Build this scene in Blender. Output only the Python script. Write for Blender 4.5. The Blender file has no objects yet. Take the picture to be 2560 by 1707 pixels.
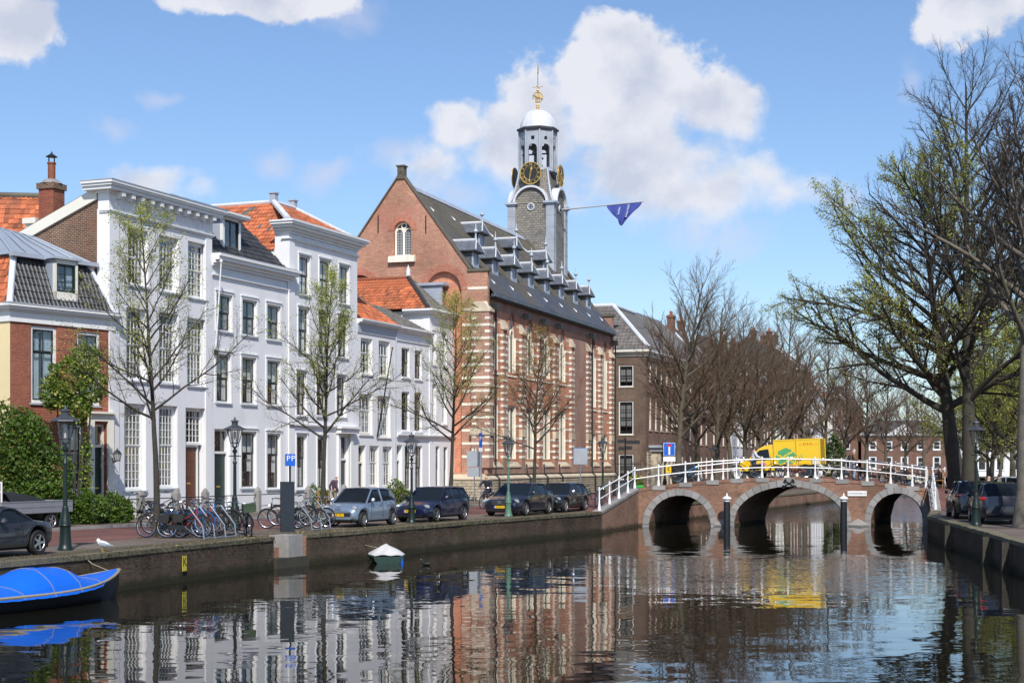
import bpy, bmesh, math, random
import numpy as np
from mathutils import Vector, Matrix
random.seed(7); np.random.seed(7)
S = bpy.context.scene; COL = S.collection
# ---------------------------------------------------------------- camera
F = 3813.0; CU = 1280.0; CV = 1156.0; HC = 3.4      # focal length and horizon measured on the photograph
cam_d = bpy.data.cameras.new('camera'); cam = bpy.data.objects.new('camera', cam_d); COL.objects.link(cam)
cam.location = (0, 0, HC); cam.rotation_euler = (math.radians(90), 0, 0)
cam_d.sensor_width = 23.5; cam_d.lens = 35.0; cam_d.shift_y = (CV - 853.5) / 2560.0
cam_d.clip_start = 0.3; cam_d.clip_end = 6000; S.camera = cam
# ---------------------------------------------------------------- sky, sun, exposure
SUN_EL = math.radians(45); SUN_B = math.radians(7.5)   # sun behind the camera, a little to the right
sun_v = Vector((math.sin(SUN_B) * math.cos(SUN_EL), -math.cos(SUN_B) * math.cos(SUN_EL), math.sin(SUN_EL)))
sd = bpy.data.lights.new('sun', 'SUN'); sd.energy = 4.7; sd.angle = math.radians(0.53); sd.color = (1.0, 0.95, 0.87)
sun = bpy.data.objects.new('sun', sd); COL.objects.link(sun)
sun.rotation_euler = (-sun_v).to_track_quat('-Z', 'Y').to_euler()
S.view_settings.view_transform = 'Standard'; S.view_settings.look = 'None'
S.view_settings.exposure = 0.0; S.view_settings.gamma = 1.0; S.view_settings.use_curve_mapping = False
W = bpy.data.worlds.new('World'); S.world = W; W.use_nodes = True
nt = W.node_tree; nt.nodes.clear()
def N(tree, typ, **kw):
    n = tree.nodes.new(typ)
    for k, v in kw.items():
        if k in n.bl_rna.properties.keys(): setattr(n, k, v)
        else:
            if isinstance(v, bpy.types.NodeSocket): tree.links.new(v, n.inputs[k])
            else: n.inputs[k].default_value = v
    return n
def L(tree, a, b): tree.links.new(a, b)
def math_n(tree, op, a, b=None, c=None, clamp=False):
    n = tree.nodes.new('ShaderNodeMath'); n.operation = op; n.use_clamp = clamp
    for i, x in enumerate((a, b, c)):
        if x is None: continue
        if isinstance(x, bpy.types.NodeSocket): tree.links.new(x, n.inputs[i])
        else: n.inputs[i].default_value = x
    return n.outputs[0]
def vmath(tree, op, a, b=None, sc=None):
    n = tree.nodes.new('ShaderNodeVectorMath'); n.operation = op
    for i, x in enumerate((a, b)):
        if x is None: continue
        if isinstance(x, bpy.types.NodeSocket): tree.links.new(x, n.inputs[i])
        else: n.inputs[i].default_value = x
    if sc is not None: n.inputs['Scale'].default_value = sc
    return n.outputs['Value'] if op in ('LENGTH', 'DOT_PRODUCT') else n.outputs[0]
def maprange(tree, v, a, b, c=0.0, d=1.0, smooth=False):
    n = tree.nodes.new('ShaderNodeMapRange'); n.clamp = True
    n.interpolation_type = 'SMOOTHSTEP' if smooth else 'LINEAR'
    tree.links.new(v, n.inputs[0])
    for i, x in enumerate((a, b, c, d)): n.inputs[i + 1].default_value = x
    return n.outputs[0]
def mixc(tree, fac, a, b, blend='MIX'):
    n = tree.nodes.new('ShaderNodeMix'); n.data_type = 'RGBA'; n.blend_type = blend
    for s, x in ((n.inputs[0], fac), (n.inputs[6], a), (n.inputs[7], b)):
        if isinstance(x, bpy.types.NodeSocket): tree.links.new(x, s)
        elif isinstance(x, (int, float)): s.default_value = x
        else: s.default_value = (x[0], x[1], x[2], 1)
    return n.outputs[2]
sky = N(nt, 'ShaderNodeTexSky', sky_type='NISHITA', sun_disc=False, sun_elevation=SUN_EL,
        sun_rotation=math.pi - SUN_B, altitude=0.0, air_density=1.0, dust_density=0.6, ozone_density=2.6)
tc = N(nt, 'ShaderNodeTexCoord'); dvec = vmath(nt, 'NORMALIZE', tc.outputs['Generated'])
# billows for the outlines of the clouds
wob = N(nt, 'ShaderNodeTexNoise', Vector=vmath(nt, 'MULTIPLY', dvec, (1, 1, 1.25)), Scale=15.0, Detail=9.0, Roughness=0.6)
wobf = N(nt, 'ShaderNodeTexNoise', Vector=dvec, Scale=5.0, Detail=3.0, Roughness=0.5)
wpn = N(nt, 'ShaderNodeTexNoise', Vector=dvec, Scale=9.0, Detail=4.0, Roughness=0.55)
warp = vmath(nt, 'ADD', dvec, vmath(nt, 'SCALE', vmath(nt, 'SUBTRACT', wpn.outputs['Color'], (0.5, 0.5, 0.5)), None, 0.075))
def sky_dir(u, v): return Vector(((u - CU) / F, 1, (CV - v) / F)).normalized()
clouds = [  # each: centre and half extents in the photograph's measure, strength
    (1585, 250, 260, 230, 1.0), (1790, 260, 150, 160, .9), (1560, 120, 105, 105, .9), (1320, 330, 210, 190, .9), (1140, 290, 110, 110, .75),
    (1090, 430, 110, 120, .6), (1640, 420, 270, 160, .85), (1800, 490, 260, 120, .78), (1970, 510, 150, 90, .6), (1850, 590, 190, 70, .5), (2080, 520, 90, 60, .4), (1150, 510, 110, 60, .42),
    (30, 60, 130, 130, .85), (640, -10, 260, 70, .8), (830, 20, 170, 60, .5), (240, 330, 70, 45, .44), (720, 390, 80, 60, .5),
    (850, 430, 120, 55, .46), (330, 470, 190, 60, .85), (480, 500, 120, 50, .7), (2470, 40, 170, 90, .9), (2300, 220, 60, 60, .36),
    (370, 262, 60, 30, .36), (1010, 380, 90, 60, .4)]
dens = None; thin = None
for (u, v, ru, rv, st) in clouds:
    c = sky_dir(u, v)
    q = vmath(nt, 'MULTIPLY', vmath(nt, 'SUBTRACT', warp, tuple(c)), (F / ru, 2.0 * F / (ru + rv), F / rv))
    x = math_n(nt, 'SUBTRACT', 1.0, vmath(nt, 'LENGTH', q))
    if st < .55: thin = x if thin is None else math_n(nt, 'SMOOTH_MAX', thin, x, 0.15)
    else:
        x = math_n(nt, 'MULTIPLY', x, st); dens = x if dens is None else math_n(nt, 'SMOOTH_MAX', dens, x, 0.12)
# the same kind of fair-weather cloud over the rest of the sky
sep = N(nt, 'ShaderNodeSeparateXYZ', Vector=dvec)
zz = math_n(nt, 'ADD', math_n(nt, 'ABSOLUTE', sep.outputs[2]), 0.12)
flat = N(nt, 'ShaderNodeCombineXYZ', X=math_n(nt, 'DIVIDE', sep.outputs[0], zz), Y=math_n(nt, 'DIVIDE', sep.outputs[1], zz))
field = N(nt, 'ShaderNodeTexNoise', Vector=flat.outputs[0], Scale=0.9, Detail=3.0, Roughness=0.5)
fld = math_n(nt, 'MULTIPLY', math_n(nt, 'SUBTRACT', field.outputs['Fac'], 0.62), 4.0)
away = maprange(nt, vmath(nt, 'DOT_PRODUCT', dvec, tuple(sky_dir(1280, 853))), 0.80, 0.92, 1.0, 0.0)   # the mapped clouds take over in this quarter
fld = math_n(nt, 'SUBTRACT', math_n(nt, 'MULTIPLY', math_n(nt, 'ADD', fld, 0.5), away), 0.5)
dens = math_n(nt, 'SMOOTH_MAX', dens, fld, 0.1)
edge = math_n(nt, 'ADD', math_n(nt, 'MULTIPLY', math_n(nt, 'SUBTRACT', wob.outputs['Fac'], 0.5), 0.95),
              math_n(nt, 'MULTIPLY', math_n(nt, 'SUBTRACT', wobf.outputs['Fac'], 0.5), 0.5))
wob3 = N(nt, 'ShaderNodeTexNoise', Vector=dvec, Scale=48.0, Detail=6.0, Roughness=0.6)
edge = math_n(nt, 'ADD', edge, math_n(nt, 'MULTIPLY', math_n(nt, 'SUBTRACT', wob3.outputs['Fac'], 0.5), 0.55))
d2 = math_n(nt, 'ADD', dens, edge)
soft = maprange(nt, sep.outputs[2], 0.14, 0.25, 0.75, 0.20)      # ragged and thin towards the cloud bases, firm on the tops
cov = maprange(nt, math_n(nt, 'DIVIDE', math_n(nt, 'SUBTRACT', d2, 0.10), soft), 0.0, 1.0, 0, 1, True)
cov = math_n(nt, 'MULTIPLY', cov, 0.93)
wob2 = N(nt, 'ShaderNodeTexNoise', Vector=vmath(nt, 'ADD', dvec, (0.004, 0, 0.012)), Scale=15.0, Detail=5.0, Roughness=0.5)
rel = math_n(nt, 'SUBTRACT', wob.outputs['Fac'], wob2.outputs['Fac'])
body = maprange(nt, d2, 0.30, 0.95, 1.0, 0.15)
lit = math_n(nt, 'ADD', math_n(nt, 'MULTIPLY', rel, 4.5), body, clamp=True)
ccol = mixc(nt, lit, (4.5, 4.8, 5.7), (6.3, 6.35, 6.75))
skyc = mixc(nt, 1.0, sky.outputs[0], (0.91, 0.99, 1.11), 'MULTIPLY')
wisp = math_n(nt, 'MULTIPLY', maprange(nt, math_n(nt, 'ADD', thin, math_n(nt, 'MULTIPLY', edge, 1.5)), 0.0, 1.0, 0, 1, True), 0.5)
skyc = mixc(nt, wisp, skyc, (5.3, 5.3, 6.2))
final = mixc(nt, cov, skyc, ccol)
bg = N(nt, 'ShaderNodeBackground', Color=final, Strength=0.135)
wo = N(nt, 'ShaderNodeOutputWorld'); L(nt, bg.outputs[0], wo.inputs[0])
W.cycles.sampling_method = 'MANUAL'; W.cycles.sample_map_resolution = 512
S.cycles.max_bounces = 8; S.cycles.transparent_max_bounces = 16; S.cycles.diffuse_bounces = 3; S.cycles.glossy_bounces = 4
S.cycles.transmission_bounces = 4; S.cycles.caustics_reflective = False; S.cycles.caustics_refractive = False
S.cycles.use_denoising = True; S.cycles.sample_clamp_indirect = 6.0
S.render.film_transparent = False
# ---------------------------------------------------------------- measuring: where a line of sight meets a plane
def at(u, v, Y): return Vector(((u - CU) / F * Y, Y, HC + (CV - v) / F * Y))
def ground_at(u, v, z=1.0): return at(u, v, (HC - z) * F / (v - CV))
# ---------------------------------------------------------------- materials
MATS = {}
def new_mat(name):
    m = bpy.data.materials.new(name); m.use_nodes = True; t = m.node_tree; t.nodes.clear()
    b = t.nodes.new('ShaderNodeBsdfPrincipled'); o = t.nodes.new('ShaderNodeOutputMaterial'); t.links.new(b.outputs[0], o.inputs[0])
    MATS[name] = m
    return m, t, b
def noise(t, vec, scale, detail=3, rough=0.55): return N(t, 'ShaderNodeTexNoise', Vector=vec, Scale=scale, Detail=detail, Roughness=rough).outputs['Fac']
def pos(t): return N(t, 'ShaderNodeNewGeometry').outputs['Position']
def M(name, col, rough=0.6, var=0.15, scale=2.0, bump=0.0, bscale=25.0, metal=0.0, objrand=0.0, spec=0.5, stain=None, coat=0.0):
    """plain surface with mottling, fine relief and (for loose pieces) a shade of its own"""
    m, t, b = new_mat(name); p = pos(t)
    f = math_n(t, 'ADD', math_n(t, 'MULTIPLY', noise(t, p, scale, 4), 0.65), math_n(t, 'MULTIPLY', noise(t, p, scale * 9, 3), 0.35))
    f = maprange(t, f, 0.3, 0.7, 1 - var, 1 + var)
    if objrand:
        oi = N(t, 'ShaderNodeObjectInfo'); f = math_n(t, 'MULTIPLY', f, maprange(t, oi.outputs['Random'], 0, 1, 1 - objrand, 1 + objrand))
    c = vmath(t, 'SCALE', tuple(col)); sn = t.nodes[-1]; t.links.new(f, sn.inputs['Scale']); cc = c
    if stain:
        sc, amt, scol = stain
        g = maprange(t, noise(t, vmath(t, 'MULTIPLY', p, (1, 1, .45)), sc, 5, .6), 0.5, 0.72, 0, amt)
        cc = mixc(t, g, cc, scol)
    t.links.new(cc, b.inputs['Base Color'])
    b.inputs['Roughness'].default_value = rough; b.inputs['Metallic'].default_value = metal
    b.inputs['Specular IOR Level'].default_value = spec
    if coat: b.inputs['Coat Weight'].default_value = coat; b.inputs['Coat Roughness'].default_value = 0.04
    if bump:
        bn = N(t, 'ShaderNodeBump', Strength=1.0, Distance=bump, Height=noise(t, p, bscale, 4)); t.links.new(bn.outputs[0], b.inputs['Normal'])
    return m
def brick(name, c1, c2, mortar, w=0.215, h=0.065, ms=0.007, rough=0.85, patch=None, big=0.25, bump=0.006, algae=None):
    m, t, b = new_mat(name)
    uv = N(t, 'ShaderNodeUVMap').outputs[0]; p = pos(t)
    bt = N(t, 'ShaderNodeTexBrick', Vector=uv, Color1=(*c1, 1), Color2=(*c2, 1), Mortar=(*mortar, 1), Scale=1.0)
    bt.inputs['Mortar Size'].default_value = ms; bt.inputs['Mortar Smooth'].default_value = 0.2; bt.inputs['Bias'].default_value = 0.0
    bt.inputs['Brick Width'].default_value = w; bt.inputs['Row Height'].default_value = h; bt.offset = 0.5; bt.squash = 1.0
    f = maprange(t, noise(t, p, 0.45, 5, 0.6), 0.3, 0.7, 1 - big, 1 + big)
    f = math_n(t, 'MULTIPLY', f, maprange(t, noise(t, p, 9.0, 2), 0.25, 0.75, 0.82, 1.18))
    vs = t.nodes.new('ShaderNodeVectorMath'); vs.operation = 'SCALE'; t.links.new(bt.outputs[0], vs.inputs[0]); t.links.new(f, vs.inputs['Scale'])
    c = vs.outputs[0]
    if patch:
        psc, pa, pb, pcol = patch
        c = mixc(t, maprange(t, noise(t, p, psc, 5, 0.62), pa, pb, 0, 1), c, pcol)
    if algae:                                        # growth left by the water line
        sz = N(t, 'ShaderNodeSeparateXYZ', Vector=p); lv = math_n(t, 'ADD', sz.outputs[2], math_n(t, 'MULTIPLY', math_n(t, 'SUBTRACT', noise(t, p, 2.5, 4), .5), .35))
        c = mixc(t, maprange(t, lv, algae * .5, algae * 1.5, .85, 0), c, (0.022, 0.024, 0.011))
    t.links.new(c, b.inputs['Base Color']); b.inputs['Roughness'].default_value = rough; b.inputs['Specular IOR Level'].default_value = 0.25
    hgt = math_n(t, 'ADD', math_n(t, 'MULTIPLY', bt.outputs['Fac'], -1.0), math_n(t, 'MULTIPLY', noise(t, p, 30, 3), 0.6))
    bn = N(t, 'ShaderNodeBump', Strength=1.0, Distance=bump, Height=hgt); t.links.new(bn.outputs[0], b.inputs['Normal'])
    return m
def glass(name, tint=(0.88, 0.91, 0.92), refl=0.13):
    m = bpy.data.materials.new(name); m.use_nodes = True; t = m.node_tree; t.nodes.clear()
    o = t.nodes.new('ShaderNodeOutputMaterial')
    tr = N(t, 'ShaderNodeBsdfTransparent', Color=(*tint, 1)); gl = N(t, 'ShaderNodeBsdfGlossy', Color=(1, 1, 1, 1), Roughness=0.015)
    bn = N(t, 'ShaderNodeBump', Strength=0.35, Distance=0.01, Height=noise(t, pos(t), 2.2, 2)); t.links.new(bn.outputs[0], gl.inputs['Normal'])
    lw = N(t, 'ShaderNodeLayerWeight', Blend=0.5)
    f = math_n(t, 'ADD', math_n(t, 'MULTIPLY', math_n(t, 'POWER', lw.outputs['Facing'], 4.0), 0.9), refl, clamp=True)
    mx = N(t, 'ShaderNodeMixShader', Fac=f); t.links.new(tr.outputs[0], mx.inputs[1]); t.links.new(gl.outputs[0], mx.inputs[2]); t.links.new(mx.outputs[0], o.inputs[0])
    MATS[name] = m; return m
M('white_plaster', (0.80, 0.80, 0.815), 0.75, 0.03, 0.7, 0.002, 30, stain=(0.7, 0.34, (0.58, 0.58, 0.555)))
M('cream_paint', (0.76, 0.73, 0.64), 0.5, 0.04, 1.2)
M('white_paint', (0.80, 0.80, 0.79), 0.4, 0.04, 1.5, stain=(0.8, 0.12, (0.55, 0.54, 0.5)))
M('grey_paint', (0.42, 0.44, 0.48), 0.5, 0.08, 1.5)
M('yellow_plaster', (0.80, 0.66, 0.38), 0.8, 0.05, 0.6)
M('dark_paint', (0.018, 0.022, 0.026), 0.35, 0.1, 2)
M('green_paint', (0.012, 0.032, 0.028), 0.3, 0.15, 2)
M('door_brown', (0.12, 0.038, 0.017), 0.4, 0.25, 3)
M('wood', (0.42, 0.22, 0.09), 0.6, 0.25, 5, objrand=.15)
M('lead', (0.36, 0.40, 0.47), 0.5, 0.18, 1.1, 0.004, 9, stain=(0.9, 0.35, (0.62, 0.64, 0.68)))
M('lead_white', (0.62, 0.64, 0.68), 0.55, 0.14, 1.1, 0.004, 9, stain=(1.2, 0.3, (0.32, 0.34, 0.37)))
M('zinc', (0.34, 0.39, 0.46), 0.45, 0.12, 0.8, metal=0.15)
M('dark_iron', (0.016, 0.017, 0.018), 0.45, 0.2, 6)
M('steel', (0.42, 0.44, 0.46), 0.35, 0.12, 5, metal=0.8)
M('sandstone', (0.56, 0.48, 0.36), 0.85, 0.22, 1.6, 0.01, 12, objrand=.14, stain=(0.9, 0.5, (0.28, 0.24, 0.18)))
M('pale_stone', (0.78, 0.72, 0.60), 0.8, 0.10, 1.8, 0.006, 14, objrand=.14, stain=(1.1, 0.4, (0.48, 0.42, 0.32)))
M('grey_stone', (0.27, 0.26, 0.25), 0.8, 0.16, 1.6, 0.008, 14, objrand=.14, stain=(1.5, 0.4, (0.15, 0.14, 0.12)))
M('wet_stone', (0.05, 0.045, 0.033), .8, .3, 3, .01, 15)
M('moss_stone', (0.16, 0.14, 0.09), 0.9, 0.3, 2.5, 0.02, 18, stain=(1.2, 0.6, (0.075, 0.08, 0.03)))
M('tile_red', (0.46, 0.135, 0.055), 0.8, 0.35, 1.1, 0.004, 18, objrand=.34, stain=(0.9, 0.6, (0.16, 0.08, 0.05)))
M('tile_black', (0.040, 0.042, 0.046), 0.4, 0.25, 1.5, 0.003, 18, objrand=.25)
M('tile_grey', (0.135, 0.125, 0.115), 0.75, 0.25, 1.3, 0.004, 18, objrand=.25, stain=(1, .4, (.2, .185, .16)))
M('tile_dark_red', (0.27, 0.085, 0.04), 0.8, 0.3, 1.2, 0.004, 18, objrand=.3)
M('curtain_white', (0.62, 0.62, 0.62), 0.9, 0.1, 3)
M('curtain_blue', (0.36, 0.44, 0.52), 0.9, 0.1, 3)
M('curtain_grey', (0.30, 0.29, 0.275), 0.9, 0.1, 3)
M('interior', (0.035, 0.032, 0.03), 0.9, 0.2, 1)
M('gold', (0.85, 0.55, 0.13), 0.35, 0.08, 4, metal=0.55)
M('clock_black', (0.02, 0.021, 0.024), 0.5, 0.1, 3)
M('asphalt', (0.09, 0.085, 0.082), 0.9, 0.2, 1.2, 0.004, 40)
M('soil', (0.105, 0.085, 0.058), 0.95, 0.3, 0.9, 0.02, 20, stain=(0.7, 0.5, (0.085, 0.095, 0.035)))
M('bark_grey', (0.15, 0.13, 0.105), 0.95, 0.35, 2.5, 0.02, 16, stain=(0.8, 0.5, (0.12, 0.125, 0.065)))
M('bark', (0.100, 0.083, 0.060), 0.95, 0.35, 2.5, 0.02, 16, stain=(0.8, 0.5, (0.10, 0.105, 0.055)))
M('bark_dark', (0.048, 0.042, 0.033), 0.95, 0.35, 2.5, 0.02, 16, stain=(0.8, 0.5, (0.075, 0.085, 0.04)))
M('twig', (0.048, 0.038, 0.030), 0.9, 0.25, 0.6)
M('twig_brown', (0.135, 0.088, 0.056), 0.9, 0.25, 0.4)
M('rubber', (0.012, 0.012, 0.013), 0.75, 0.1, 5)
M('plastic_black', (0.02, 0.02, 0.021), 0.5, 0.1, 5)
M('chrome', (0.68, 0.69, 0.71), 0.16, 0.03, 5, metal=1.0)
M('skin', (0.55, 0.33, 0.24), 0.55, 0.05, 5)
M('hair', (0.05, 0.035, 0.025), 0.8, 0.2, 8)
M('hair_grey', (0.45, 0.42, 0.4), 0.8, 0.1, 8)
M('roof_moss', (0.125, 0.112, 0.085), 0.85, 0.3, 1.2)
brick('brick_red', (0.356, 0.098, 0.052), (0.253, 0.067, 0.040), (0.391, 0.253, 0.184), patch=(0.5, 0.55, 0.75, (0.16, 0.05, 0.035)))
brick('brick_brown', (0.178, 0.081, 0.046), (0.092, 0.049, 0.034), (0.380, 0.322, 0.253), w=0.21, h=0.075, ms=0.009, patch=(0.35, 0.56, 0.66, (0.25, 0.075, 0.035)))
brick('brick_gable', (0.49, 0.245, 0.16), (0.36, 0.165, 0.11), (0.56, 0.42, 0.33), patch=(0.30, 0.52, 0.74, (0.48, 0.19, 0.14)))
brick('brick_orange', (0.659, 0.254, 0.141), (0.504, 0.179, 0.106), (0.660, 0.474, 0.341), patch=(0.45, 0.58, 0.72, (0.27, 0.10, 0.07)))
brick('brick_old', (0.390, 0.201, 0.144), (0.284, 0.137, 0.105), (0.551, 0.453, 0.369), patch=(0.6, 0.55, 0.72, (0.36, 0.13, 0.075)))
brick('brick_rubbed', (0.506, 0.172, 0.103), (0.425, 0.138, 0.086), (0.575, 0.414, 0.322), w=0.075, h=0.3, ms=0.008)
brick('brick_bridge', (0.305, 0.150, 0.100), (0.205, 0.100, 0.068), (0.36, 0.285, 0.215), patch=(0.9, 0.52, 0.72, (0.13, 0.088, 0.055)), big=0.38, algae=.18)
brick('brick_quay', (0.105, 0.068, 0.047), (0.062, 0.043, 0.032), (0.115, 0.095, 0.072), patch=(0.7, 0.5, 0.7, (0.066, 0.058, 0.030)), big=0.5, bump=0.015, algae=.22)
brick('brick_far', (0.204, 0.098, 0.067), (0.144, 0.070, 0.050), (0.288, 0.228, 0.180))
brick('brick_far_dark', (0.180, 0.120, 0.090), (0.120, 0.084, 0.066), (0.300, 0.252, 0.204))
brick('block_stone', (0.500, 0.430, 0.320), (0.400, 0.340, 0.250), (0.160, 0.130, 0.100), w=0.62, h=0.17, ms=0.02, bump=0.02, patch=(0.8, 0.55, 0.75, (0.26, 0.22, 0.16)))
brick('slate_moss', (0.150, 0.132, 0.098), (0.115, 0.10, 0.075), (0.05, 0.045, 0.035), w=0.26, h=0.17, ms=0.005, rough=0.7, bump=0.008, patch=(0.4, 0.52, 0.7, (0.10, 0.098, 0.088)))
brick('slate', (0.105, 0.112, 0.13), (0.075, 0.081, 0.095), (0.020, 0.021, 0.024), w=0.26, h=0.17, ms=0.006, rough=0.5, bump=0.012, patch=(0.25, 0.46, 0.62, (0.115, 0.098, 0.068)))
brick('slate_grey', (0.155, 0.170, 0.200), (0.105, 0.116, 0.138), (0.035, 0.038, 0.045), w=0.24, h=0.16, ms=0.008, rough=0.45, bump=0.012)
brick('shingle', (0.300, 0.275, 0.235), (0.200, 0.185, 0.165), (0.075, 0.072, 0.070), w=0.34, h=0.19, ms=0.014, rough=0.7, bump=0.015, patch=(0.6, 0.58, 0.75, (0.22, 0.22, 0.235)))
brick('pavers_red', (0.20, 0.088, 0.073), (0.148, 0.066, 0.058), (0.130, 0.095, 0.080), w=0.2, h=0.1, ms=0.006, rough=0.9, big=0.3)
brick('pavers_grey', (0.200, 0.155, 0.125), (0.145, 0.115, 0.095), (0.100, 0.085, 0.070), w=0.2, h=0.1, ms=0.008, rough=0.9, big=0.3)
glass('glass'); glass('glass_dark', (0.30, 0.34, 0.37), 0.12); glass('lamp_glass', (0.93, 0.93, 0.92), 0.1)
# ---------------------------------------------------------------- mesh helpers
class MB:
    def __init__(s): s.v = []; s.f = []; s.m = []; s.X = None
    def P(s, p):
        p = Vector(p)
        if s.X is not None: p = s.X @ p
        s.v.append(p); return len(s.v) - 1
    def poly(s, pts, mi=0): s.f.append([s.P(p) for p in pts]); s.m.append(mi); return s
    def box(s, x0, x1, y0, y1, z0, z1, mi=0):
        i = [s.P((x, y, z)) for z in (z0, z1) for (x, y) in ((x0, y0), (x1, y0), (x1, y1), (x0, y1))]
        for q in ((3, 2, 1, 0), (4, 5, 6, 7), (0, 1, 5, 4), (1, 2, 6, 5), (2, 3, 7, 6), (3, 0, 4, 7)):
            s.f.append([i[k] for k in q]); s.m.append(mi)
        return s
    def prism(s, pts, d, mi=0):
        """closed solid: polygon pts pushed along vector d"""
        d = Vector(d); a = [s.P(p) for p in pts]; b = [s.P(Vector(p) + d) for p in pts]; n = len(pts)
        s.f.append(a[::-1]); s.m.append(mi); s.f.append(b); s.m.append(mi)
        for k in range(n): s.f.append([a[k], a[(k + 1) % n], b[(k + 1) % n], b[k]]); s.m.append(mi)
        return s
    def tube(s, pts, rad, n=8, mi=0, cap=True):
        pts = [Vector(p) for p in pts]
        if not isinstance(rad, (list, tuple)): rad = [rad] * len(pts)
        rings = []; prev = None
        for k, p in enumerate(pts):
            d = (pts[min(k + 1, len(pts) - 1)] - pts[max(k - 1, 0)])
            d = d.normalized() if d.length > 1e-9 else Vector((0, 0, 1))
            a = d.orthogonal().normalized() if prev is None else (prev - d * prev.dot(d)).normalized()
            prev = a; b = d.cross(a)
            rings.append([s.P(p + (a * math.cos(2 * math.pi * j / n) + b * math.sin(2 * math.pi * j / n)) * rad[k]) for j in range(n)])
        for k in range(len(rings) - 1):
            for j in range(n): s.f.append([rings[k][j], rings[k][(j + 1) % n], rings[k + 1][(j + 1) % n], rings[k + 1][j]]); s.m.append(mi)
        if cap:
            s.f.append(rings[0][::-1]); s.m.append(mi); s.f.append(rings[-1][:]); s.m.append(mi)
        return s
    def ring(s, c, R, r, axis='y', n=24, k=6, mi=0, a0=0, a1=2 * math.pi):
        full = abs(a1 - a0) >= 2 * math.pi - 1e-6; m = n if full else n + 1; rr = []
        for i in range(m):
            a = a0 + (a1 - a0) * i / n; row = []
            for j in range(k):
                b = 2 * math.pi * j / k; q = R + r * math.cos(b); h = r * math.sin(b)
                p = {'y': (q * math.cos(a), h, q * math.sin(a)), 'z': (q * math.cos(a), q * math.sin(a), h), 'x': (h, q * math.cos(a), q * math.sin(a))}[axis]
                row.append(s.P(Vector(c) + Vector(p)))
            rr.append(row)
        for i in range(n):
            A = rr[i]; B = rr[(i + 1) % m]
            for j in range(k): s.f.append([A[j], B[j], B[(j + 1) % k], A[(j + 1) % k]]); s.m.append(mi)
        return s
    def lathe(s, prof, c=(0, 0, 0), n=12, mi=0, axis='z', rot=0.0, a=1.0, b=1.0, cap=True):
        rr = []
        for (r, h) in prof:
            row = []
            for j in range(n):
                t = 2 * math.pi * j / n + rot; x = r * math.cos(t) * a; y = r * math.sin(t) * b
                row.append(s.P(Vector(c) + Vector({'z': (x, y, h), 'x': (h, x, y), 'y': (x, h, y)}[axis])))
            rr.append(row)
        for k in range(len(rr) - 1):
            for j in range(n): s.f.append([rr[k][j], rr[k][(j + 1) % n], rr[k + 1][(j + 1) % n], rr[k + 1][j]]); s.m.append(mi)
        if cap: s.f.append(rr[0][::-1]); s.m.append(mi); s.f.append(rr[-1][:]); s.m.append(mi)
        return s
    def loft(s, rings, mi=0, closed=True, caps=True):
        ids = [[s.P(p) for p in r] for r in rings]; n = len(ids[0])
        for k in range(len(ids) - 1):
            for j in range(n if closed else n - 1):
                s.f.append([ids[k][j], ids[k][(j + 1) % n], ids[k + 1][(j + 1) % n], ids[k + 1][j]]); s.m.append(mi)
        if caps and closed:
            s.f.append(ids[0][::-1]); s.m.append(mi); s.f.append(ids[-1][:]); s.m.append(mi)
        return s
    def mesh(s, name, mats, smooth=False, angle=40):
        me = bpy.data.meshes.new(name); me.from_pydata([tuple(p) for p in s.v], [], s.f)
        if not isinstance(mats, (list, tuple)): mats = [mats]
        for x in mats: me.materials.append(MATS[x] if isinstance(x, str) else x)
        if len(mats) > 1: me.polygons.foreach_set('material_index', s.m)
        finish(me, smooth, angle); return me
    def build(s, name, mats, parent=None, smooth=False, loc=None, angle=40):
        return put(name, s.mesh(name, mats, smooth, angle), parent, loc)
def finish(me, smooth=False, angle=40):
    """box-mapped coordinates in metres, for bricks and slates"""
    n = len(me.polygons)
    if n == 0: return
    nl = len(me.loops); vi = np.empty(nl, np.int32); me.loops.foreach_get('vertex_index', vi)
    co = np.empty(len(me.vertices) * 3); me.vertices.foreach_get('co', co); co = co.reshape(-1, 3)[vi]
    nr = np.empty(n * 3); me.polygons.foreach_get('normal', nr); nr = nr.reshape(-1, 3)
    lt = np.empty(n, np.int32); me.polygons.foreach_get('loop_total', lt); nr = np.repeat(nr, lt, axis=0)
    ax, ay, az = np.abs(nr[:, 0]), np.abs(nr[:, 1]), np.abs(nr[:, 2])
    u = np.where((ax > ay) & (ax >= az * 0.8), co[:, 1], co[:, 0])
    v = np.where(az * 0.8 > np.maximum(ax, ay), co[:, 1], co[:, 2])
    sl = np.clip(np.sqrt(np.maximum(1 - nr[:, 2] ** 2, 0.05)), 0.3, 1); v = np.where(az * 0.8 > np.maximum(ax, ay), v, v / sl)
    uv = me.uv_layers.new(name='UVMap'); uv.data.foreach_set('uv', np.stack([u, v], 1).astype(np.float32).ravel())
    if smooth:
        me.polygons.foreach_set('use_smooth', [True] * n)
        if angle < 180: me.set_sharp_from_angle(angle=math.radians(angle))
    me.update()
def put(name, me, parent=None, loc=None, rot=None, sc=None):
    o = bpy.data.objects.new(name, me); COL.objects.link(o)
    if parent is not None: o.parent = parent
    if loc is not None: o.location = loc
    if rot is not None: o.rotation_euler = rot
    if sc is not None: o.scale = sc
    return o
def tag(o, label, cat, group=None, kind=None):
    o['label'] = label
    if cat: o['category'] = cat
    if group: o['group'] = group
    if kind: o['kind'] = kind
    return o
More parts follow.
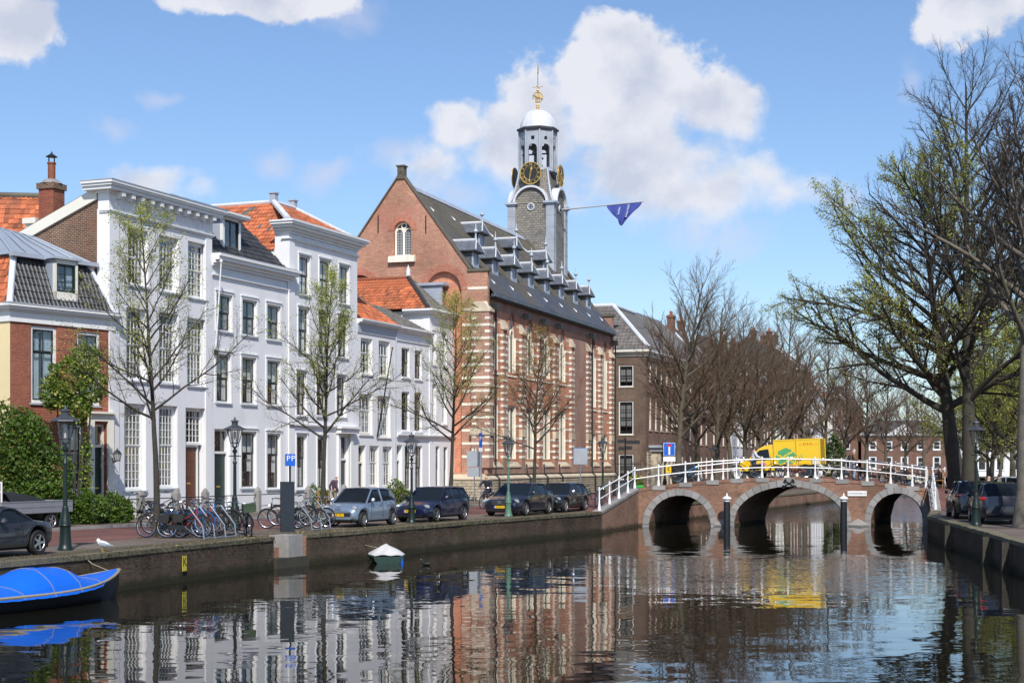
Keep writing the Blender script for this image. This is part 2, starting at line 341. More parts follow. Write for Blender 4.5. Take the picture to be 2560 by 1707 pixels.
def thing(name, label, cat, loc=(0, 0, 0), rz=0.0, group=None):
    o = bpy.data.objects.new(name, None); COL.objects.link(o); o.location = loc; o.rotation_euler = (0, 0, rz); o.empty_display_size = 0.3
    return tag(o, label, cat, group)
def struct(o, label=None):
    o['kind'] = 'structure'
    if label: o['label'] = label
    return o
def dup(root, loc, rz=None, label=None, rot=None, sc=None):
    def cp(o, par):
        c = o.copy(); COL.objects.link(c); c.parent = par
        for ch in o.children: cp(ch, c)
        return c
    r = cp(root, None); r.location = loc
    if rz is not None: r.rotation_euler = (0, 0, rz)
    if rot is not None: r.rotation_euler = rot
    if sc is not None: r.scale = (sc, sc, sc)
    if label: r['label'] = label
    return r
_cube = {}
def cube(mat):
    if mat not in _cube: _cube[mat] = MB().box(-.5, .5, -.5, .5, -.5, .5).mesh('block', mat)
    return _cube[mat]
def block(name, mat, parent, x0, x1, y0, y1, z0, z1):
    return put(name, cube(mat), parent, ((x0 + x1) / 2, (y0 + y1) / 2, (z0 + z1) / 2), None, (abs(x1 - x0), abs(y1 - y0), abs(z1 - z0)))
_pane = {}
def pane_mesh(mat):
    if mat not in _pane: _pane[mat] = MB().poly([(-.5, 0, -.5), (.5, 0, -.5), (.5, 0, .5), (-.5, 0, .5)]).mesh('pane', mat)
    return _pane[mat]
def lettering(name, text, mat, parent, loc, rot, size, ext=0.002, sx=1.0):
    c = bpy.data.curves.new(name, 'FONT'); c.body = text; c.size = size; c.extrude = ext; c.align_x = 'CENTER'; c.align_y = 'CENTER'; c.resolution_u = 2
    tmp = bpy.data.objects.new(name, c); me = bpy.data.meshes.new_from_object(tmp); bpy.data.objects.remove(tmp); bpy.data.curves.remove(c)
    me.materials.clear(); me.materials.append(MATS[mat]); o = bpy.data.objects.new(name, me); COL.objects.link(o); o.parent = parent; o.location = loc; o.rotation_euler = rot; o.scale = (sx, 1, 1)
    return o
# a wall in any plane, with square, round, segment or pointed openings; fm(x, z, d) places it, d = depth into the wall
def arch_z(h, x):
    a = h.get('arch')
    if not a: return h['z1']
    x0, x1 = h['x0'], h['x1']; w = (x1 - x0) / 2; t = max(-1, min(1, (x - (x0 + x1) / 2) / w)); zs = h['zs']; H_ = h['z1'] - zs
    if a == 'round': return zs + H_ * math.sqrt(max(0, 1 - t * t))
    q = abs(t)                                   # pointed: two arcs
    R = (H_ * H_ + w * w) / (2 * w); xx = q * w
    return zs + math.sqrt(max(0, R * R - (xx + R - w) ** 2))
def wall(mb, x0, x1, z0, ztop, holes, fm, mi=0, mi_rev=None, mi_back=None, extra=()):
    zt = ztop if callable(ztop) else (lambda x: ztop)
    mi_rev = mi if mi_rev is None else mi_rev
    br = {x0, x1, *extra}
    for h in holes:
        br |= {h['x0'], h['x1']}
        if h.get('arch'): br |= {h['x0'] + (h['x1'] - h['x0']) * k / 12 for k in range(1, 12)}
    br = sorted(b for b in br if x0 - 1e-6 <= b <= x1 + 1e-6)
    for a, b in zip(br[:-1], br[1:]):
        if b - a < 1e-5: continue
        mid = (a + b) / 2
        hs = sorted([h for h in holes if h['x0'] - 1e-6 < mid < h['x1'] + 1e-6], key=lambda h: h['z0'])
        la, lb = z0, z0
        for h in hs + [None]:
            ua, ub = (h['z0'], h['z0']) if h else (zt(a), zt(b))
            if ua - la > 1e-4 or ub - lb > 1e-4: mb.poly([fm(a, la, 0), fm(b, lb, 0), fm(b, ub, 0), fm(a, ua, 0)], mi)
            if h:
                d = h['d']; ta, tb = arch_z(h, a), arch_z(h, b)
                mb.poly([fm(a, h['z0'], 0), fm(a, h['z0'], d), fm(b, h['z0'], d), fm(b, h['z0'], 0)], mi_rev)
                mb.poly([fm(a, ta, 0), fm(b, tb, 0), fm(b, tb, d), fm(a, ta, d)], mi_rev)
                if abs(a - h['x0']) < 1e-6: mb.poly([fm(a, h['z0'], 0), fm(a, ta, 0), fm(a, ta, d), fm(a, h['z0'], d)], mi_rev)
                if abs(b - h['x1']) < 1e-6: mb.poly([fm(b, h['z0'], 0), fm(b, h['z0'], d), fm(b, tb, d), fm(b, tb, 0)], mi_rev)
                if h.get('back') is not None: mb.poly([fm(a, h['z0'], d), fm(b, h['z0'], d), fm(b, tb, d), fm(a, ta, d)], h['back'])
                la, lb = ta, tb
    return mb
FRONT = lambda x, z, d: (x, d, z)
_curt = {}
def curtain_mesh(mat):
    if mat not in _curt:
        mb = MB(); n = 14
        for k in range(n):
            a, b = k / n - .5, (k + 1) / n - .5
            mb.poly([(a, .5 * (k % 2) - .25, -.5), (b, .25 - .5 * (k % 2), -.5), (b, .25 - .5 * (k % 2), .5), (a, .5 * (k % 2) - .25, .5)])
        _curt[mat] = mb.mesh('curtain', mat, True, 180)
    return _curt[mat]
def window(root, x0, x1, z0, z1, d=0.12, cols=2, rows=(1, 1), split=0.5, fm='white_paint', sm='dark_paint', bw=0.07, sw=0.045, mw=0.025,
           curt=None, sill='grey_paint', name='window', gl='glass', surround=None, room=True):
    """sash window in an opening of the front wall: frame > sashes, panes, sill, curtains"""
    mb = MB(); y0, y1 = d, d + 0.10
    mb.box(x0, x0 + bw, y0, y1, z0, z1).box(x1 - bw, x1, y0, y1, z0, z1).box(x0 + bw, x1 - bw, y0, y1, z1 - bw, z1).box(x0 + bw, x1 - bw, y0 - .02, y1, z0, z0 + bw)
    if surround:
        s = surround; p = 0.035
        mb.box(x0 - s, x0, -p, .02, z0 - .02, z1 + s).box(x1, x1 + s, -p, .02, z0 - .02, z1 + s).box(x0, x1, -p, .02, z1, z1 + s).box(x0 - s - .03, x1 + s + .03, -p - .04, .02, z1 + s, z1 + s + .05)
    w = mb.build(name, fm, root)
    ix0, ix1, iz0, iz1 = x0 + bw, x1 - bw, z0 + bw, z1 - bw
    zm = iz0 + (iz1 - iz0) * split
    sb = MB()
    for k, (za, zb, nr) in enumerate(((iz0, zm, rows[0]), (zm, iz1, rows[1] if len(rows) > 1 else 0))):
        if nr == 0: continue
        ya = y0 + (0.05 if k == 0 else 0.02); yb = ya + 0.035
        sb.box(ix0, ix0 + sw, ya, yb, za, zb).box(ix1 - sw, ix1, ya, yb, za, zb).box(ix0 + sw, ix1 - sw, ya, yb, za, za + sw).box(ix0 + sw, ix1 - sw, ya, yb, zb - sw, zb)
        pw = (ix1 - ix0 - 2 * sw) / cols; ph = (zb - za - 2 * sw) / nr
        for c in range(1, cols): sb.box(ix0 + sw + pw * c - mw / 2, ix0 + sw + pw * c + mw / 2, ya, yb, za + sw, zb - sw)
        for r in range(1, nr): sb.box(ix0 + sw, ix1 - sw, ya + .003, yb - .003, za + sw + ph * r - mw / 2, za + sw + ph * r + mw / 2)
        for c in range(cols):
            for r in range(nr):
                put('pane', pane_mesh(gl), w, (ix0 + sw + pw * (c + .5), ya + .02, za + sw + ph * (r + .5)),
                    (random.gauss(0, .006), 0, random.gauss(0, .006)), (pw, 1, ph))
    sb.build('sash', sm, w)
    if sill: block('sill', sill, w, x0 - .06, x1 + .06, -.07, d + .02, z0 - .07, z0)
    if room:
        rb = MB(); Y0, Y1 = y1 + .001, y1 + 0.9; e = 0.0
        rb.poly([(x0, Y1, z0), (x1, Y1, z0), (x1, Y1, z1), (x0, Y1, z1)]).poly([(x0, Y0, z0), (x1, Y0, z0), (x1, Y1, z0), (x0, Y1, z0)]).poly([(x0, Y0, z1), (x0, Y1, z1), (x1, Y1, z1), (x1, Y0, z1)])
        rb.poly([(x0, Y0, z0), (x0, Y1, z0), (x0, Y1, z1), (x0, Y0, z1)]).poly([(x1, Y0, z0), (x1, Y0, z1), (x1, Y1, z1), (x1, Y1, z0)])
        rb.build('interior', 'interior', w)
    if curt:
        for (cx0, cx1, cz0, cz1, cm) in curt:
            X0, X1 = x0 + (x1 - x0) * cx0, x0 + (x1 - x0) * cx1; Z0, Z1 = z0 + (z1 - z0) * cz0, z0 + (z1 - z0) * cz1
            put('curtain', curtain_mesh(cm), w, ((X0 + X1) / 2, y1 + .12, (Z0 + Z1) / 2), None, (X1 - X0, .06, Z1 - Z0))
    return w
# a roof slope laid with pantiles: plane through O, U along the eave, V up the slope, outline in (u, v)
def inside(poly, x, y):
    c = False; n = len(poly)
    for i in range(n):
        (x1, y1), (x2, y2) = poly[i], poly[(i + 1) % n]
        if (y1 > y) != (y2 > y) and x < (x2 - x1) * (y - y1) / (y2 - y1) + x1: c = not c
    return c
_tile = {}
def tile_mesh(mat, tw, th):
    k = (mat, round(tw, 3), round(th, 3))
    if k not in _tile:
        mb = MB(); n = 5; hh = [0.030, 0.012, 0.006, 0.018, 0.045, 0.034]
        lo = [(tw * (j / n - .5) * 1.06, -th * .5, hh[j] + .032) for j in range(n + 1)]; hi = [(tw * (j / n - .5) * 1.06, th * .62, hh[j]) for j in range(n + 1)]
        bt = [(x, y, -.01) for (x, y, z) in lo]
        for j in range(n): mb.poly([lo[j], lo[j + 1], hi[j + 1], hi[j]]); mb.poly([bt[j], bt[j + 1], lo[j + 1], lo[j]])
        mb.poly([bt[n], hi[n], lo[n]])
        _tile[k] = mb.mesh('tile', mat, True, 50)
    return _tile[k]
def tiled(parent, name, O, U, V, poly, mat, tw=0.21, th=0.29, limit=300, odd=None, under='tile_grey'):
    """slope: boarding sheet as the part, each tile a piece of it"""
    O, U, V = Vector(O), Vector(U).normalized(), Vector(V).normalized(); Nn = U.cross(V)
    sh = MB().poly([O + U * a + V * b - Nn * .012 for a, b in poly]).build(name, mat, parent)
    us = [p[0] for p in poly]; vs = [p[1] for p in poly]; cells = []
    r = 0; v = min(vs) + th * .5
    while v < max(vs):
        u = min(us) + tw * .5
        while u < max(us):
            if inside(poly, u, v): cells.append((u, v))
            u += tw
        v += th
    R = Matrix((U, V, Nn)).transposed().to_euler()
    rest = MB(); tm = tile_mesh(mat, tw, th)
    tv = [Vector(q.co) for q in tm.vertices]; tf = [list(p.vertices) for p in tm.polygons]
    for k, (u, v) in enumerate(cells):
        p = O + U * u + V * v + Nn * random.uniform(-.004, .01)
        if k < limit:
            m_ = mat if not odd or random.random() > odd[1] else odd[0]
            o = put('tile', tile_mesh(m_, tw, th), sh, p, R)
        else:
            b = len(rest.v); rest.v += [p + U * q.x + V * q.y + Nn * q.z for q in tv]; rest.f += [[b + i for i in f] for f in tf]; rest.m += [0] * len(tf)
    if rest.v: rest.build('tiles_beyond', mat, sh, True)['kind'] = 'stuff'
    return sh
# ================================================================ water, banks, quays
def water_mat():
    m, t, b = new_mat('canal_water'); p = pos(t)
    b.inputs['Base Color'].default_value = (0.010, 0.0095, 0.006, 1); b.inputs['Roughness'].default_value = 0.015; b.inputs['IOR'].default_value = 1.45
    def wv(sx, sy, sc, det): return vmath(t, 'SUBTRACT', N(t, 'ShaderNodeTexNoise', Vector=vmath(t, 'MULTIPLY', p, (sx, sy, 1)), Scale=sc, Detail=det, Roughness=0.5).outputs['Color'], (0.5, 0.5, 0.5))
    swell = wv(0.22, 1.0, 0.5, 1); rip = wv(0.40, 1.0, 2.4, 2); fine = wv(0.6, 1.0, 12.0, 2)
    breeze = maprange(t, noise(t, vmath(t, 'MULTIPLY', vmath(t, 'ADD', p, (0, 0, 3)), (0.06, 0.085, 1)), 1.0, 3), 0.5, 0.64, 0.12, 1.0, True)
    sep_ = N(t, 'ShaderNodeSeparateXYZ', Vector=p)
    # a breeze ruffles the middle of the canal before the bridge
    q = vmath(t, 'LENGTH', vmath(t, 'MULTIPLY', vmath(t, 'SUBTRACT', p, (9.0, 48.0, 0)), (0.13, 0.105, 0)))
    paw = maprange(t, math_n(t, 'ADD', q, math_n(t, 'MULTIPLY', math_n(t, 'SUBTRACT', noise(t, p, 0.35, 4), 0.5), 1.3)), 0.55, 1.05, 1.0, 0.0, True)
    far = maprange(t, sep_.outputs[1], 84, 94, 0.0, 0.8)
    ruff = math_n(t, 'ADD', math_n(t, 'MAXIMUM', math_n(t, 'MULTIPLY', paw, 0.14), far), math_n(t, 'MULTIPLY', breeze, 0.035))
    patches = maprange(t, noise(t, vmath(t, 'MULTIPLY', p, (0.10, 0.35, 1)), 1.0, 3), 0.35, 0.65, 0.35, 1.4)
    def scaled(v, k):
        n = t.nodes.new('ShaderNodeVectorMath'); n.operation = 'SCALE'; t.links.new(v, n.inputs[0])
        if isinstance(k, float): n.inputs['Scale'].default_value = k
        else: t.links.new(k, n.inputs['Scale'])
        return n.outputs[0]
    slope = vmath(t, 'ADD', vmath(t, 'ADD', scaled(swell, 0.020), scaled(rip, math_n(t, 'MULTIPLY', patches, 0.044))), scaled(fine, ruff))
    nrm = vmath(t, 'NORMALIZE', vmath(t, 'ADD', vmath(t, 'MULTIPLY', slope, (0.6, 1, 0)), (0, 0, 1)))
    t.links.new(nrm, b.inputs['Normal'])
    return m
water_mat()
struct(MB().poly([(-120, -60, 0), (160, -60, 0), (160, 420, 0), (-120, 420, 0)]).build('water', 'canal_water'), 'dark still canal water with soft ripples and reflections')
QL = [(-31, -12), (-10.65, 40.1), (-7.64, 48.9), (-6.83, 50.6), (-5.13, 54.0), (-1.68, 61.7), (4.35, 74.0)]
WL = [(4.35, 74.0), (6.75, 81.45)]                                   # wing of the bridge, left bank
QLf = [(9.62, 88.72), (11.6, 93.2), (28, 133), (43, 183), (61, 245)]
QR = [(6.7, -12), (15.2, 45.5), (18.5, 67.9), (20.9, 76.0)]
WR = [(20.9, 76.0), (22.25, 81.45)]
QRf = [(25.2, 88.72), (26.9, 93.2), (41, 133), (57, 183), (76, 245)]
REC = [(-7.64, 48.9), (-8.55, 49.32), (-7.74, 51.0), (-6.83, 50.6)]   # landing steps cut into the left quay
left_edge = QL[:3] + REC[1:3] + QL[3:] + [WL[1]] + QLf
G = 1.0
def sheet(name, pts, z, mat, label): return struct(MB().poly([(x, y, z) for x, y in pts]).build(name, mat), label)
sheet('ground', [(-900, -12)] + left_edge + [(61, 2500), (-900, 2500)], G, 'pavers_grey', 'worn grey-brown paving along the left bank')
sheet('ground', QR + [WR[1]] + QRf + [(76, 2500), (1500, 2500), (1500, -12)], G, 'pavers_grey', 'shaded paving and soil along the right bank')
MB().poly([(61, 245, 1.0), (76, 245, 1.0), (76, 2500, 1.0), (61, 2500, 1.0)]).build('ground', 'asphalt')['kind'] = 'structure'
nq = Vector((-0.915, 0.403, 0))
def off(pts, d): return [(x + nq.x * d, y + nq.y * d) for x, y in pts]
roadL = QL + [(9.5, 87), (16, 104), (28, 133), (43, 183), (61, 245), (75, 300)]
def ribbon(name, line, d0, d1, z, mat, label=None, h=0.0):
    a, b = off(line, d0), off(line, d1); mb = MB()
    for k in range(len(line) - 1):
        q = [(a[k][0], a[k][1], z), (a[k + 1][0], a[k + 1][1], z), (b[k + 1][0], b[k + 1][1], z), (b[k][0], b[k][1], z)]
        if h: mb.prism([(x, y, z - h) for x, y, _ in q], (0, 0, h))
        else: mb.poly(q)
    return struct(mb.build(name, mat), label)
ribbon('road', roadL, 3.8, 9.7, G + .004, 'pavers_red', 'red brick street along the left bank')
ribbon('pavement', roadL, 9.7, 30, G + .09, 'pavers_grey', 'raised paving in front of the houses', h=.1)
ribbon('kerb', roadL, 9.55, 9.7, G + .10, 'grey_stone', 'grey stone kerb of the left pavement', h=.12)
ribbon('quay_strip', QL[:3], 0.0, 1.7, G + .006, 'soil', 'mossy soil strip along the top of the left quay before the steps')
ribbon('quay_strip', QL[3:6], 0.0, 1.7, G + .006, 'soil', 'mossy soil strip along the top of the left quay below the parked cars')
def quay(name, label, line, z1, side, mat='brick_quay', z1b=None, cap='moss_stone'):
    """brick face along the line, with a worn coping stone course"""
    t = thing(name, label, 'quay wall', (line[0][0], line[0][1], 0)); o = Vector((line[0][0], line[0][1], 0)); n = len(line)
    mb = MB(); cp = MB(); ln = 0
    zt = [z1 + ((z1b or z1) - z1) * k / (n - 1) for k in range(n)]
    for k in range(n - 1):
        a, b = Vector((*line[k], 0)) - o, Vector((*line[k + 1], 0)) - o; d = (b - a).normalized(); nn = Vector((d.y, -d.x, 0)) * side   # towards the water
        i = -nn * 0.5
        mb.prism([a + Vector((0, 0, -.8)), b + Vector((0, 0, -.8)), b + Vector((0, 0, zt[k + 1] - .09)), a + Vector((0, 0, zt[k] - .09))], i)
        L_ = (b - a).length; m = max(1, round(L_ / 0.95)) if L_ < 90 else 1
        for j in range(m):
            p, q = a + (b - a) * (j / m) + d * .006, a + (b - a) * ((j + 1) / m) - d * .006
            zp, zq = zt[k] + (zt[k + 1] - zt[k]) * j / m, zt[k] + (zt[k + 1] - zt[k]) * (j + 1) / m
            if cap:
                sb = MB(); e = nn * random.uniform(.02, .05); dz = random.uniform(-.012, .012)
                sb.prism([p + e + Vector((0, 0, zp - .10)), q + e + Vector((0, 0, zq - .10)), q + e + Vector((0, 0, zq + .03 + dz)), p + e + Vector((0, 0, zp + .03 + dz))], i * .8 - e)
                sb.build('coping_stone', cap, t)
    mb.build('brickwork', mat, t)
    return t
quay('quay_wall', 'long dark mossy brick quay wall below the parked sports car on the left', QL[:3], 1.0, 1)
quay('quay_wall', 'mossy brick quay wall below the row of parked cars', QL[3:], 1.0, 1)
t = quay('quay_wall', 'shaded dark quay wall on the right bank below the parked cars', QR, 1.0, -1)
for (x, y) in ((16.0, 50.9), (17.35, 60.1), (15.45, 47.2)):
    block('fender_post', 'bark_dark', t, x - .32 - QR[0][0], x - .1 - QR[0][0], y - .1 + 12, y + .1 + 12, -.5, .93)
quay('quay_wall', 'sunlit brick quay wall seen through the arches beyond the bridge', QLf, 1.0, 1, 'brick_bridge')
quay('quay_wall', 'quay wall of the right bank beyond the bridge', QRf, 1.0, -1, 'brick_far_dark')
t = thing('landing_steps', 'brick landing with grey stone pier cut into the left quay', 'steps', (REC[0][0], REC[0][1], 0)); o = Vector((*REC[0], 0))
mb = MB(); R3 = [Vector((*p, 0)) - o for p in REC]
for a, b in zip(R3[:-1], R3[1:]): mb.prism([a + Vector((0, 0, -.8)), b + Vector((0, 0, -.8)), b + Vector((0, 0, .99)), a + Vector((0, 0, .99))], (-.12, .05, 0))
mb.build('brickwork', 'brick_bridge', t)
d_ = (R3[3] - R3[0]).normalized(); out = Vector((d_.y, -d_.x, 0))
MB().prism([R3[0] + Vector((0, 0, -.6)), R3[3] + Vector((0, 0, -.6)), R3[3] + out * .12 + Vector((0, 0, -.6)), R3[0] + out * .12 + Vector((0, 0, -.6))][::1], (0, 0, .92)).build('landing_edge', 'wet_stone', t)
MB().prism([R3[0] + Vector((0, 0, -.6)), R3[3] + Vector((0, 0, -.6)), R3[2] + Vector((0, 0, -.6)), R3[1] + Vector((0, 0, -.6))], (0, 0, .9)).build('landing_slab', 'brick_quay', t)
MB().prism([R3[0] - out * .5 + Vector((0, 0, .3)), R3[0] + d_ * 1.2 - out * .5 + Vector((0, 0, .3)), R3[0] + d_ * 1.2 - out * .9 + Vector((0, 0, .3)), R3[0] - out * .9 + Vector((0, 0, .3))], (0, 0, .32)).build('step', 'brick_bridge', t)
MB().prism([R3[3] - d_ * .85 - out * .12 + Vector((0, 0, .3)), R3[3] - out * .12 + Vector((0, 0, .3)), R3[3] - out * .9 + Vector((0, 0, .3)), R3[3] - d_ * .85 - out * .9 + Vector((0, 0, .3))], (0, 0, .72)).build('stone_pier', 'grey_stone', t)
# the K plate on the quay
pk = at(457, 1402, 43.5); 
kx = pk
def on_quay(u):
    a, b = Vector(QL[1]), Vector(QL[2]); r = (u - CU) / F
    s = (r * a.y - a.x) / ((b.x - a.x) - r * (b.y - a.y)); return a + (b - a) * s
k2 = on_quay(457); dq = (Vector(QL[2]) - Vector(QL[1])).normalized(); aq = math.atan2(dq.y, dq.x)
t = thing('mooring_plate', 'yellow plate with a black letter K on the quay wall', 'sign', (k2.x, k2.y, .52), aq)
M('sign_yellow_old', (0.50, 0.44, 0.06), .6, .2, 6)
MB().box(-.11, .11, -.065, -.045, -.22, .22).build('plate', 'sign_yellow_old', t)
lettering('letter', 'K', 'plastic_black', t, (0, -.068, .03), (math.pi / 2, 0, 0), .34)
# ================================================================ bridge
YB = 81.5; YK = 88.7; SK = 0.4; BX0, BX1 = 6.75, 22.3
def deck(x): return 2.56 - 0.0098 * (x - 14.5) ** 2
br = thing('arch_bridge', 'brick canal bridge with three stone-edged arches and white railings', 'bridge', (14.5, YB, 0))
bx = lambda x: x - 14.5
arches = [dict(x0=7.30, x1=10.62, z0=-.8, zs=0.12, z1=1.67, d=7.2, arch='round'), dict(x0=11.86, x1=17.78, z0=-.8, zs=0.25, z1=2.14, d=7.2, arch='round'), dict(x0=19.16, x1=22.02, z0=-.8, zs=0.30, z1=1.78, d=7.2, arch='round')]
ex = [BX0 + (BX1 - BX0) * k / 32 for k in range(33)]
mb = MB(); wall(mb, BX0, BX1, -.8, lambda x: deck(x) - .02, arches, lambda x, z, d: (bx(x) + SK * d, d, z), extra=ex)
mb.build('front_wall', 'brick_bridge', br)
mb = MB(); wall(mb, BX0, BX1, -.8, lambda x: deck(x) - .02, [dict(h, d=.01) for h in arches], lambda x, z, d: (bx(x) + SK * (YK - YB), YK - YB + d * .1, z), extra=ex)
mb.build('back_wall', 'brick_bridge', br)
mb = MB()
for a, b in zip(ex[:-1], ex[1:]): mb.poly([(bx(a), 0.25, deck(a)), (bx(b), .25, deck(b)), (bx(b) + SK * (YK - YB), YK - YB - .25, deck(b)), (bx(a) + SK * (YK - YB), YK - YB - .25, deck(a))])
mb.build('road_deck', 'pavers_red', br)
for (ya, yb) in ((-.03, .3), (YK - YB - .3, YK - YB + .03)):
    mb = MB(); sh = SK * max(ya, 0)
    for a, b in zip(ex[:-1], ex[1:]): mb.prism([(bx(a) + sh, ya, deck(a) - .13), (bx(b) + sh, ya, deck(b) - .13), (bx(b) + sh, ya, deck(b) + .04), (bx(a) + sh, ya, deck(a) + .04)], (0, yb - ya, 0))
    mb.build('parapet_course', 'brick_bridge', br)
for h, ns in zip(arches, (13, 21, 13)):
    cx = (h['x0'] + h['x1']) / 2; w = (h['x1'] - h['x0']) / 2; Hh = h['z1'] - h['zs']; th = .34
    pts = []
    for k in range(ns + 1):
        a = math.pi * (1 - k / ns); i = Vector((cx + w * math.cos(a), 0, h['zs'] + Hh * math.sin(a))); nrm = Vector((math.cos(a) / w, 0, math.sin(a) / Hh)).normalized(); pts.append((i - nrm * .01, i + nrm * th))
    for k in range(ns):
        g = .012
        i0, o0 = pts[k]; i1, o1 = pts[k + 1]; di = (i1 - i0).normalized() * g; do = (o1 - o0).normalized() * g
        for v_ in (i0, o0, i1, o1): pass
        q = [i0 + di, i1 - di, o1 - do, o0 + do]
        MB().prism([(bx(p.x), -.05 + random.uniform(-.008, .008), p.z) for p in q], (0, .3, 0)).build('voussoir', 'grey_stone', br)
    for x_, s in ((h['x0'], -1), (h['x1'], 1)):
        xa, xb = sorted((x_ - s * .01, x_ + s * th))
        if xa > 22.0: xb = 22.29
        MB().box(bx(xa), bx(xb), -.05, .25, -.8, h['zs'] - .012).build('springer_stone', 'grey_stone', br)
for xa, xb, tip in ((10.72, 11.78, 11.3), (17.9, 19.1, 18.5)):
    MB().prism([(bx(xa), 0, -.6), (bx(xb), 0, -.6), (bx(tip), -.75, -.6)], (0, 0, .68)).build('cutwater', 'grey_stone', br)
    m2 = MB(); m2.poly([(bx(xa), 0, .08), (bx(tip), -.75, .08), (bx(tip), 0, .42)]).poly([(bx(tip), -.75, .08), (bx(xb), 0, .08), (bx(tip), 0, .42)]).build('cutwater_cap', 'grey_stone', br)
POSTS = [1647, 1714, 1781, 1842, 1906, 1971, 2039, 2105, 2169, 2228, 2282]
def post_mesh(mat='white_paint', h=1.12):
    return MB().lathe([(.085, 0), (.085, .05), (.055, .3), (.04, .36), (.038, h - .16), (.06, h - .14), (.06, h - .11), (.035, h - .09), (.055, h - .04), (.04, h + .01), (.0, h + .03)], n=10).mesh('post', mat, True)
PM = post_mesh()
M('rail_white', (0.80, 0.80, 0.80), .35, .05, 3)
def railing(parent, pts, name='railing', mid=0.55, top=1.0):
    r = MB(); pts = [Vector(p) for p in pts]
    r.tube([p + Vector((0, 0, top)) for p in pts], .033, 8); r.tube([p + Vector((0, 0, mid)) for p in pts], .026, 8)
    o = r.build(name, 'rail_white', parent, True)
    for p in pts: put('post', PM, o, p)
    return o
fp = [((u - CU) / F * YB, .12) for u in POSTS]; fp = [(6.55, .1)] + fp + [(22.15, .1)]
railing(br, [(bx(x), y, deck(x) + .04) for x, y in fp])
bp = [(6.6 + 1.43 * k) for k in range(12)]
railing(br, [(bx(x) + SK * 7, YK - YB - .12, deck(x) + .04) for x in bp])
for x, _ in fp[1:-1]:
    block('post_stone', 'grey_stone', br, bx(x - .34), bx(x + .34), -.04, .28, deck(x) - .19, deck(x) + .045)
pl = MB().box(bx(17.92), bx(18.94), -.06, .02, 1.62, 1.89).build('name_plaque', 'white_paint', br)
M('print_grey', (0.16, 0.15, 0.14), .7, .1, 5)
lettering('lettering', 'NONNENBRUG', 'print_grey', br, (bx(18.43), -.064, 1.75), (math.pi / 2, 0, 0), .15, .002, .88)
kb = MB()   # crossed keys over the middle arch
for s in (-1, 1):
    a, b = Vector((s * .26, -.1, .16)), Vector((-s * .26, -.1, -.16)); d = (b - a).normalized(); pz = Vector((d.z, 0, -d.x))
    def bar(p, q, w): kb.prism([p + pz * w, q + pz * w, q - pz * w, p - pz * w], (0, .05, 0))
    bar(a, b, .028); bar(a, a + d * .10, .10); kb.ring(b + d * .06, .07, .022, 'y', 14, 6)
kb.build('crossed_keys', 'dark_iron', br, True, loc=(bx(14.79), 0, 2.30))
for wn, A, B, ptsu, sd in (('left', Vector((*WL[0], 0)), Vector((*WL[1], 0)), (1509, 1531, 1550, 1568), 1), ('right', Vector((*WR[0], 0)), Vector((*WR[1], 0)), None, -1)):
    t = thing('wing_wall', f'sloping brick wing wall and white railing at the {wn} end of the bridge', 'wall', (A.x, A.y, 0)); d = (B - A); nn = Vector((d.y, -d.x, 0)).normalized() * sd
    za, zb = 1.02, 2.0
    MB().prism([Vector((0, 0, -.8)), d + Vector((0, 0, -.8)), d + Vector((0, 0, zb - .1)), Vector((0, 0, za - .1))], -nn * .45).build('brickwork', 'brick_bridge', t)
    n = 9
    for k in range(n):
        p, q = d * (k / n), d * ((k + 1) / n); z0, z1 = za + (zb - za) * k / n, za + (zb - za) * (k + 1) / n
        MB().prism([p + nn * .03 + Vector((0, 0, z0 - .11)), q * .999 + nn * .03 + Vector((0, 0, z1 - .11)), q * .999 + nn * .03 + Vector((0, 0, z1 + .02)), p + nn * .03 + Vector((0, 0, z0 + .02))], -nn * .5).build('coping_stone', 'grey_stone', t)
    ps = [.04, .3, .55, .8] if wn == 'left' else [.03, .27, .5, .73]
    railing(t, [d * s_ - nn * .2 + Vector((0, 0, za + (zb - za) * s_ + .01)) for s_ in ps] + [d * 1.0 - nn * .2 + Vector((0, 0, zb + .03))])
def patch(name, c, zs, mat, label, n=8):
    mb = MB(); A, B, C_, D = [Vector((*p, z)) for p, z in zip(c, zs)]
    def q(i, j): return (A * (1 - i) + B * i) * (1 - j) + (D * (1 - i) + C_ * i) * j
    for i in range(n):
        for j in range(n): mb.poly([q(i / n, j / n), q((i + 1) / n, j / n), q((i + 1) / n, (j + 1) / n), q(i / n, (j + 1) / n)])
    return struct(mb.build(name, mat), label)
patch('ramp', [(4.0, 74.1), (6.77, 81.6), (9.6, 88.7), (-1.5, 91.5)], (1.012, 2.0, 2.0, 1.012), 'pavers_red', 'brick street rising to the left end of the bridge')
patch('ramp', [(9.6, 88.7), (11.4, 93.4), (4, 96), (-1.5, 91.5)], (2.0, 1.012, 1.012, 1.012), 'pavers_red', 'brick street falling away behind the bridge')
patch('ramp', [(21.1, 76.2), (22.3, 81.6), (25.2, 88.7), (34, 90)], (1.012, 2.0, 2.0, 1.012), 'pavers_red', 'brick street falling from the right end of the bridge')
patch('ramp', [(25.2, 88.7), (26.9, 93.2), (34, 96), (34, 90)], (2.0, 1.012, 1.012, 1.012), 'pavers_red', 'brick street beyond the right end of the bridge')
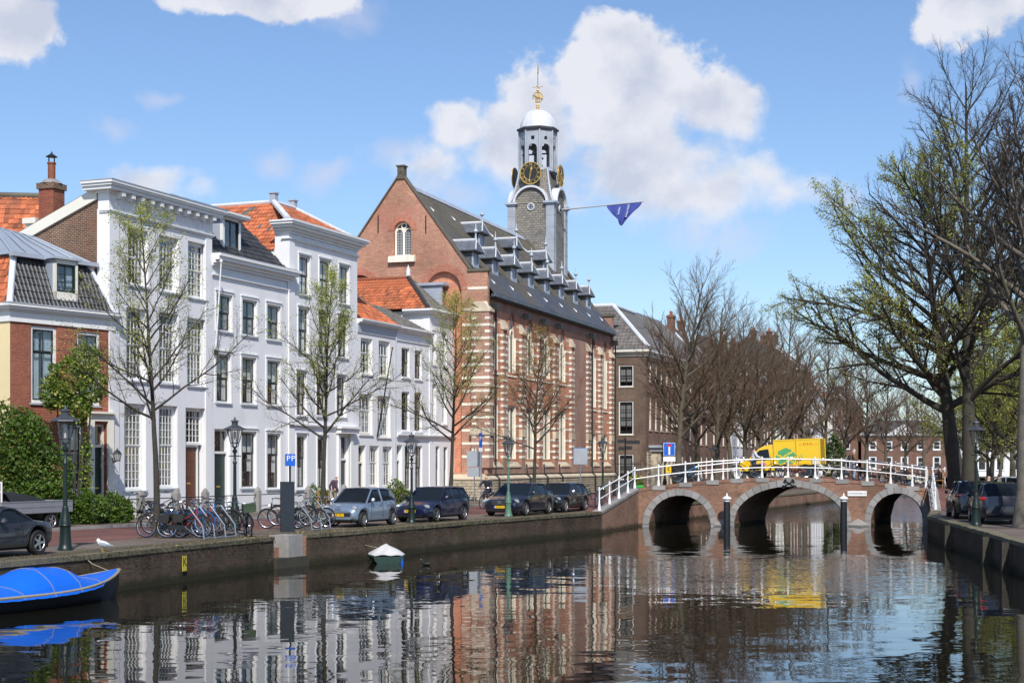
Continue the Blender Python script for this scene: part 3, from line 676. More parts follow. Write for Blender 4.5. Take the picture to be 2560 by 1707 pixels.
for x, y, lb in ((11.35, 80.55, 'between the left and middle arches'), (17.52, 80.55, 'between the middle and right arches')):
    t = thing('mooring_post', f'black timber post with white pointed cap {lb}', 'post', (x, y, -.6), 0, 'posts guarding the bridge piers')
    MB().lathe([(.19, 0), (.17, 1.95)], n=14).build('post', 'dark_paint', t, True)
    MB().lathe([(.175, 1.95), (.175, 2.06), (.25, 2.08), (.25, 2.12), (.14, 2.2), (.05, 2.24), (.03, 2.36), (0, 2.42)], n=14).build('cap', 'white_paint', t, True)
# ================================================================ houses on the left bank
def rowp(u):                                     # where the line of facades meets a line of sight
    Y = 41.6 / (0.4 - (u - CU) / F); return Vector(((u - CU) / F * Y, Y, 0))
ZB = 1.09
class House:
    def __init__(s, name, label, P0, P1, group='houses on the left bank', cat='house'):
        s.o = Vector((P0[0], P0[1], 0)); e = Vector((P1[0], P1[1], 0)) - s.o; s.w = e.length; s.t = e.normalized(); s.ang = math.atan2(s.t.y, s.t.x)
        s.root = thing(name, label, cat, (s.o.x, s.o.y, ZB), s.ang, group); s.holes = []; s.n = Vector((-s.t.y, s.t.x, 0))
    def xz(s, u, v, y=0.0):                      # the facade point seen at (u, v); y = distance behind the facade
        r = (u - CU) / F; o = s.o + s.n * y
        k = (r * o.y - o.x) / (s.t.x - r * s.t.y); P = o + s.t * k
        return k, HC + (CV - v) / F * P.y - ZB
    def z(s, u, v): return s.xz(u, v)[1]
    def yz(s, u, v, x=0.0):                      # the point of the side wall at facade position x
        r = (u - CU) / F; o = s.o + s.t * x; k = (r * o.y - o.x) / (s.n.x - r * s.n.y); P = o + s.n * k
        return k, HC + (CV - v) / F * P.y - ZB
    def rect(s, u0, u1, vt, vb): uc = (u0 + u1) / 2; return s.xz(u0, vt)[0], s.xz(u1, vt)[0], s.z(uc, vb), s.z(uc, vt)
    def front(s, h, mat, name='wall', x0=0, x1=None):
        mb = MB(); wall(mb, x0, s.w if x1 is None else x1, 0, h, s.holes, FRONT); return mb.build(name, mat, s.root)
    def body(s, h, depth, mat, hb=None, name='side_wall'):
        mb = MB(); hb = h if hb is None else hb; w = s.w
        mb.poly([(0, 0, 0), (0, 0, h), (0, depth, hb), (0, depth, 0)]).poly([(w, 0, 0), (w, depth, 0), (w, depth, hb), (w, 0, h)]).poly([(0, depth, 0), (0, depth, hb), (w, depth, hb), (w, depth, 0)])
        return mb.build(name, mat, s.root)
    def cornice(s, z, mat, prof, name='cornice', x0=0, x1=None, ret=1.2, left=True):
        """prof: list of (height of step, projection) from the bottom up"""
        x1 = s.w if x1 is None else x1; mb = MB()
        for h, p in prof: mb.box(x0 - (p if left else 0), x1 + p * .9, -p, ret, z, z + h); z += h
        return mb.build(name, mat, s.root), z
def door(root, x0, x1, z0, z1, mat, fan=None, fm='white_paint', d=.22, panels=3, leaf=None, gl='glass_dark'):
    """door in its frame: leaf > panels, letterbox; light above"""
    bw = .09; mb = MB().box(x0, x0 + bw, d - .04, d + .1, z0, z1).box(x1 - bw, x1, d - .04, d + .1, z0, z1).box(x0 + bw, x1 - bw, d - .04, d + .1, z1 - bw, z1)
    zt = z1 - bw
    if fan:
        mb.box(x0 + bw, x1 - bw, d - .06, d + .1, fan - .05, fan + .06); zt = fan - .05
    w = mb.build('door', fm, root)
    l = block('leaf', mat, w, x0 + bw, x1 - bw, d + .03, d + .08, z0, zt)
    hgt = zt - z0
    for k in range(panels):
        za, zb = z0 + hgt * (k + .1) / panels, z0 + hgt * (k + .9) / panels
        MB().box(x0 + bw + .14, x1 - bw - .14, d + .012, d + .03, za, zb).build('panel', mat, w)
    block('letterbox', 'gold', w, (x0 + x1) / 2 - .14, (x0 + x1) / 2 + .14, d + .004, d + .03, z0 + hgt * .42, z0 + hgt * .42 + .06)
    if fan:
        put('pane', pane_mesh(gl), w, ((x0 + x1) / 2, d + .06, (fan + z1) / 2), None, (x1 - x0 - 2 * bw, 1, z1 - fan - bw))
        block('interior', 'interior', w, x0 + bw, x1 - bw, d + .3, d + .32, fan, z1 - bw)
    return w
def put_windows(h, specs, **kw):
    for sp in specs:
        sp = list(sp); o = dict(kw)
        if isinstance(sp[-1], dict): o.update(sp.pop())
        x0, x1, z0, z1 = h.rect(*sp); h.holes.append(dict(x0=x0, x1=x1, z0=z0, z1=z1, d=o.get('d', .12) + .1)); window(h.root, x0, x1, z0, z1, **o)
net = lambda m: [(0.02, .98, .02, .98, m)]
sides = lambda m, w=.22: [(0.02, w, .02, .98, m), (1 - w, .98, .02, .98, m)]
# ---- red brick house with dark mansard roof
pR = at(284, 1156, 62.8); pL = at(25, 1156, 58.53)
h = House('brick_house', 'red brick house with black mansard roof at the left edge', (pL.x, pL.y), (pR.x, pR.y)); R = h.root
put_windows(h, [(77, 142, 816, 1008, dict(curt=[(.02, .46, .02, .98, 'curtain_blue'), (.56, .98, .02, .98, 'curtain_blue')])), (192, 250, 830, 1013, dict(curt=net('curtain_blue')))],
            d=.06, cols=2, rows=(1, 1), split=.68, bw=.12, sw=.06, sill='grey_paint')
x0, x1, z0, z1 = h.rect(153, 212, 1058, 1232); h.holes.append(dict(x0=x0, x1=x1, z0=z0, z1=z1, d=.2)); window(R, x0, x1, z0, z1, cols=1, rows=(1, 1), split=.62, bw=.16, fm='cream_paint', curt=net('curtain_blue'))
x0, x1, _, z1 = h.rect(233, 267, 1060, 1232); fan = h.z(250, 1115); h.holes.append(dict(x0=x0, x1=x1, z0=0.02, z1=z1, d=.3)); door(R, x0, x1, .02, z1, 'green_paint', fan, 'cream_paint')
MB().box(x0 - .3, x0, -.1, .04, 0, z1 + .12).box(x1, x1 + .3, -.1, .04, 0, z1 + .12).box(x0 - .3, x1 + .3, -.1, .04, z1 + .12, z1 + .42).box(x0 - .38, x1 + .36, -.26, .04, z1 + .42, z1 + .5).build('door_case', 'cream_paint', R)
zc = h.z(40, 804); zt = h.z(40, 760)
h.front(zc + .1, 'brick_red'); mb = MB(); mb.poly([(0, 0, 0), (0, 0, zc), (0, 9, zc), (0, 9, 0)]).poly([(h.w, 0, 0), (h.w, 5, 0), (h.w, 5, zc), (h.w, 0, zc)]).poly([(0, 9, 0), (0, 9, zc), (h.w, 5, zc), (h.w, 5, 0)]).build('side_wall', 'yellow_plaster', R)
h.cornice(zc, 'white_paint', [(.42, .06), (.06, .16), (.10, .26), (.1, .34)], ret=9, left=True)
block('gutter', 'grey_paint', R, -.36, h.w + .1, -.36, -.1, zc + .68, zc + .72)
zt = zc + .68; zm = zt + 2.02; wi = h.w
ins = .85; ph = 2.02
Vf = Vector((0, ins, ph)); ln = Vf.length
tiled(R, 'mansard_slope', (-.1, -.12, zt), (1, 0, 0), Vf, [(.15, 0), (wi + .1, 0), (wi - .75, ln), (.95, ln)], 'tile_black', .2, .30)
Vl = Vector((ins, 0, ph)); tiled(R, 'mansard_side', (-.12, 4.0, zt), (0, -1, 0), Vl, [(0, 0), (3.9, 0), (3.1, ln), (.0, ln)], 'tile_red', .2, .30)
MB().tube([(-.1, -.1, zt), (ins - .12, ins - .12, zm)], .13, 8).build('hip_flashing', 'lead_white', R, True)
MB().tube([(wi - .05, -.1, zt), (wi - .75, ins - .12, zm)], .12, 8).build('hip_flashing', 'lead_white', R, True)
ap = (1.05, 2.4, h.z(50, 587) + .6); ap2 = (3.2, 2.6, ap[2] - .15)
e = .25; a0 = (ins - e - .1, ins - e - .12, zm); a1 = (wi - ins + .2, ins - e - .12, zm); a2 = (wi - .2, 4.6, zm); a3 = (ins - e - .1, 4.6, zm)
mb = MB().poly([a0, a1, ap2, ap]).poly([a0, ap, a3]).poly([a1, a2, ap2]).poly([a2, a3, ap, ap2]); mb.build('zinc_roof', 'zinc', R)
mb = MB().tube([a0, ap], .05, 6).tube([a1, ap2], .05, 6).tube([ap, ap2], .05, 6)
for k in range(1, 5):
    p = Vector(a0).lerp(Vector(a1), k / 5); q = Vector(ap).lerp(Vector(ap2), k / 5); mb.tube([p + Vector((0, 0, .03)), q + Vector((0, 0, .03))], .03, 5)
mb.build('standing_seam', 'zinc', R, True)
MB().box(a0[0] - .1, a1[0] + .2, a0[1] - .12, a0[1] + .1, zm - .1, zm + .06).build('roof_edge', 'lead', R)
x0, x1, z0, z1 = h.rect(136, 194, 650, 772)
dm = MB().box(x0, x0 + .1, -.02, 2, z0, z1).box(x1 - .1, x1, -.02, 2, z0, z1).box(x0, x1, -.02, .1, z0, z0 + .65).box(x0, x1, -.02, .1, z1 - .18, z1).build('dormer', 'cream_paint', R)
MB().box(x0 - .14, x1 + .12, -.14, 2.1, z1, z1 + .09).build('dormer_roof', 'lead', dm); MB().box(x0 - .012, x0, .1, 2, z0, z1).build('dormer_cheek', 'zinc', dm)
window(dm, x0 + .1, x1 - .1, z0 + .65, z1 - .18, d=.02, cols=2, rows=(3,), split=1.0, fm='green_paint', sm='green_paint', bw=.05, sw=.04, sill=None, curt=sides('curtain_blue', .3))
# ---- tall white house with small-paned windows
P0, P1 = rowp(272), rowp(528)
h = House('white_house', 'tall white house with small-paned sash windows and brown side wall', P0, P1); R = h.root; HW = h
sash = dict(cols=5, rows=(4, 4), fm='white_paint', sm='white_paint', bw=.1, sw=.05, mw=.028, d=.2, sill='grey_paint')
put_windows(h, [(320, 371, 573, 716), (398, 447, 592, 731), (470, 517, 607, 747)], curt=sides('curtain_white', .3), **sash)
put_windows(h, [(316, 367, 771, 952), (398, 446, 783, 960), (468, 516, 797, 966)], curt=net('curtain_grey'), **sash)
s2 = dict(sash); s2.update(rows=(5, 5), split=.52)
put_windows(h, [(311, 365, 1009, 1226), (397, 444, 1014, 1220)], curt=net('curtain_grey'), **s2)
x0, x1, _, z1 = h.rect(464, 514, 1020, 1240); zf = h.z(488, 1112); h.holes.append(dict(x0=x0, x1=x1, z0=0.15, z1=z1, d=.34))
door(R, x0, x1 - .2, .15, zf, 'door_brown', None, 'white_paint', d=.3, panels=4); window(R, x0, x1, zf, z1, cols=5, rows=(5,), split=1.0, fm='white_paint', sm='white_paint', bw=.1, d=.2, sill=None)
block('door_step', 'grey_stone', R, x0 - .2, x1 + .2, -.5, .3, 0, .15)
ztop = h.z(285, 455); zfr = h.z(285, 524)
h.front(ztop - .2, 'white_plaster')
dep = 9.5; drop = 3.9
mb = MB().poly([(0, .02, 0), (0, .02, ztop - .35), (0, dep, ztop - .3 - drop), (0, dep, 0)]).poly([(h.w, 0, 0), (h.w, dep, 0), (h.w, dep, ztop - drop), (h.w, 0, ztop - .3)]).poly([(0, dep, 0), (0, dep, ztop - drop - .3), (h.w, dep, ztop - drop), (h.w, dep, 0)])
mb.build('side_wall', 'brick_brown', R)
MB().prism([(-.12, .55, ztop - .75), (-.12, dep, ztop - .5 - drop), (-.12, dep, ztop - .05 - drop), (-.12, .55, ztop - .28)], (.16, 0, 0)).build('verge_board', 'cream_paint', R)
MB().poly([(0, .3, ztop - .1), (h.w, .3, ztop - .1), (h.w, dep, ztop - drop), (-.1, dep, ztop - drop)]).build('roof', 'tile_grey', R)
MB().box(-.04, .62, -.07, .55, 0, zfr).build('pilaster', 'white_plaster', R)
MB().box(h.w - .5, h.w + .0, -.05, .1, 0, zfr).build('pilaster', 'white_plaster', R)
h.cornice(zfr - .16, 'white_paint', [(.06, .1), (.06, .13)], 'architrave', ret=.4)
h.cornice(zfr - .04, 'white_paint', [(.7, .05)], 'frieze', ret=.5)
h.cornice(ztop - .50, 'white_paint', [(.10, .12), (.14, .42), (.1, .5), (.1, .56)], ret=1.0)
block('cornice_lead', 'lead', R, -.58, h.w + .5, -.58, 1.0, ztop - .06, ztop - .02)
nb = 11
for k in range(nb):
    x = .5 + (h.w - .8) * k / (nb - 1); MB().box(x - .11, x + .11, -.40, 0, ztop - .60, ztop - .42).box(x - .09, x + .09, -.3, 0, ztop - .68, ztop - .6).build('bracket', 'white_paint', R)
for k in range(nb - 1):
    x = .5 + (h.w - .8) * (k + .5) / (nb - 1); MB().box(x - .22, x + .22, -.062, -.04, zfr + .08, zfr + .55).build('frieze_panel', 'white_plaster', R)
lt = thing('wall_lantern', 'black hexagonal wall lantern between the brick house and the white house', 'lamp', at(293, 1138, 62.1)); 
MB().lathe([(.12, -.2), (.17, .05)], n=6).build('glass_body', 'lamp_glass', lt); mb = MB().lathe([(.2, .05), (.12, .16), (.03, .24), (0, .34)], n=6).lathe([(.13, -.24), (.13, -.2)], n=6)
for k in range(6): a = k * math.pi / 3; mb.tube([(.12 * math.cos(a), .12 * math.sin(a), -.2), (.17 * math.cos(a), .17 * math.sin(a), .05)], .012, 4)
mb.tube([(0, 0, -.22), (-.22, .25, -.3), (-.3, .4, -.1)], .02, 5); mb.build('frame', 'dark_iron', lt)
# chimney and the old red roofs behind
Hb = House('rear_house', 'house behind the brick house with steep orange pantile roof', (at(-60, 1156, 67).x, 67), (at(112, 1156, 67.4).x, 67.4)); R = Hb.root
zb_ = Hb.z(50, 660); zr = Hb.z(50, 470); MB().box(0, Hb.w, 0, 5, 0, zb_).build('wall', 'brick_red', R)
Vv = Vector((0, 2.4, zr - zb_)); tiled(R, 'roof', (-.2, -.1, zb_), (1, 0, 0), Vv, [(0, 0), (Hb.w + .15, 0), (Hb.w + .15, Vv.length), (0, Vv.length)], 'tile_red', .22, .3, odd=('tile_dark_red', .2))
MB().poly([(-.2, 2.3, zr), (Hb.w, 2.3, zr), (Hb.w, 5, zb_), (-.2, 5, zb_)]).build('rear_slope', 'tile_grey', R)
MB().tube([(-.2, 2.3, zr + .05), (Hb.w, 2.3, zr + .05)], .14, 8).build('ridge', 'roof_moss', R, True)
cp_ = at(129, 1156, 65.6); ch = thing('chimney_stack', 'weathered brick chimney with rusty metal flue pipe above the brick house', 'chimney', (cp_.x, cp_.y, 9.6), h.ang)
zc0 = HC + (CV - 455) / F * 65.6 - 9.6
M('rust', (0.22, 0.075, 0.035), .7, .3, 6)
MB().box(-.38, .38, -.38, .38, -1.5, zc0 - .35).build('stack', 'brick_red', ch); MB().box(-.45, .45, -.45, .45, zc0 - .35, zc0 - .1).build('cap_course', 'brick_brown', ch); MB().lathe([(.52, 0), (.3, .18), (.15, .22)], (0, 0, zc0 - .1), 8).build('mortar_cap', 'grey_stone', ch)
MB().lathe([(.16, 0), (.16, .72), (.19, .72), (.19, .78)], (0, 0, zc0 + .05), 12).build('flue_pipe', 'rust', ch, True); mb = MB().lathe([(.26, 1.02), (.05, 1.16), (.03, 1.24), (0, 1.26)], (0, 0, zc0 + .05), 12)
for k in range(4): a = k * math.pi / 2; mb.tube([(.16 * math.cos(a), .16 * math.sin(a), zc0 + .8), (.16 * math.cos(a), .16 * math.sin(a), zc0 + 1.08)], .015, 4)
mb.build('flue_hood', 'dark_iron', ch, True)
wq = at(95, 1156, 65.9); ws = thing('parapet_stub', 'white plastered roof parapet beside the weathered chimney', 'wall', (wq.x, wq.y, 9), h.ang)
MB().box(-.2, .75, 0, .5, 0, HC + (CV - 560) / F * 65.9 - 9).build('wall', 'white_plaster', ws); MB().box(-.3, .8, -.1, .6, HC + (CV - 560) / F * 65.9 - 9, HC + (CV - 552) / F * 65.9 - 8.9).build('cap', 'cream_paint', ws)
# ---- white house with dark roof and dormer
P0, P1 = rowp(528), rowp(722)
h = House('white_house', 'white three-storey house with dark tiled roof and single dormer', P0, P1); R = h.root
dk = dict(cols=2, rows=(1, 1), split=.5, fm='white_paint', sm='dark_paint', bw=.08, sw=.06, mw=.03, d=.1, sill='grey_paint', surround=.12)
put_windows(h, [(541, 580, 736, 829), (605, 642, 750, 840), (667, 701, 763, 851)], curt=sides('curtain_grey', .2), **dk)
put_windows(h, [(540, 577, 885, 1007), (604, 640, 893, 1011), (667, 701, 901, 1014)], curt=[(.02, .98, .6, .98, 'curtain_white'), (.7, .98, .02, .98, 'curtain_white')], **dk)
put_windows(h, [(603, 641, 1078, 1220), (667, 701, 1083, 1222)], curt=[(.72, .98, .3, .98, 'curtain_white'), (.3, .7, .6, .98, 'curtain_white')], **dict(dk, split=.62))
x0, x1, _, z1 = h.rect(536, 576, 1072, 1240); fan = h.z(555, 1131); h.holes.append(dict(x0=x0, x1=x1, z0=.05, z1=z1, d=.3)); door(R, x0, x1, .05, z1, 'green_paint', fan, panels=4)
zt = h.z(560, 640); zm = h.z(560, 696)
h.front(zt - .1, 'white_plaster'); h.body(zt - .1, 9, 'white_plaster')
h.cornice(zm, 'white_paint', [(.05, .04), (.05, .1)], 'architrave', ret=.3, left=False); h.cornice(zt - .55, 'white_paint', [(.12, .1), (.14, .22), (.16, .42), (.12, .5)], ret=.6, left=False)
block('gutter', 'grey_paint', R, 0, h.w, -.5, .1, zt - .02, zt + .02)
Vv = Vector((0, 2.2, 2.75)); tiled(R, 'roof', (0, 0, zt), (1, 0, 0), Vv, [(0, 0), (h.w - .05, 0), (h.w - .05 - 1.9, Vv.length), (0, Vv.length)], 'tile_black', .22, .3)
MB().tube([(0, 2.2, zt + 2.75), (h.w - 2, 2.2, zt + 2.75)], .1, 8).build('ridge', 'tile_black', R, True)
MB().poly([(0, 2.2, zt + 2.72), (h.w - 2, 2.2, zt + 2.72), (h.w - .1, 9, zt), (0, 9, zt)]).poly([(h.w - .05, 0, zt), (h.w - .05, 9, zt), (h.w - 1.95, 2.2, zt + 2.72)]).build('rear_slope', 'tile_grey', R)
x0, x1, z0, z1 = h.rect(573, 618, 545, 640); y0 = .35
dm = MB().box(x0, x0 + .16, y0, y0 + .15, z0, z1).box(x1 - .16, x1, y0, y0 + .15, z0, z1).box(x0, x1, y0, y0 + .15, z1 - .12, z1).box(x0, x1, y0 - .05, y0 + .15, z0, z0 + .15).box(x0, x0 + .05, y0 + .15, 3, z0, z1).box(x1 - .05, x1, y0 + .15, 3, z0, z1).build('dormer', 'white_paint', R)
MB().box(x0 - .012, x0, y0 + .15, 3, z0, z1 - .05).build('dormer_cheek', 'lead', dm); MB().box(x0 - .3, x1 + .25, y0 - .3, 3.2, z1, z1 + .1).box(x0 - .36, x1 + .3, y0 - .36, 3.2, z1 + .1, z1 + .2).build('dormer_roof', 'white_paint', dm)
w_ = window(dm, x0 + .16, x1 - .16, z0 + .15, z1 - .12, d=.0, cols=2, rows=(1,), split=1.0, fm='dark_paint', sm='dark_paint', bw=.04, sw=.06, mw=.1, sill=None, room=True); w_.location = (0, y0 + .03, 0)
fpole = thing('flagpole', 'white slanting flagpole fixed to the white house with dormer', 'flagpole', (0, 0, 0)); pa = Vector(h.o + h.t * .2 - h.n * .1); zz_ = ZB + h.z(532, 880)
pb_ = at(553, 655, (pa - h.n * 1.3).y); MB().tube([(pa.x, pa.y, zz_), (pb_.x, pb_.y, pb_.z)], [.045, .03], 8).lathe([(.07, 0), (.07, .1), (0, .14)], (pb_.x, pb_.y, pb_.z), 8).build('pole', 'white_paint', fpole, True); MB().box(-.06, .06, -.06, .3, -.1, .12).build('bracket', 'dark_iron', fpole, loc=(pa.x, pa.y, zz_))
MB().tube([(h.w - .14, -.07, zt - .55), (h.w - .14, -.07, .05)], .045, 8).build('downpipe', 'white_paint', R, True)
# ---- tall narrow white house with orange hipped roof
P0, P1 = rowp(722), rowp(893)
h = House('white_house', 'tall white four-storey house with orange hipped roof', P0, P1); R = h.root
d4 = dict(dk, surround=.08)
put_windows(h, [(747, 775, 640, 738), (798, 826, 650, 750), (847, 873, 664, 760)], curt=[(.5, .98, .02, .98, 'curtain_white')], **d4)
put_windows(h, [(745, 773, 770, 882), (796, 824, 779, 889), (844, 870, 790, 895)], curt=[(.7, .98, .02, .98, 'curtain_white')], **d4)
put_windows(h, [(741, 767, 929, 1040), (791, 817, 932, 1041), (841, 865, 940, 1043)], curt=[(.7, .98, .02, .98, 'curtain_white')], **d4)
put_windows(h, [(741, 767, 1086, 1223), (793, 818, 1091, 1224)], curt=[(.05, .95, .02, .4, 'curtain_white')], **dict(d4, split=.58, bw=.12))
x0, x1, _, z1 = h.rect(848, 874, 1088, 1240); fan = h.z(860, 1148); h.holes.append(dict(x0=x0, x1=x1, z0=.1, z1=z1, d=.3)); door(R, x0, x1, .1, z1, 'dark_paint', fan)
MB().box(x0 - .25, x0, -.1, .05, 0, z1 + .1).box(x1, x1 + .25, -.1, .05, 0, z1 + .1).box(x0 - .35, x1 + .35, -.3, .05, z1 + .1, z1 + .35).box(x0 - .45, x1 + .45, -.4, .05, z1 + .35, z1 + .45).build('door_case', 'white_paint', R)
zt = h.z(740, 556); zm = h.z(740, 602)
h.front(zt - .1, 'white_plaster'); mb = MB(); w = h.w; mb.poly([(0, 0, 0), (0, 0, zt - .1), (0, .8, zt - .1), (0, .8, zt - 1.4), (0, 8, zt - 1.4), (0, 8, 0)]).poly([(w, 0, 0), (w, 8, 0), (w, 8, zt - 1), (w, 0, zt - .1)]).poly([(0, 8, 0), (0, 8, zt - 1.4), (w, 8, zt - 1.4), (w, 8, 0)]).poly([(0, .8, zt - .1), (.5, .8, zt - .1), (.5, .8, zt - 1.4), (0, .8, zt - 1.4)]).build('side_wall', 'white_plaster', R)
MB().box(-.02, .5, -.06, .4, 0, zm).build('pilaster', 'white_plaster', R)
h.cornice(zm - .05, 'white_paint', [(.06, .05), (.06, .12)], 'architrave', ret=.4); h.cornice(h.z(740, 1068), 'white_paint', [(.1, .06), (.08, .14)], 'string_course', ret=.05)
h.cornice(zt - .62, 'white_paint', [(.12, .08), (.14, .18), (.14, .36), (.12, .48), (.08, .54)], ret=.8)
block('gutter', 'grey_paint', R, -.5, h.w + .4, -.52, .1, zt - .02, zt + .02)
for k in range(7): x = .75 + (h.w - .9) * (k + .3) / 7; MB().box(x - .28, x + .28, -.02, 0, zm + .14, zm + .62).build('frieze_panel', 'white_paint', R)
rh = 1.4; yr = 2.4; zr = zt - 1.45
Vl = Vector((2.6, 0, rh + 1.45)); ll = Vl.length
tiled(R, 'roof_side', (-.05, 6.5, zr), (0, -1, 0), Vl, [(0, 0), (5.6, 0), (5.6, ll * .5), (4.0, ll), (0, ll)], 'tile_red', .21, .30, odd=('tile_grey', .08))
Vf = Vector((0, 2.4, rh)); lf = Vf.length
tiled(R, 'roof_front', (0, .05, zt), (1, 0, 0), Vf, [(.4, 0), (h.w - .05, 0), (h.w - 2.6, lf), (2.6, lf)], 'tile_red', .21, .30)
MB().poly([(h.w, 0, zt), (h.w, 7, zt), (h.w - 2.6, 6, zt + rh), (h.w - 2.6, 2.4, zt + rh)]).poly([(0, 7, zt), (h.w, 7, zt), (h.w - 2.6, 6, zt + rh), (2.6, 6, zt + rh)]).poly([(2.6, 2.4, zt + rh), (h.w - 2.6, 2.4, zt + rh), (h.w - 2.6, 6, zt + rh), (2.6, 6, zt + rh)]).build('rear_slope', 'tile_red', R)
MB().tube([(.1, .1, zt + .1), (2.6, 2.4, zt + rh + .08)], .16, 8).tube([(2.6, 2.4, zt + rh + .08), (2.6, 6.2, zt + rh + .08)], .12, 8).tube([(2.6, 2.4, zt + rh + .08), (h.w - 2.6, 2.4, zt + rh + .08)], .13, 8).build('hip_lead', 'lead_white', R, True)
MB().tube([(h.w - .1, .1, zt + .1), (h.w - 2.6, 2.4, zt + rh + .08)], .1, 8).build('hip_lead', 'lead_white', R, True)
for (x, y) in ((2.6, 2.4), (h.w - 2.4, 2.6)): MB().box(x - .16, x + .16, y - .16, y + .16, zt + rh, zt + rh + .5).box(x - .21, x + .21, y - .21, y + .21, zt + rh + .5, zt + rh + .56).build('roof_vent', 'lead', R)
# ---- low white house with small orange roof
P0, P1 = rowp(893), rowp(990)
h = House('white_house', 'low white house with grey frieze and slanting black flagpole', P0, P1); R = h.root; H5 = h
s5 = dict(cols=3, rows=(2, 1), split=.6, fm='cream_paint', sm='white_paint', bw=.1, sw=.05, mw=.03, d=.12, sill='white_paint')
put_windows(h, [(902, 931, 846, 936), (947, 975, 853, 942)], curt=sides('curtain_white', .2), **s5)
put_windows(h, [(898, 931, 985, 1086), (944, 976, 990, 1093)], curt=net('curtain_white'), **s5)
put_windows(h, [(924, 947, 1114, 1218), (957, 980, 1116, 1218)], curt=[(.2, .8, .02, .98, 'curtain_grey')], **s5)
x0, x1, _, z1 = h.rect(896, 914, 1113, 1240); fan = h.z(905, 1156); h.holes.append(dict(x0=x0, x1=x1, z0=.1, z1=z1, d=.3)); door(R, x0, x1, .1, z1, 'dark_paint', fan, 'cream_paint')
zt = h.z(900, 797); h.front(zt - .1, 'white_plaster'); h.body(zt - .1, 7, 'white_plaster')
h.cornice(zt - .75, 'grey_paint', [(.5, .05)], 'frieze', ret=.2, left=False); h.cornice(zt - .25, 'white_paint', [(.08, .12), (.1, .3), (.07, .36)], ret=.5, left=False)
Vf = Vector((0, 2.2, 1.9)); lf = Vf.length; tiled(R, 'roof', (0, -.2, zt), (1, 0, 0), Vf, [(0, 0), (h.w, 0), (h.w - 2.1, lf), (0, lf)], 'tile_red', .21, .28)
MB().tube([(h.w - .1, 0, zt + .05), (h.w - 2.2, 2.0, zt + 1.95)], .1, 8).tube([(0, 2.0, zt + 1.92), (h.w - 2.2, 2.0, zt + 1.92)], .1, 8).build('ridge', 'tile_grey', R, True)
MB().poly([(h.w, -.2, zt), (h.w, 5, zt), (h.w - 2.1, 2.0, zt + 1.88)]).poly([(0, 2, zt + 1.88), (h.w - 2.1, 2, zt + 1.88), (h.w, 5, zt), (0, 5, zt)]).build('rear_slope', 'tile_grey', R)
fpole = thing('flagpole', 'black slanting flagpole on the low white house', 'flagpole', (0, 0, 0)); pa = Vector(h.o + h.t * h.xz(940, 1092)[0] - h.n * .08); zz_ = ZB + h.z(940, 1092); pb_ = at(981, 870, (pa - h.n * 1.6).y)
MB().tube([(pa.x, pa.y, zz_), (pb_.x, pb_.y, pb_.z)], [.05, .03], 8).build('pole', 'dark_paint', fpole, True); MB().lathe([(0, -.06), (.07, 0), (0, .08)], (pb_.x, pb_.y, pb_.z), 8).build('knob', 'rust', fpole, True)
MB().tube([(h.w - .1, -.06, zt - .3), (h.w - .1, -.06, .05)], .04, 8).build('downpipe', 'grey_paint', R, True)
# ---- white pair next to the church
P0, P1 = rowp(990), rowp(1073)
h = House('white_house', 'narrow white house with black sashes and moulded ground floor', P0, P1); R = h.root
d6 = dict(dk, surround=None, sill='white_paint', bw=.07)
put_windows(h, [(1004, 1024, 870, 944), (1037, 1055, 876, 949)], **d6); put_windows(h, [(1004, 1024, 979, 1077), (1036, 1055, 981, 1079)], curt=[(.1, .5, .05, .9, 'curtain_white')], **d6)
put_windows(h, [(1012, 1029, 1113, 1224), (1038, 1056, 1114, 1224)], curt=sides('curtain_grey', .3), **d6)
x0, x1, _, z1 = h.rect(991, 1006, 1112, 1240); h.holes.append(dict(x0=x0, x1=x1, z0=.1, z1=z1, d=.3)); door(R, x0, x1, .1, z1, 'dark_paint', h.z(998, 1150))
zt = h.z(1000, 817); h.front(zt - .1, 'white_plaster'); h.body(zt - .1, 7, 'white_plaster')
h.cornice(zt - .8, 'white_paint', [(.05, .06)], 'architrave', ret=.2, left=False); h.cornice(zt - .3, 'white_paint', [(.1, .12), (.1, .24), (.1, .36)], ret=.5, left=False); h.cornice(h.z(1000, 1092), 'white_paint', [(.1, .12), (.07, .2)], 'string_course', ret=.05, left=False)
Vf = Vector((0, 3, 1.6)); lf = Vf.length; tiled(R, 'roof', (0, 0, zt), (1, 0, 0), Vf, [(0, 0), (h.w, 0), (h.w, lf), (0, lf)], 'tile_grey', .22, .3); MB().poly([(0, 3, zt + 1.6), (h.w, 3, zt + 1.6), (h.w, 7, zt), (0, 7, zt)]).build('rear_slope', 'tile_grey', R)
P0, P1 = rowp(1073), rowp(1137)
h = House('white_house', 'tall white corner house with big orange hipped roof against the church', P0, P1); R = h.root
put_windows(h, [(1079, 1091, 826, 912), (1106, 1117, 833, 917)], **dict(d6, sm='white_paint')); put_windows(h, [(1079, 1091, 960, 1058), (1106, 1117, 963, 1060)], **dict(d6, sm='white_paint'))
put_windows(h, [(1069, 1080, 1112, 1226), (1089, 1099, 1115, 1226), (1109, 1119, 1117, 1226)], curt=sides('curtain_grey', .3), **d6)
zt = h.z(1080, 773); h.front(zt - .1, 'white_plaster'); h.body(zt - .1, 9, 'white_plaster')
h.cornice(zt - .35, 'white_paint', [(.1, .12), (.12, .3), (.12, .42)], ret=1.6); h.cornice(h.z(1080, 1094), 'white_paint', [(.1, .1), (.06, .16)], 'string_course', ret=.05, left=False); MB().box(-.03, .35, -.05, .4, 0, zt - .4).build('pilaster', 'white_plaster', R)
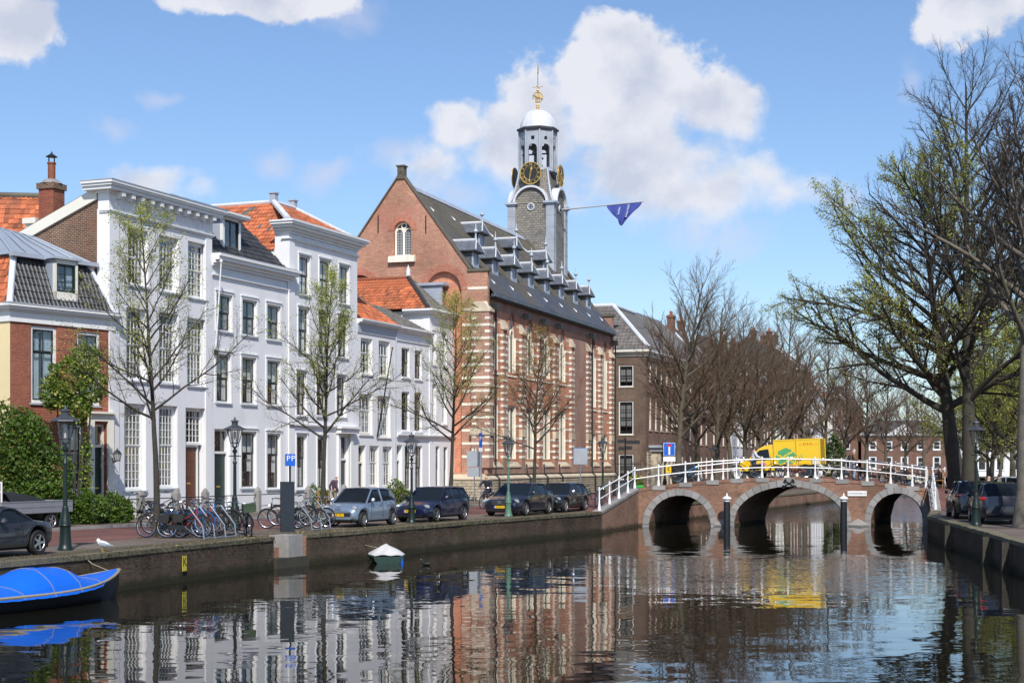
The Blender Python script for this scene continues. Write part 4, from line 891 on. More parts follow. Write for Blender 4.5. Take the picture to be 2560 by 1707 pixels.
rh = HC + (CV - 690) / F * (h.o.y + 2) - ZB - zt; Vl = Vector((2.6, 0, rh)); ll = Vl.length
tiled(R, 'roof_side', (-.3, 8.6, zt), (0, -1, 0), Vl, [(0, 0), (8.4, 0), (6.2, ll), (0, ll)], 'tile_red', .21, .30, odd=('tile_dark_red', .12))
Vf = Vector((0, 2.6, rh)); lf = Vf.length; tiled(R, 'roof_front', (-.2, 0, zt), (1, 0, 0), Vf, [(.2, 0), (h.w + .2, 0), (h.w + .2, lf), (2.5, lf)], 'tile_grey', .22, .3)
MB().poly([(2.3, 2.6, zt + rh), (h.w, 2.6, zt + rh), (h.w, 9, zt), (2.3, 9, zt + rh)]).build('rear_slope', 'tile_grey', R)
MB().tube([(-.2, 0, zt + .06), (2.3, 2.5, zt + rh + .06)], .15, 8).build('hip_tiles', 'tile_black', R, True); MB().tube([(2.3, 2.5, zt + rh + .03), (2.3, 9, zt + rh + .03)], .12, 8).build('ridge', 'tile_dark_red', R, True)
MB().lathe([(.14, 0), (.14, .5), (.1, .55), (0, .85)], (2.3, 2.5, zt + rh), 8).build('finial', 'lead_white', R, True)
x0, x1 = 2.9, 4.5; dm = MB().box(x0, x0 + .08, 0.5, 2.5, zt + .2, zt + 1.75).box(x1 - .08, x1, .5, 2.5, zt + .2, zt + 1.75).box(x0, x1, .5, .6, zt + .2, zt + .4).build('dormer', 'lead', R); MB().box(x0 - .15, x1 + .15, .3, 2.9, zt + 1.75, zt + 1.92).build('dormer_roof', 'lead', dm)
w_ = window(dm, x0 + .08, x1 - .08, zt + .4, zt + 1.75, d=0, cols=2, rows=(1,), split=1.0, bw=.05, sill=None); w_.location = (0, .5, 0)
# ================================================================ church with bell tower
ct = Vector((0.3129, 0.9498, 0)); c0 = Vector((-1.5, 94.0, 0)); CL = 31.2
C = House('brick_church', 'long red brick church with banded stone, slate roof and bell tower', (c0.x, c0.y), (c0.x + ct.x * CL, c0.y + ct.y * CL), None, 'church'); R = C.root
WY = .17; CW = 11.5; zE = 12.62; zR = 19.9; yR = CW / 2
bays = [1.6, 5.3, 9.2, 13.0, 16.9, 25.6, 29.0]; butts = [3.4, 7.24, 11.15, 14.9, 19.1, 23.7, 27.3, 30.75]
holes = []
for k, b in enumerate(bays):
    tall = k >= 5; w = .8 if not tall else .62
    holes.append(dict(x0=b - w, x1=b + w, z0=8.15 if not tall else 6.6, zs=10.6, z1=12.0, d=.24, arch='point'))
    holes.append(dict(x0=b - w, x1=b + w, z0=2.55, z1=6.0 if not tall else 4.55, d=.24, **({} if not tall else dict(arch='point', zs=4.1))))
mb = MB(); wall(mb, 0, CL, 0, zE, holes, lambda x, z, d: (x, WY + d, z), 0, 1); wl = mb.build('long_wall', ['brick_orange', 'pale_stone'], R)
MB().poly([(0, CW, 0), (0, CW, zE), (CL, CW, zE), (CL, CW, 0)]).poly([(CL, WY, 0), (CL, CW, 0), (CL, CW, zE), (CL, yR, zR), (CL, WY, zE)]).build('rear_wall', 'brick_gable', R)
MB().box(0, CL, WY - .012, WY + .1, zE - .75, zE - .02).build('upper_wall_band', 'brick_old', R)
def strip(mb, pts, w, y0, y1):                     # a moulded bar following points in the wall plane
    for a, b in zip(pts[:-1], pts[1:]):
        a, b = Vector(a), Vector(b); d = (b - a).normalized(); n = Vector((-d.z, 0, d.x)) * w
        a2, b2 = a - d * w * .5, b + d * w * .5
        mb.prism([(p.x, y0, p.z) for p in (a2 + n, b2 + n, b2 - n, a2 - n)], (0, y1 - y0, 0))
def parch(x0, x1, zs, z1, n=8):
    h_ = dict(x0=x0, x1=x1, zs=zs, z1=z1, arch='point'); return [(x0 + (x1 - x0) * k / n, 0, arch_z(h_, x0 + (x1 - x0) * k / n)) for k in range(n + 1)]
def tracery(root, h_, y, lights, name):
    """stone mullions and arch bars > leaded panes"""
    x0, x1, z0, z1 = h_['x0'], h_['x1'], h_['z0'], h_['z1']; xm = (x0 + x1) / 2; zs = h_.get('zs', z1 - .02); mb = MB()
    strip(mb, [(x0 + .06, 0, z0), (x0 + .06, 0, zs)], .07, y, y + .2); strip(mb, [(x1 - .06, 0, z0), (x1 - .06, 0, zs)], .07, y, y + .2)
    if h_.get('arch') == 'point':
        strip(mb, parch(x0 + .05, x1 - .05, zs, z1 - .06), .07, y, y + .2)
        if lights == 2:
            strip(mb, [(xm, 0, z0), (xm, 0, zs)], .055, y + .03, y + .16)
            for a, b in ((x0 + .06, xm), (xm, x1 - .06)): strip(mb, parch(a, b, zs - .25, zs + .35, 6), .05, y + .03, y + .16)
            mb.X = Matrix.Translation((xm, y + .09, zs + .68)); mb.ring((0, 0, 0), .22, .05, 'y', 14, 5); mb.X = None
    else:
        for k in range(1, lights): strip(mb, [(x0 + (x1 - x0) * k / lights, 0, z0), (x0 + (x1 - x0) * k / lights, 0, z1)], .055, y + .03, y + .16)
        strip(mb, [(x0, 0, z1 - .06), (x1, 0, z1 - .06)], .07, y, y + .2)
    o = mb.build(name, 'pale_stone', root)
    nx = lights * 1
    for k in range(lights):
        a, b = x0 + (x1 - x0) * k / lights, x0 + (x1 - x0) * (k + 1) / lights
        put('pane', pane_mesh('leaded'), o, ((a + b) / 2, y + .11, (z0 + zs) / 2), (0, 0, random.gauss(0, .004)), (b - a, 1, zs - z0))
    if h_.get('arch'):
        m2 = MB(); pa = parch(x0, x1, zs, z1, 10); m2.poly([(p[0], y + .11, p[2]) for p in pa]); m2.build('arch_pane', 'leaded', o)
    return o
def leaded_mat():
    m, t, b = new_mat('leaded'); p = N(t, 'ShaderNodeTexCoord').outputs['Object']
    b.inputs['Base Color'].default_value = (0.030, 0.034, 0.040, 1); b.inputs['Roughness'].default_value = 0.12
    bn = N(t, 'ShaderNodeBump', Strength=.6, Distance=.02, Height=noise(t, pos(t), 7, 2)); t.links.new(bn.outputs[0], b.inputs['Normal'])
leaded_mat()
for h_ in holes:
    up = h_['z0'] > 5; w_ = tracery(R, h_, WY + .10, 2, 'window')
    if up: MB().prism([(h_['x0'] - .1, WY - .06, h_['z0'] - .28), (h_['x0'] - .1, WY + .22, h_['z0'] + .02), (h_['x0'] - .1, WY + .22, h_['z0'] - .3)], (h_['x1'] - h_['x0'] + .2, 0, 0)).build('sill', 'pale_stone', w_)
    else: MB().prism([(h_['x0'] - .35, WY - .28, 2.08), (h_['x0'] - .35, WY + .22, 2.58), (h_['x0'] - .35, WY + .22, 2.0), (h_['x0'] - .35, WY - .28, 2.0)], (h_['x1'] - h_['x0'] + .7, 0, 0)).build('sill', 'sandstone', w_)
    if up:
        mb = MB(); strip(mb, parch(h_['x0'] - .02, h_['x1'] + .02, h_['zs'], h_['z1'] + .02, 10), .13, WY - .02, WY + .05); mb.build('brick_arch', 'brick_rubbed', w_)
def bands(parent, x0, x1, y0, y1, za, zb, quoin=True, ph=0.0):
    z = za + ph; k = 0
    while z < zb:
        e = random.uniform(.012, .03)
        block('stone_band', 'pale_stone', parent, x0 - e * .3, x1 + e * .3, y0 - e, y1, z, z + .16)
        if quoin and z + .4 < zb and x1 - x0 > .5:
            q = random.uniform(.14, .24); block('quoin_stone', 'pale_stone', parent, x0 - .012, x0 + q, y0 - .02, y1, z + .42, z + .57); block('quoin_stone', 'pale_stone', parent, x1 - q * .8, x1 + .012, y0 - .02, y1, z + .42, z + .57)
        z += .81; k += 1
for b in butts:
    w = .40
    o = MB().box(b - w, b + w, 0, WY + .05, 2.0, 10.9).prism([(b - w, 0, 10.9), (b - w, WY + .05, 11.35), (b - w, WY + .05, 10.9)], (2 * w, 0, 0)).build('buttress', 'brick_old', R)
    MB().prism([(b - w - .05, -.10, 10.86), (b - w - .05, WY + .05, 11.5), (b - w - .05, WY + .05, 10.8), (b - w - .05, -.10, 10.74)], (2 * w + .1, 0, 0)).build('cap_stone', 'sandstone', o)
    block('cap_stone', 'sandstone', o, b - w - .02, b + w + .02, -.06, WY, 4.0, 4.5); block('iron_anchor', 'dark_iron', o, b + w + .3, b + w + .335, WY - .04, WY, 4.7 + random.random(), 6.6)
    bands(o, b - w, b + w, 0, WY, 2.6, 10.6)
ed = sorted(butts); xs = [.4] + [v for b in ed for v in (b - .4, b + .4)] + [CL]
for k, b in enumerate(bays):
    l = max(x for x in xs if x < b - .5); r_ = min(x for x in xs if x > b + .5); w = .8 if k < 5 else .62
    bands(wl, l, b - w, WY, WY + .2, 3.0, 11.3, False); bands(wl, b + w, r_, WY, WY + .2, 3.0, 11.3, False)
MB().box(19.55, 23.25, WY - .02, WY + .1, 2.0, 11.6).build('inset_panel', 'brick_old', wl)
# corner pier
o = MB().box(-.34, .40, -.22, .95, 2.0, 11.7).build('corner_pier', 'brick_old', R)
MB().prism([(-.40, -.30, 11.6), (.46, -.30, 11.6), (.46, 1.0, 11.6), (-.40, 1.0, 11.6)], (0, 0, .16)).prism([(-.36, -.24, 11.76), (-.36, .95, 11.76), (.05, .95, 12.35), (.05, .1, 12.35)], (.1, 0, 0)).build('cap_stone', 'sandstone', o)
MB().prism([(-.36, -.25, 11.76), (.42, -.25, 11.76), (.42, .2, 12.2), (-.36, .2, 12.2)], (0, .7, 0)).build('cap_slope', 'sandstone', o)
z = 2.6
while z < 11.5:
    MB().box(-.365, .425, -.245, .97, z, z + .16).build('stone_band', 'pale_stone', o)
    for y_ in (-.235, .62): block('quoin_stone', 'pale_stone', o, -.36, -.1, y_, y_ + .3, z + .42, z + .57)
    z += .81
block('cap_stone', 'sandstone', o, -.42, .48, -.3, 1.02, 4.0, 4.45); block('cap_stone', 'sandstone', o, -.4, .46, -.28, 1.0, 7.0, 7.15)
# base courses
MB().box(-.42, CL + .1, -.22, WY, 0, 1.25).box(-.42, 0, WY, CW, 0, 1.25).build('stone_base', 'block_stone', R)
mb = MB().prism([(-.46, -.26, 1.25), (-.46, WY, 1.25), (-.46, WY, 1.62), (-.46, -.26, 1.34)], (CL + .5, 0, 0)).prism([(-.46, WY, 1.25), (0, WY, 1.25), (0, WY, 1.6), (-.46, WY, 1.34)], (0, CW, 0)); mb.build('base_offset', 'sandstone', R)
MB().box(-.2, CL, -.06, WY, 1.6, 2.02).build('plinth_wall', 'brick_old', R)
# eaves, gutter and roof
MB().box(.45, CL, -.12, WY + .1, zE - .1, zE + .05).build('eaves_board', 'dark_iron', R); MB().box(.45, CL - .4, -.34, -.1, zE - .02, zE + .22).build('gutter', 'slate_grey', R)
n_ = Vector((0, -(zR - zE), yR)).normalized()
ym_ = 1.15; zm_ = zE + .2 + (ym_ + .28) * (zR - zE - .2) / (yR + .28)
MB().poly([(.3, -.28, zE + .2), (CL - .2, -.28, zE + .2), (CL - .2, ym_, zm_), (.3, ym_, zm_)]).build('lower_slope', 'slate', R); MB().poly([(.3, ym_, zm_), (CL - .2, ym_, zm_), (CL - .2, yR, zR), (.3, yR, zR)]).build('upper_slope', 'slate_moss', R)
MB().poly([(.3, CW + .2, zE), (.3, yR, zR), (CL - .2, yR, zR), (CL - .2, CW + .2, zE)]).build('rear_slope', 'slate', R)
MB().prism([(.3, yR - .25, zR - .22), (.3, yR, zR + .12), (.3, yR + .25, zR - .22)], (24.6, 0, 0)).build('ridge_lead', 'lead', R)
sl = (zR - zE - .2) / (yR + .28)
def rz(y): return zE + .2 + (y + .28) * sl
for x_, y_ in [(2.2 + 3.9 * k, 4.4) for k in range(6)] + [(2.4 + 3.8 * k, .35) for k in range(8)]:
    MB().poly([(x_ - .05, y_, rz(y_) + .02), (x_ + .05, y_, rz(y_) + .02), (x_, y_ - .02, rz(y_) + .11)]).poly([(x_ - .05, y_, rz(y_) + .02), (x_, y_ - .02, rz(y_) + .11), (x_, y_ + .3, rz(y_ + .3) + .02)]).poly([(x_ + .05, y_, rz(y_) + .02), (x_, y_ + .3, rz(y_ + .3) + .02), (x_, y_ - .02, rz(y_) + .11)]).build('roof_vent', 'lead_white', R)
def dormer(x, yf):
    zb = rz(yf); ze = zb + 1.05; zr_ = zb + 1.72; w = .52; ov = .26
    o = MB().box(x - w, x - w + .12, yf, yf + .14, zb - .1, ze).box(x + w - .12, x + w, yf, yf + .14, zb - .1, ze).box(x - w, x + w, yf, yf + .12, ze - .14, ze).box(x - w, x + w, yf - .03, yf + .12, zb - .1, zb + .1).build('roof_dormer', 'lead', R)
    yb = yf + (ze - zb) / sl + .1
    MB().poly([(x - w, yf + .1, zb), (x - w, yb, ze), (x - w, yf + .1, ze)]).poly([(x + w, yf + .1, zb), (x + w, yf + .1, ze), (x + w, yb, ze)]).build('cheek', 'slate_grey', o)
    MB().box(x - w + .12, x + w - .12, yf + .05, yf + .08, zb + .1, ze - .14).build('shutter', 'lead', o)
    a, b = w + ov, yf - ov; yr = yf + (zr_ - zb) / sl + .1; ye = yf + (ze - zb) / sl + .05; zl = ze - .06
    m2 = MB().poly([(x - a, b, zl), (x + a, b, zl), (x, yf - .02, zr_)]).poly([(x - a, b, zl), (x, yf - .02, zr_), (x, yr, zr_), (x - a, ye, zl)]).poly([(x + a, b, zl), (x + a, ye, zl), (x, yr, zr_), (x, yf - .02, zr_)]).poly([(x - a, b, zl), (x - a, ye, zl), (x + a, ye, zl), (x + a, b, zl)])
    m2.build('dormer_roof', 'slate_grey', o); MB().box(x - a - .02, x + a + .02, b - .02, b + .06, zl - .07, zl + .01).box(x - a - .02, x - a + .05, b + .06, ye, zl - .07, zl + .01).box(x + a - .05, x + a + .02, b + .06, ye, zl - .07, zl + .01).build('eaves', 'dark_iron', o)
    MB().tube([(x, yf - .04, zr_ + .02), (x, yr, zr_ + .02)], .09, 6).tube([(x - a, b, zl + .03), (x, yf - .02, zr_ + .02)], .045, 5).tube([(x + a, b, zl + .03), (x, yf - .02, zr_ + .02)], .045, 5).build('ridge_lead', 'lead_white', o, True)
    MB().lathe([(.1, 0), (.06, .2), (.05, .4), (.15, .52), (.13, .62), (.04, .72), (.02, 1.05), (0, 1.12)], (x, yf + .02, zr_), 8).build('finial', 'lead', o, True)
for x in (1.1, 4.9, 8.8, 12.7, 16.5, 20.2, 24.0, 27.8): dormer(x, 1.15)
for x in (7.4, 14.8, 22.0): dormer(x, 2.95)
# downpipes
for x in (.75, 7.24, 11.2, 14.9, 23.7, 30.75):
    o = MB().box(x - .16, x + .16, -.42, -.02, 11.75, 12.15).build('downpipe', 'dark_iron', R)
    if x in (.75, 23.7, 30.75): MB().tube([(x + .55, -.1, 11.8), (x + .55, -.08, 1.6), (x + .6, -.32, 1.3), (x + .65, -.32, .05)], .06, 8).build('pipe', 'dark_iron', o, True)
    else: MB().tube([(x + .5, -.05, 2.2), (x + .5, -.08, 1.6), (x + .55, -.32, 1.3), (x + .6, -.32, .05)], .06, 8).build('pipe', 'dark_iron', o, True)
# near gable
gz = lambda y: min(14.2 if y < 1.15 else 99, zR + .55 - abs(y - yR) * 1.335) if y < yR else zR + .55 - abs(y - yR) * 1.335
def yy(u, v): return C.yz(u, v, 0.0)
y1, z1 = yy(985, 641); y2, _ = yy(1028, 553); zt = yy(1006, 553)[1]; zb = yy(1006, 641)[1]
ga, gb = sorted((y1, y2)); gh = [dict(x0=ga, x1=gb, z0=zb, zs=zt - (gb - ga) / 2, z1=zt, d=.3, arch='round')]
na, nb_ = sorted((yy(1154, 716)[0], yy(1065, 716)[0])); zn = yy(1109, 679)[1]; zs_ = zn - (nb_ - na) / 2
gh.append(dict(x0=na, x1=nb_, z0=1.7, zs=zs_, z1=zn, d=.3, arch='round', back=1)); gh.append(dict(x0=CW - nb_, x1=CW - na, z0=1.7, zs=zs_, z1=zn, d=.3, arch='round', back=1))
GF = lambda x, z, d: (d - .02, x, z)
mb = MB(); wall(mb, -.0, CW, 0, lambda y: 14.15 if y < 1.149 else zR + .5 - abs(y - yR) * 1.335, gh, GF, 0, 2, extra=[1.1489, 1.1491, yR]); gw = mb.build('gable_wall', ['brick_gable', 'brick_orange', 'brick_rubbed'], R)
MB().poly([(.32, 0, 10), (.32, 0, 14.15), (.32, 1.15, 14.15), (.32, yR, zR + .45), (.32, CW, zE), (.32, CW, 10)]).poly([(-.02, 0, zE - 1), (.34, 0, zE - 1), (.34, 0, 14.15), (-.02, 0, 14.15)]).build('parapet_back', 'brick_gable', R)
def rim(h_, w):                                   # ring of rubbed bricks round an arch
    cx = (h_['x0'] + h_['x1']) / 2; r = (h_['x1'] - h_['x0']) / 2; n = max(13, int(r * math.pi / .11) | 1)
    o = None; mb = MB()
    for k in range(n):
        a0, a1 = math.pi * k / n + .006, math.pi * (k + 1) / n - .006
        mb.prism([(-.05, cx + (r) * math.cos(a0), h_['zs'] + r * math.sin(a0)), (-.05, cx + (r + w) * math.cos(a0), h_['zs'] + (r + w) * math.sin(a0)), (-.05, cx + (r + w) * math.cos(a1), h_['zs'] + (r + w) * math.sin(a1)), (-.05, cx + r * math.cos(a1), h_['zs'] + r * math.sin(a1))], (.1, 0, 0))
    o = mb.build('brick_arch', 'brick_rubbed', gw); o['kind'] = 'stuff'
for h_ in gh: rim(h_, .42 if h_ is not gh[0] else .38)
# traceried gable window
x0, x1 = gh[0]['x0'], gh[0]['x1']; xm = (x0 + x1) / 2; zs = gh[0]['zs']; r = (x1 - x0) / 2; X = .2
mb = MB().box(X, X + .14, x0, x0 + .1, zb, zs).box(X, X + .14, x1 - .1, x1, zb, zs).box(X, X + .12, xm - .06, xm + .06, zb, zs + .15)
mb.X = Matrix.Translation((X + .06, xm, zs)); mb.ring((0, 0, 0), r - .05, .07, 'x', 20, 6, 0, 0, math.pi)
for s in (-1, 1): mb.X = Matrix.Translation((X + .06, xm + s * r / 2, zs - .1)); mb.ring((0, 0, 0), r / 2 - .06, .05, 'x', 12, 5, 0, 0, math.pi)
mb.X = Matrix.Translation((X + .06, xm, zs + r * .55)); mb.ring((0, 0, 0), .17, .05, 'x', 12, 5); mb.X = None
gwn = mb.build('gable_window', 'pale_stone', R)
MB().box(-.28, .3, x0 - .3, x1 + .3, zb - .38, zb - .04).prism([(-.28, x0 - .3, zb - .04), (.25, x0 - .3, zb + .12), (.25, x0 - .3, zb - .04)], (0, x1 - x0 + .6, 0)).build('sill', 'pale_stone', gwn)
m2 = MB(); m2.poly([(X + .1, x0 + (x1 - x0) * k / 12, arch_z(gh[0], x0 + (x1 - x0) * k / 12)) for k in range(13)]); m2.build('arch_pane', 'leaded', gwn)
M('lead_came', (.11, .12, .13), .6, .1, 5)
for s in (0, 1):
    a, b = (x0 + .1, xm - .06) if s == 0 else (xm + .06, x1 - .1); nz = 10; ny = 4
    for i in range(ny):
        for j in range(nz): put('pane', pane_mesh('leaded'), gwn, (X + .08, a + (b - a) * (i + .5) / ny, zb + (zs - zb) * (j + .5) / nz), (random.gauss(0, .02), 0, math.pi / 2 + random.gauss(0, .02)), ((b - a) / ny - .02, 1, (zs - zb) / nz - .02))
    m3 = MB()
    for i in range(ny + 1): y_ = a + (b - a) * i / ny; m3.box(X + .055, X + .075, y_ - .014, y_ + .014, zb, zs)
    for j in range(nz): z_ = zb + (zs - zb) * j / nz; m3.box(X + .053, X + .073, a, b, z_ - .014, z_ + .014)
    m3.build('lead_cames', 'grey_paint', gwn)
for u in (946, 1065):
    y_, z_ = yy(u, 545); block('iron_anchor', 'dark_iron', R, -.07, -.02, y_ - .03, y_ + .03, z_ - .95, z_ + .15)
block('iron_anchor', 'dark_iron', R, -.07, -.02, .98, 1.04, 9.8, 11.3)
def cop(x, name='gable_coping'):                   # stone coping up both rakes, kneelers and the chimney stump at the point
    mb = MB()
    for s in (-1, 1):
        pa = (yR + s * (yR - 1.1), zR + .5 - (yR - 1.1) * 1.335); pb = (yR, zR + .56)
        mb.prism([(x - .12, pa[0], pa[1]), (x - .12, pb[0], pb[1]), (x - .12, pb[0], pb[1] + .15), (x - .12, pa[0], pa[1] + .15)], (.5, 0, 0))
    mb.box(x - .12, x + .42, -.14, 1.3, 14.12, 14.28); mb.build(name, 'roof_moss', R)
cop(0.0); cop(CL - .5)
MB().poly([(CL - .1, 0, 10), (CL - .1, 0, 14.15), (CL - .1, 1.15, 14.15), (CL - .1, yR, zR + .45), (CL - .1, CW, zE), (CL - .1, CW, 10)]).poly([(CL - .5, 0, 10), (CL - .5, CW, 10), (CL - .5, CW, zE), (CL - .5, yR, zR + .45), (CL - .5, 1.15, 14.15), (CL - .5, 0, 14.15)]).poly([(CL - .5, 0, 10), (CL - .5, 0, 14.15), (CL - .1, 0, 14.15), (CL - .1, 0, 10)]).build('far_gable', 'brick_old', R)
MB().box(-.12, .38, yR - .22, yR + .22, zR + .2, zR + .98).box(-.18, .44, yR - .29, yR + .29, zR + .98, zR + 1.06).build('apex_stump', 'roof_moss', R)
for z_ in (9.9, 10.75, 11.7, 13.0): MB().box(-.04, 0, .0 if z_ > 11.8 else .95, na - .06, z_, z_ + .16).build('stone_band', 'pale_stone', gw)
for k, z_ in enumerate([2.6 + .81 * i for i in range(9)]): block('stone_band', 'pale_stone', gw, -.045, 0, .95, na - .03, z_, z_ + .16)
# ---- bell tower
tx, ty = 28.2, yR - .22; tw = 1.9; T = MB()
zc = 22.65; M('tower_lead', (0.34, 0.37, 0.42), .5, .2, 1.3, .006, 7, stain=(.8, .55, (.60, .62, .66)))
tower = MB().box(tx - tw + .09, tx + tw - .09, ty - tw + .09, ty + tw - .09, 14, zc).build('tower', 'shingle', R)
for sx in (-1, 1):
    for sy in (-1, 1):
        X0, Y0 = tx + sx * (tw - .3), ty + sy * (tw - .3); z = 14.0
        o = MB().box(X0 - .33, X0 + .33, Y0 - .33, Y0 + .33, 14, zc).build('corner_pilaster', 'tower_lead', tower)
        for k in range(8): z_ = 15.2 + k * .95; block('lead_seam', 'lead', o, X0 - .345, X0 + .345, Y0 - .345, Y0 + .345, z_, z_ + .035)
        MB().box(X0 - .4, X0 + .4, Y0 - .4, Y0 + .4, zc, zc + .12).box(X0 - .52, X0 + .52, Y0 - .52, Y0 + .52, zc + .12, zc + .28).build('capital', 'lead', o)
def face(k, mb):                                   # k-th side of the tower: x right, y out of the wall, z up
    a = [math.pi, -math.pi / 2, 0, math.pi / 2][k]; mb.X = Matrix.Translation((tx, ty, 0)) @ Matrix.Rotation(a + math.pi / 2, 4, 'Z'); return mb
rr = 1.46
for k in range(4):
    mb = face(k, MB()); prof = []
    for j in range(19):
        a = math.pi * j / 18; prof.append((math.cos(a), math.sin(a)))
    for j in range(18):                            # barrel hood, with an overhanging lip
        (c0_, s0_), (c1_, s1_) = prof[j], prof[j + 1]; z0 = zc + .12
        mb.poly([(rr * c0_, -tw - .16, z0 + rr * s0_), (rr * c1_, -tw - .16, z0 + rr * s1_), (rr * c1_, -.6, z0 + rr * s1_), (rr * c0_, -.6, z0 + rr * s0_)])
        q = rr - .16; mb.poly([(rr * c0_, -tw - .16, z0 + rr * s0_), (q * c0_, -tw - .16, z0 + q * s0_), (q * c1_, -tw - .16, z0 + q * s1_), (rr * c1_, -tw - .16, z0 + rr * s1_)])
        mb.poly([(q * c0_, -tw - .16, z0 + q * s0_), (q * c0_, -tw + .1, z0 + q * s0_), (q * c1_, -tw + .1, z0 + q * s1_), (q * c1_, -tw - .16, z0 + q * s1_)])
    mb.build('arched_hood', 'lead_white', tower, True)
    mb = face(k, MB()); q = rr - .1; mb.poly([(-q, -tw + .08, zc)] + [(q * -c_, -tw + .08, zc + .12 + q * s_) for c_, s_ in prof] + [(q, -tw + .08, zc)]); mb.build('arch_panel', 'shingle', tower)
    mb = face(k, MB()); mb.X = mb.X @ Matrix.Translation((0, -tw + .04, zc - .1)); mb.ring((0, 0, 0), .26, .05, 'y', 20, 6); o = mb.build('round_window', 'lead_white', tower, True)
    mb = face(k, MB()); mb.X = mb.X @ Matrix.Translation((0, -tw + .05, zc - .1)); mb.lathe([(.25, 0), (.25, .02)], n=20, axis='y'); mb.build('pane', 'leaded', o)
    mb = face(k, MB()); mb.X = mb.X @ Matrix.Translation((0, -tw + .03, zc - .1))
    for s in (-.09, .09): mb.box(s - .015, s + .015, 0, .03, -.25, .25).box(-.25, .25, 0, .028, s - .015, s + .015)
    mb.build('glazing_bars', 'lead', o)
T = MB(); T.loft([[(tx + sx * a, ty + sy * a, z) for sx, sy in ((-1, -1), (1, -1), (1, 1), (-1, 1))] for a, z in ((1.86, zc + .2), (1.66, zc + .55), (1.50, zc + 1.1), (1.36, zc + 1.7), (1.24, zc + 2.4), (1.17, zc + 3.0))])
T.build('ogee_roof', 'shingle', tower)
for sx, sy in ((-1, -1), (1, -1), (1, 1), (-1, 1)): MB().tube([(tx + sx * a, ty + sy * a, z) for a, z in ((1.86, zc + .22), (1.66, zc + .57), (1.50, zc + 1.12), (1.36, zc + 1.72), (1.24, zc + 2.42), (1.17, zc + 3.0))], .09, 6).build('hip_lead', 'lead', tower, True)
z0 = 25.55; z1 = 28.75; ra = 1.38; fw = ra * math.tan(math.pi / 8); lant = MB()
for k in range(8):
    ang = k * math.pi / 4; Mx = Matrix.Translation((tx, ty, 0)) @ Matrix.Rotation(ang, 4, 'Z'); lant.X = Mx
    wall(lant, -fw, fw, z0, z1, [dict(x0=-.36, x1=.36, z0=z0 + .25, zs=z0 + 1.75, z1=z0 + 2.1, d=.16, arch='round'), dict(x0=-.14, x1=.14, z0=z0 + 2.42, z1=z0 + 2.72, d=.16, **({'arch': 'round', 'zs': z0 + 2.57} if k % 2 else {}))], lambda x, z, d: (x, -ra + d, z))
    wall(lant, -fw + .07, fw - .07, z0, z1, [dict(x0=-.36, x1=.36, z0=z0 + .25, zs=z0 + 1.75, z1=z0 + 2.1, d=.001, arch='round'), dict(x0=-.14, x1=.14, z0=z0 + 2.42, z1=z0 + 2.72, d=.001)], lambda x, z, d: (x, -ra + .16 + d, z))
lant.X = None; lo = lant.build('lantern', 'tower_lead', tower)
r8 = lambda a: a / math.cos(math.pi / 8)
MB().lathe([(r8(1.42), 0), (r8(1.5), .1), (r8(1.42), .2)], (tx, ty, z0 - .12), 8, rot=math.pi / 8).build('base_moulding', 'lead', lo)
for k in range(8):
    a = math.pi / 8 + k * math.pi / 4; MB().tube([(tx + r8(1.4) * math.cos(a), ty + r8(1.4) * math.sin(a), z0 + .1), (tx + r8(1.4) * math.cos(a), ty + r8(1.4) * math.sin(a), z1)], .07, 6).build('corner_shaft', 'tower_lead', lo, True)
MB().lathe([(r8(1.42), 0), (r8(1.44), .1), (r8(1.52), .14), (r8(1.6), .26), (r8(1.56), .32), (r8(1.4), .34)], (tx, ty, z1 - .05), 8, rot=math.pi / 8).build('cornice', 'slate_grey', lo)
dm = MB().lathe([(1.50, 0), (1.46, .3), (1.36, .62), (1.18, .95), (.92, 1.25), (.55, 1.47), (.2, 1.56), (.12, 1.6)], (tx, ty, z1 + .27), 24).build('dome', 'lead_white', lo, True)
for k in range(12):
    a = k * math.pi / 6; MB().tube([(tx + r_ * 1.005 * math.cos(a), ty + r_ * 1.005 * math.sin(a), z1 + .28 + z_) for r_, z_ in ((1.5, 0), (1.46, .3), (1.36, .62), (1.18, .95), (.92, 1.25), (.55, 1.47), (.2, 1.56))], .02, 4).build('seam', 'lead_white', dm)
MB().lathe([(.0, .72), (.1, .7), (.16, .62), (.22, .4), (.36, .12), (.42, .0), (.36, .02), (0, .1)], (tx, ty, z0 + .55), 14).build('bell', 'roof_moss', lo, True); MB().box(tx - 1.3, tx + 1.3, ty - .08, ty + .08, z0 + 1.3, z0 + 1.45).box(tx - .06, tx + .06, ty - 1.3, ty + 1.3, z0 + 1.45, z0 + 1.55).build('bell_frame', 'dark_iron', lo)
MB().lathe([(r8(1.22), 0), (r8(1.22), .04)], (tx, ty, z1 - .3), 8, rot=math.pi / 8).lathe([(r8(1.25), 0), (r8(1.25), .05)], (tx, ty, z0 + .05), 8, rot=math.pi / 8).build('lantern_floor', 'lead', lo)
zf = z1 + 1.85
fin = MB().lathe([(.16, 0), (.09, .1), (.15, .2), (.09, .3), (.12, .38), (.06, .5), (.05, .62)], (tx, ty, zf), 10).build('finial', 'gold', tower, True)
g = MB(); cz = zf + 1.02
for k in range(4):
    g.X = Matrix.Translation((tx, ty, cz)) @ Matrix.Rotation(k * math.pi / 4, 4, 'Z'); g.ring((0, 0, 0), .42, .025, 'y', 20, 5)
g.X = Matrix.Translation((tx, ty, cz)) @ Matrix.Rotation(.4, 4, 'X'); g.ring((0, 0, 0), .43, .03, 'z', 20, 5); g.X = None; g.lathe([(0, -.16), (.12, -.1), (.17, 0), (.12, .1), (0, .16)], (tx, ty, cz), 10)
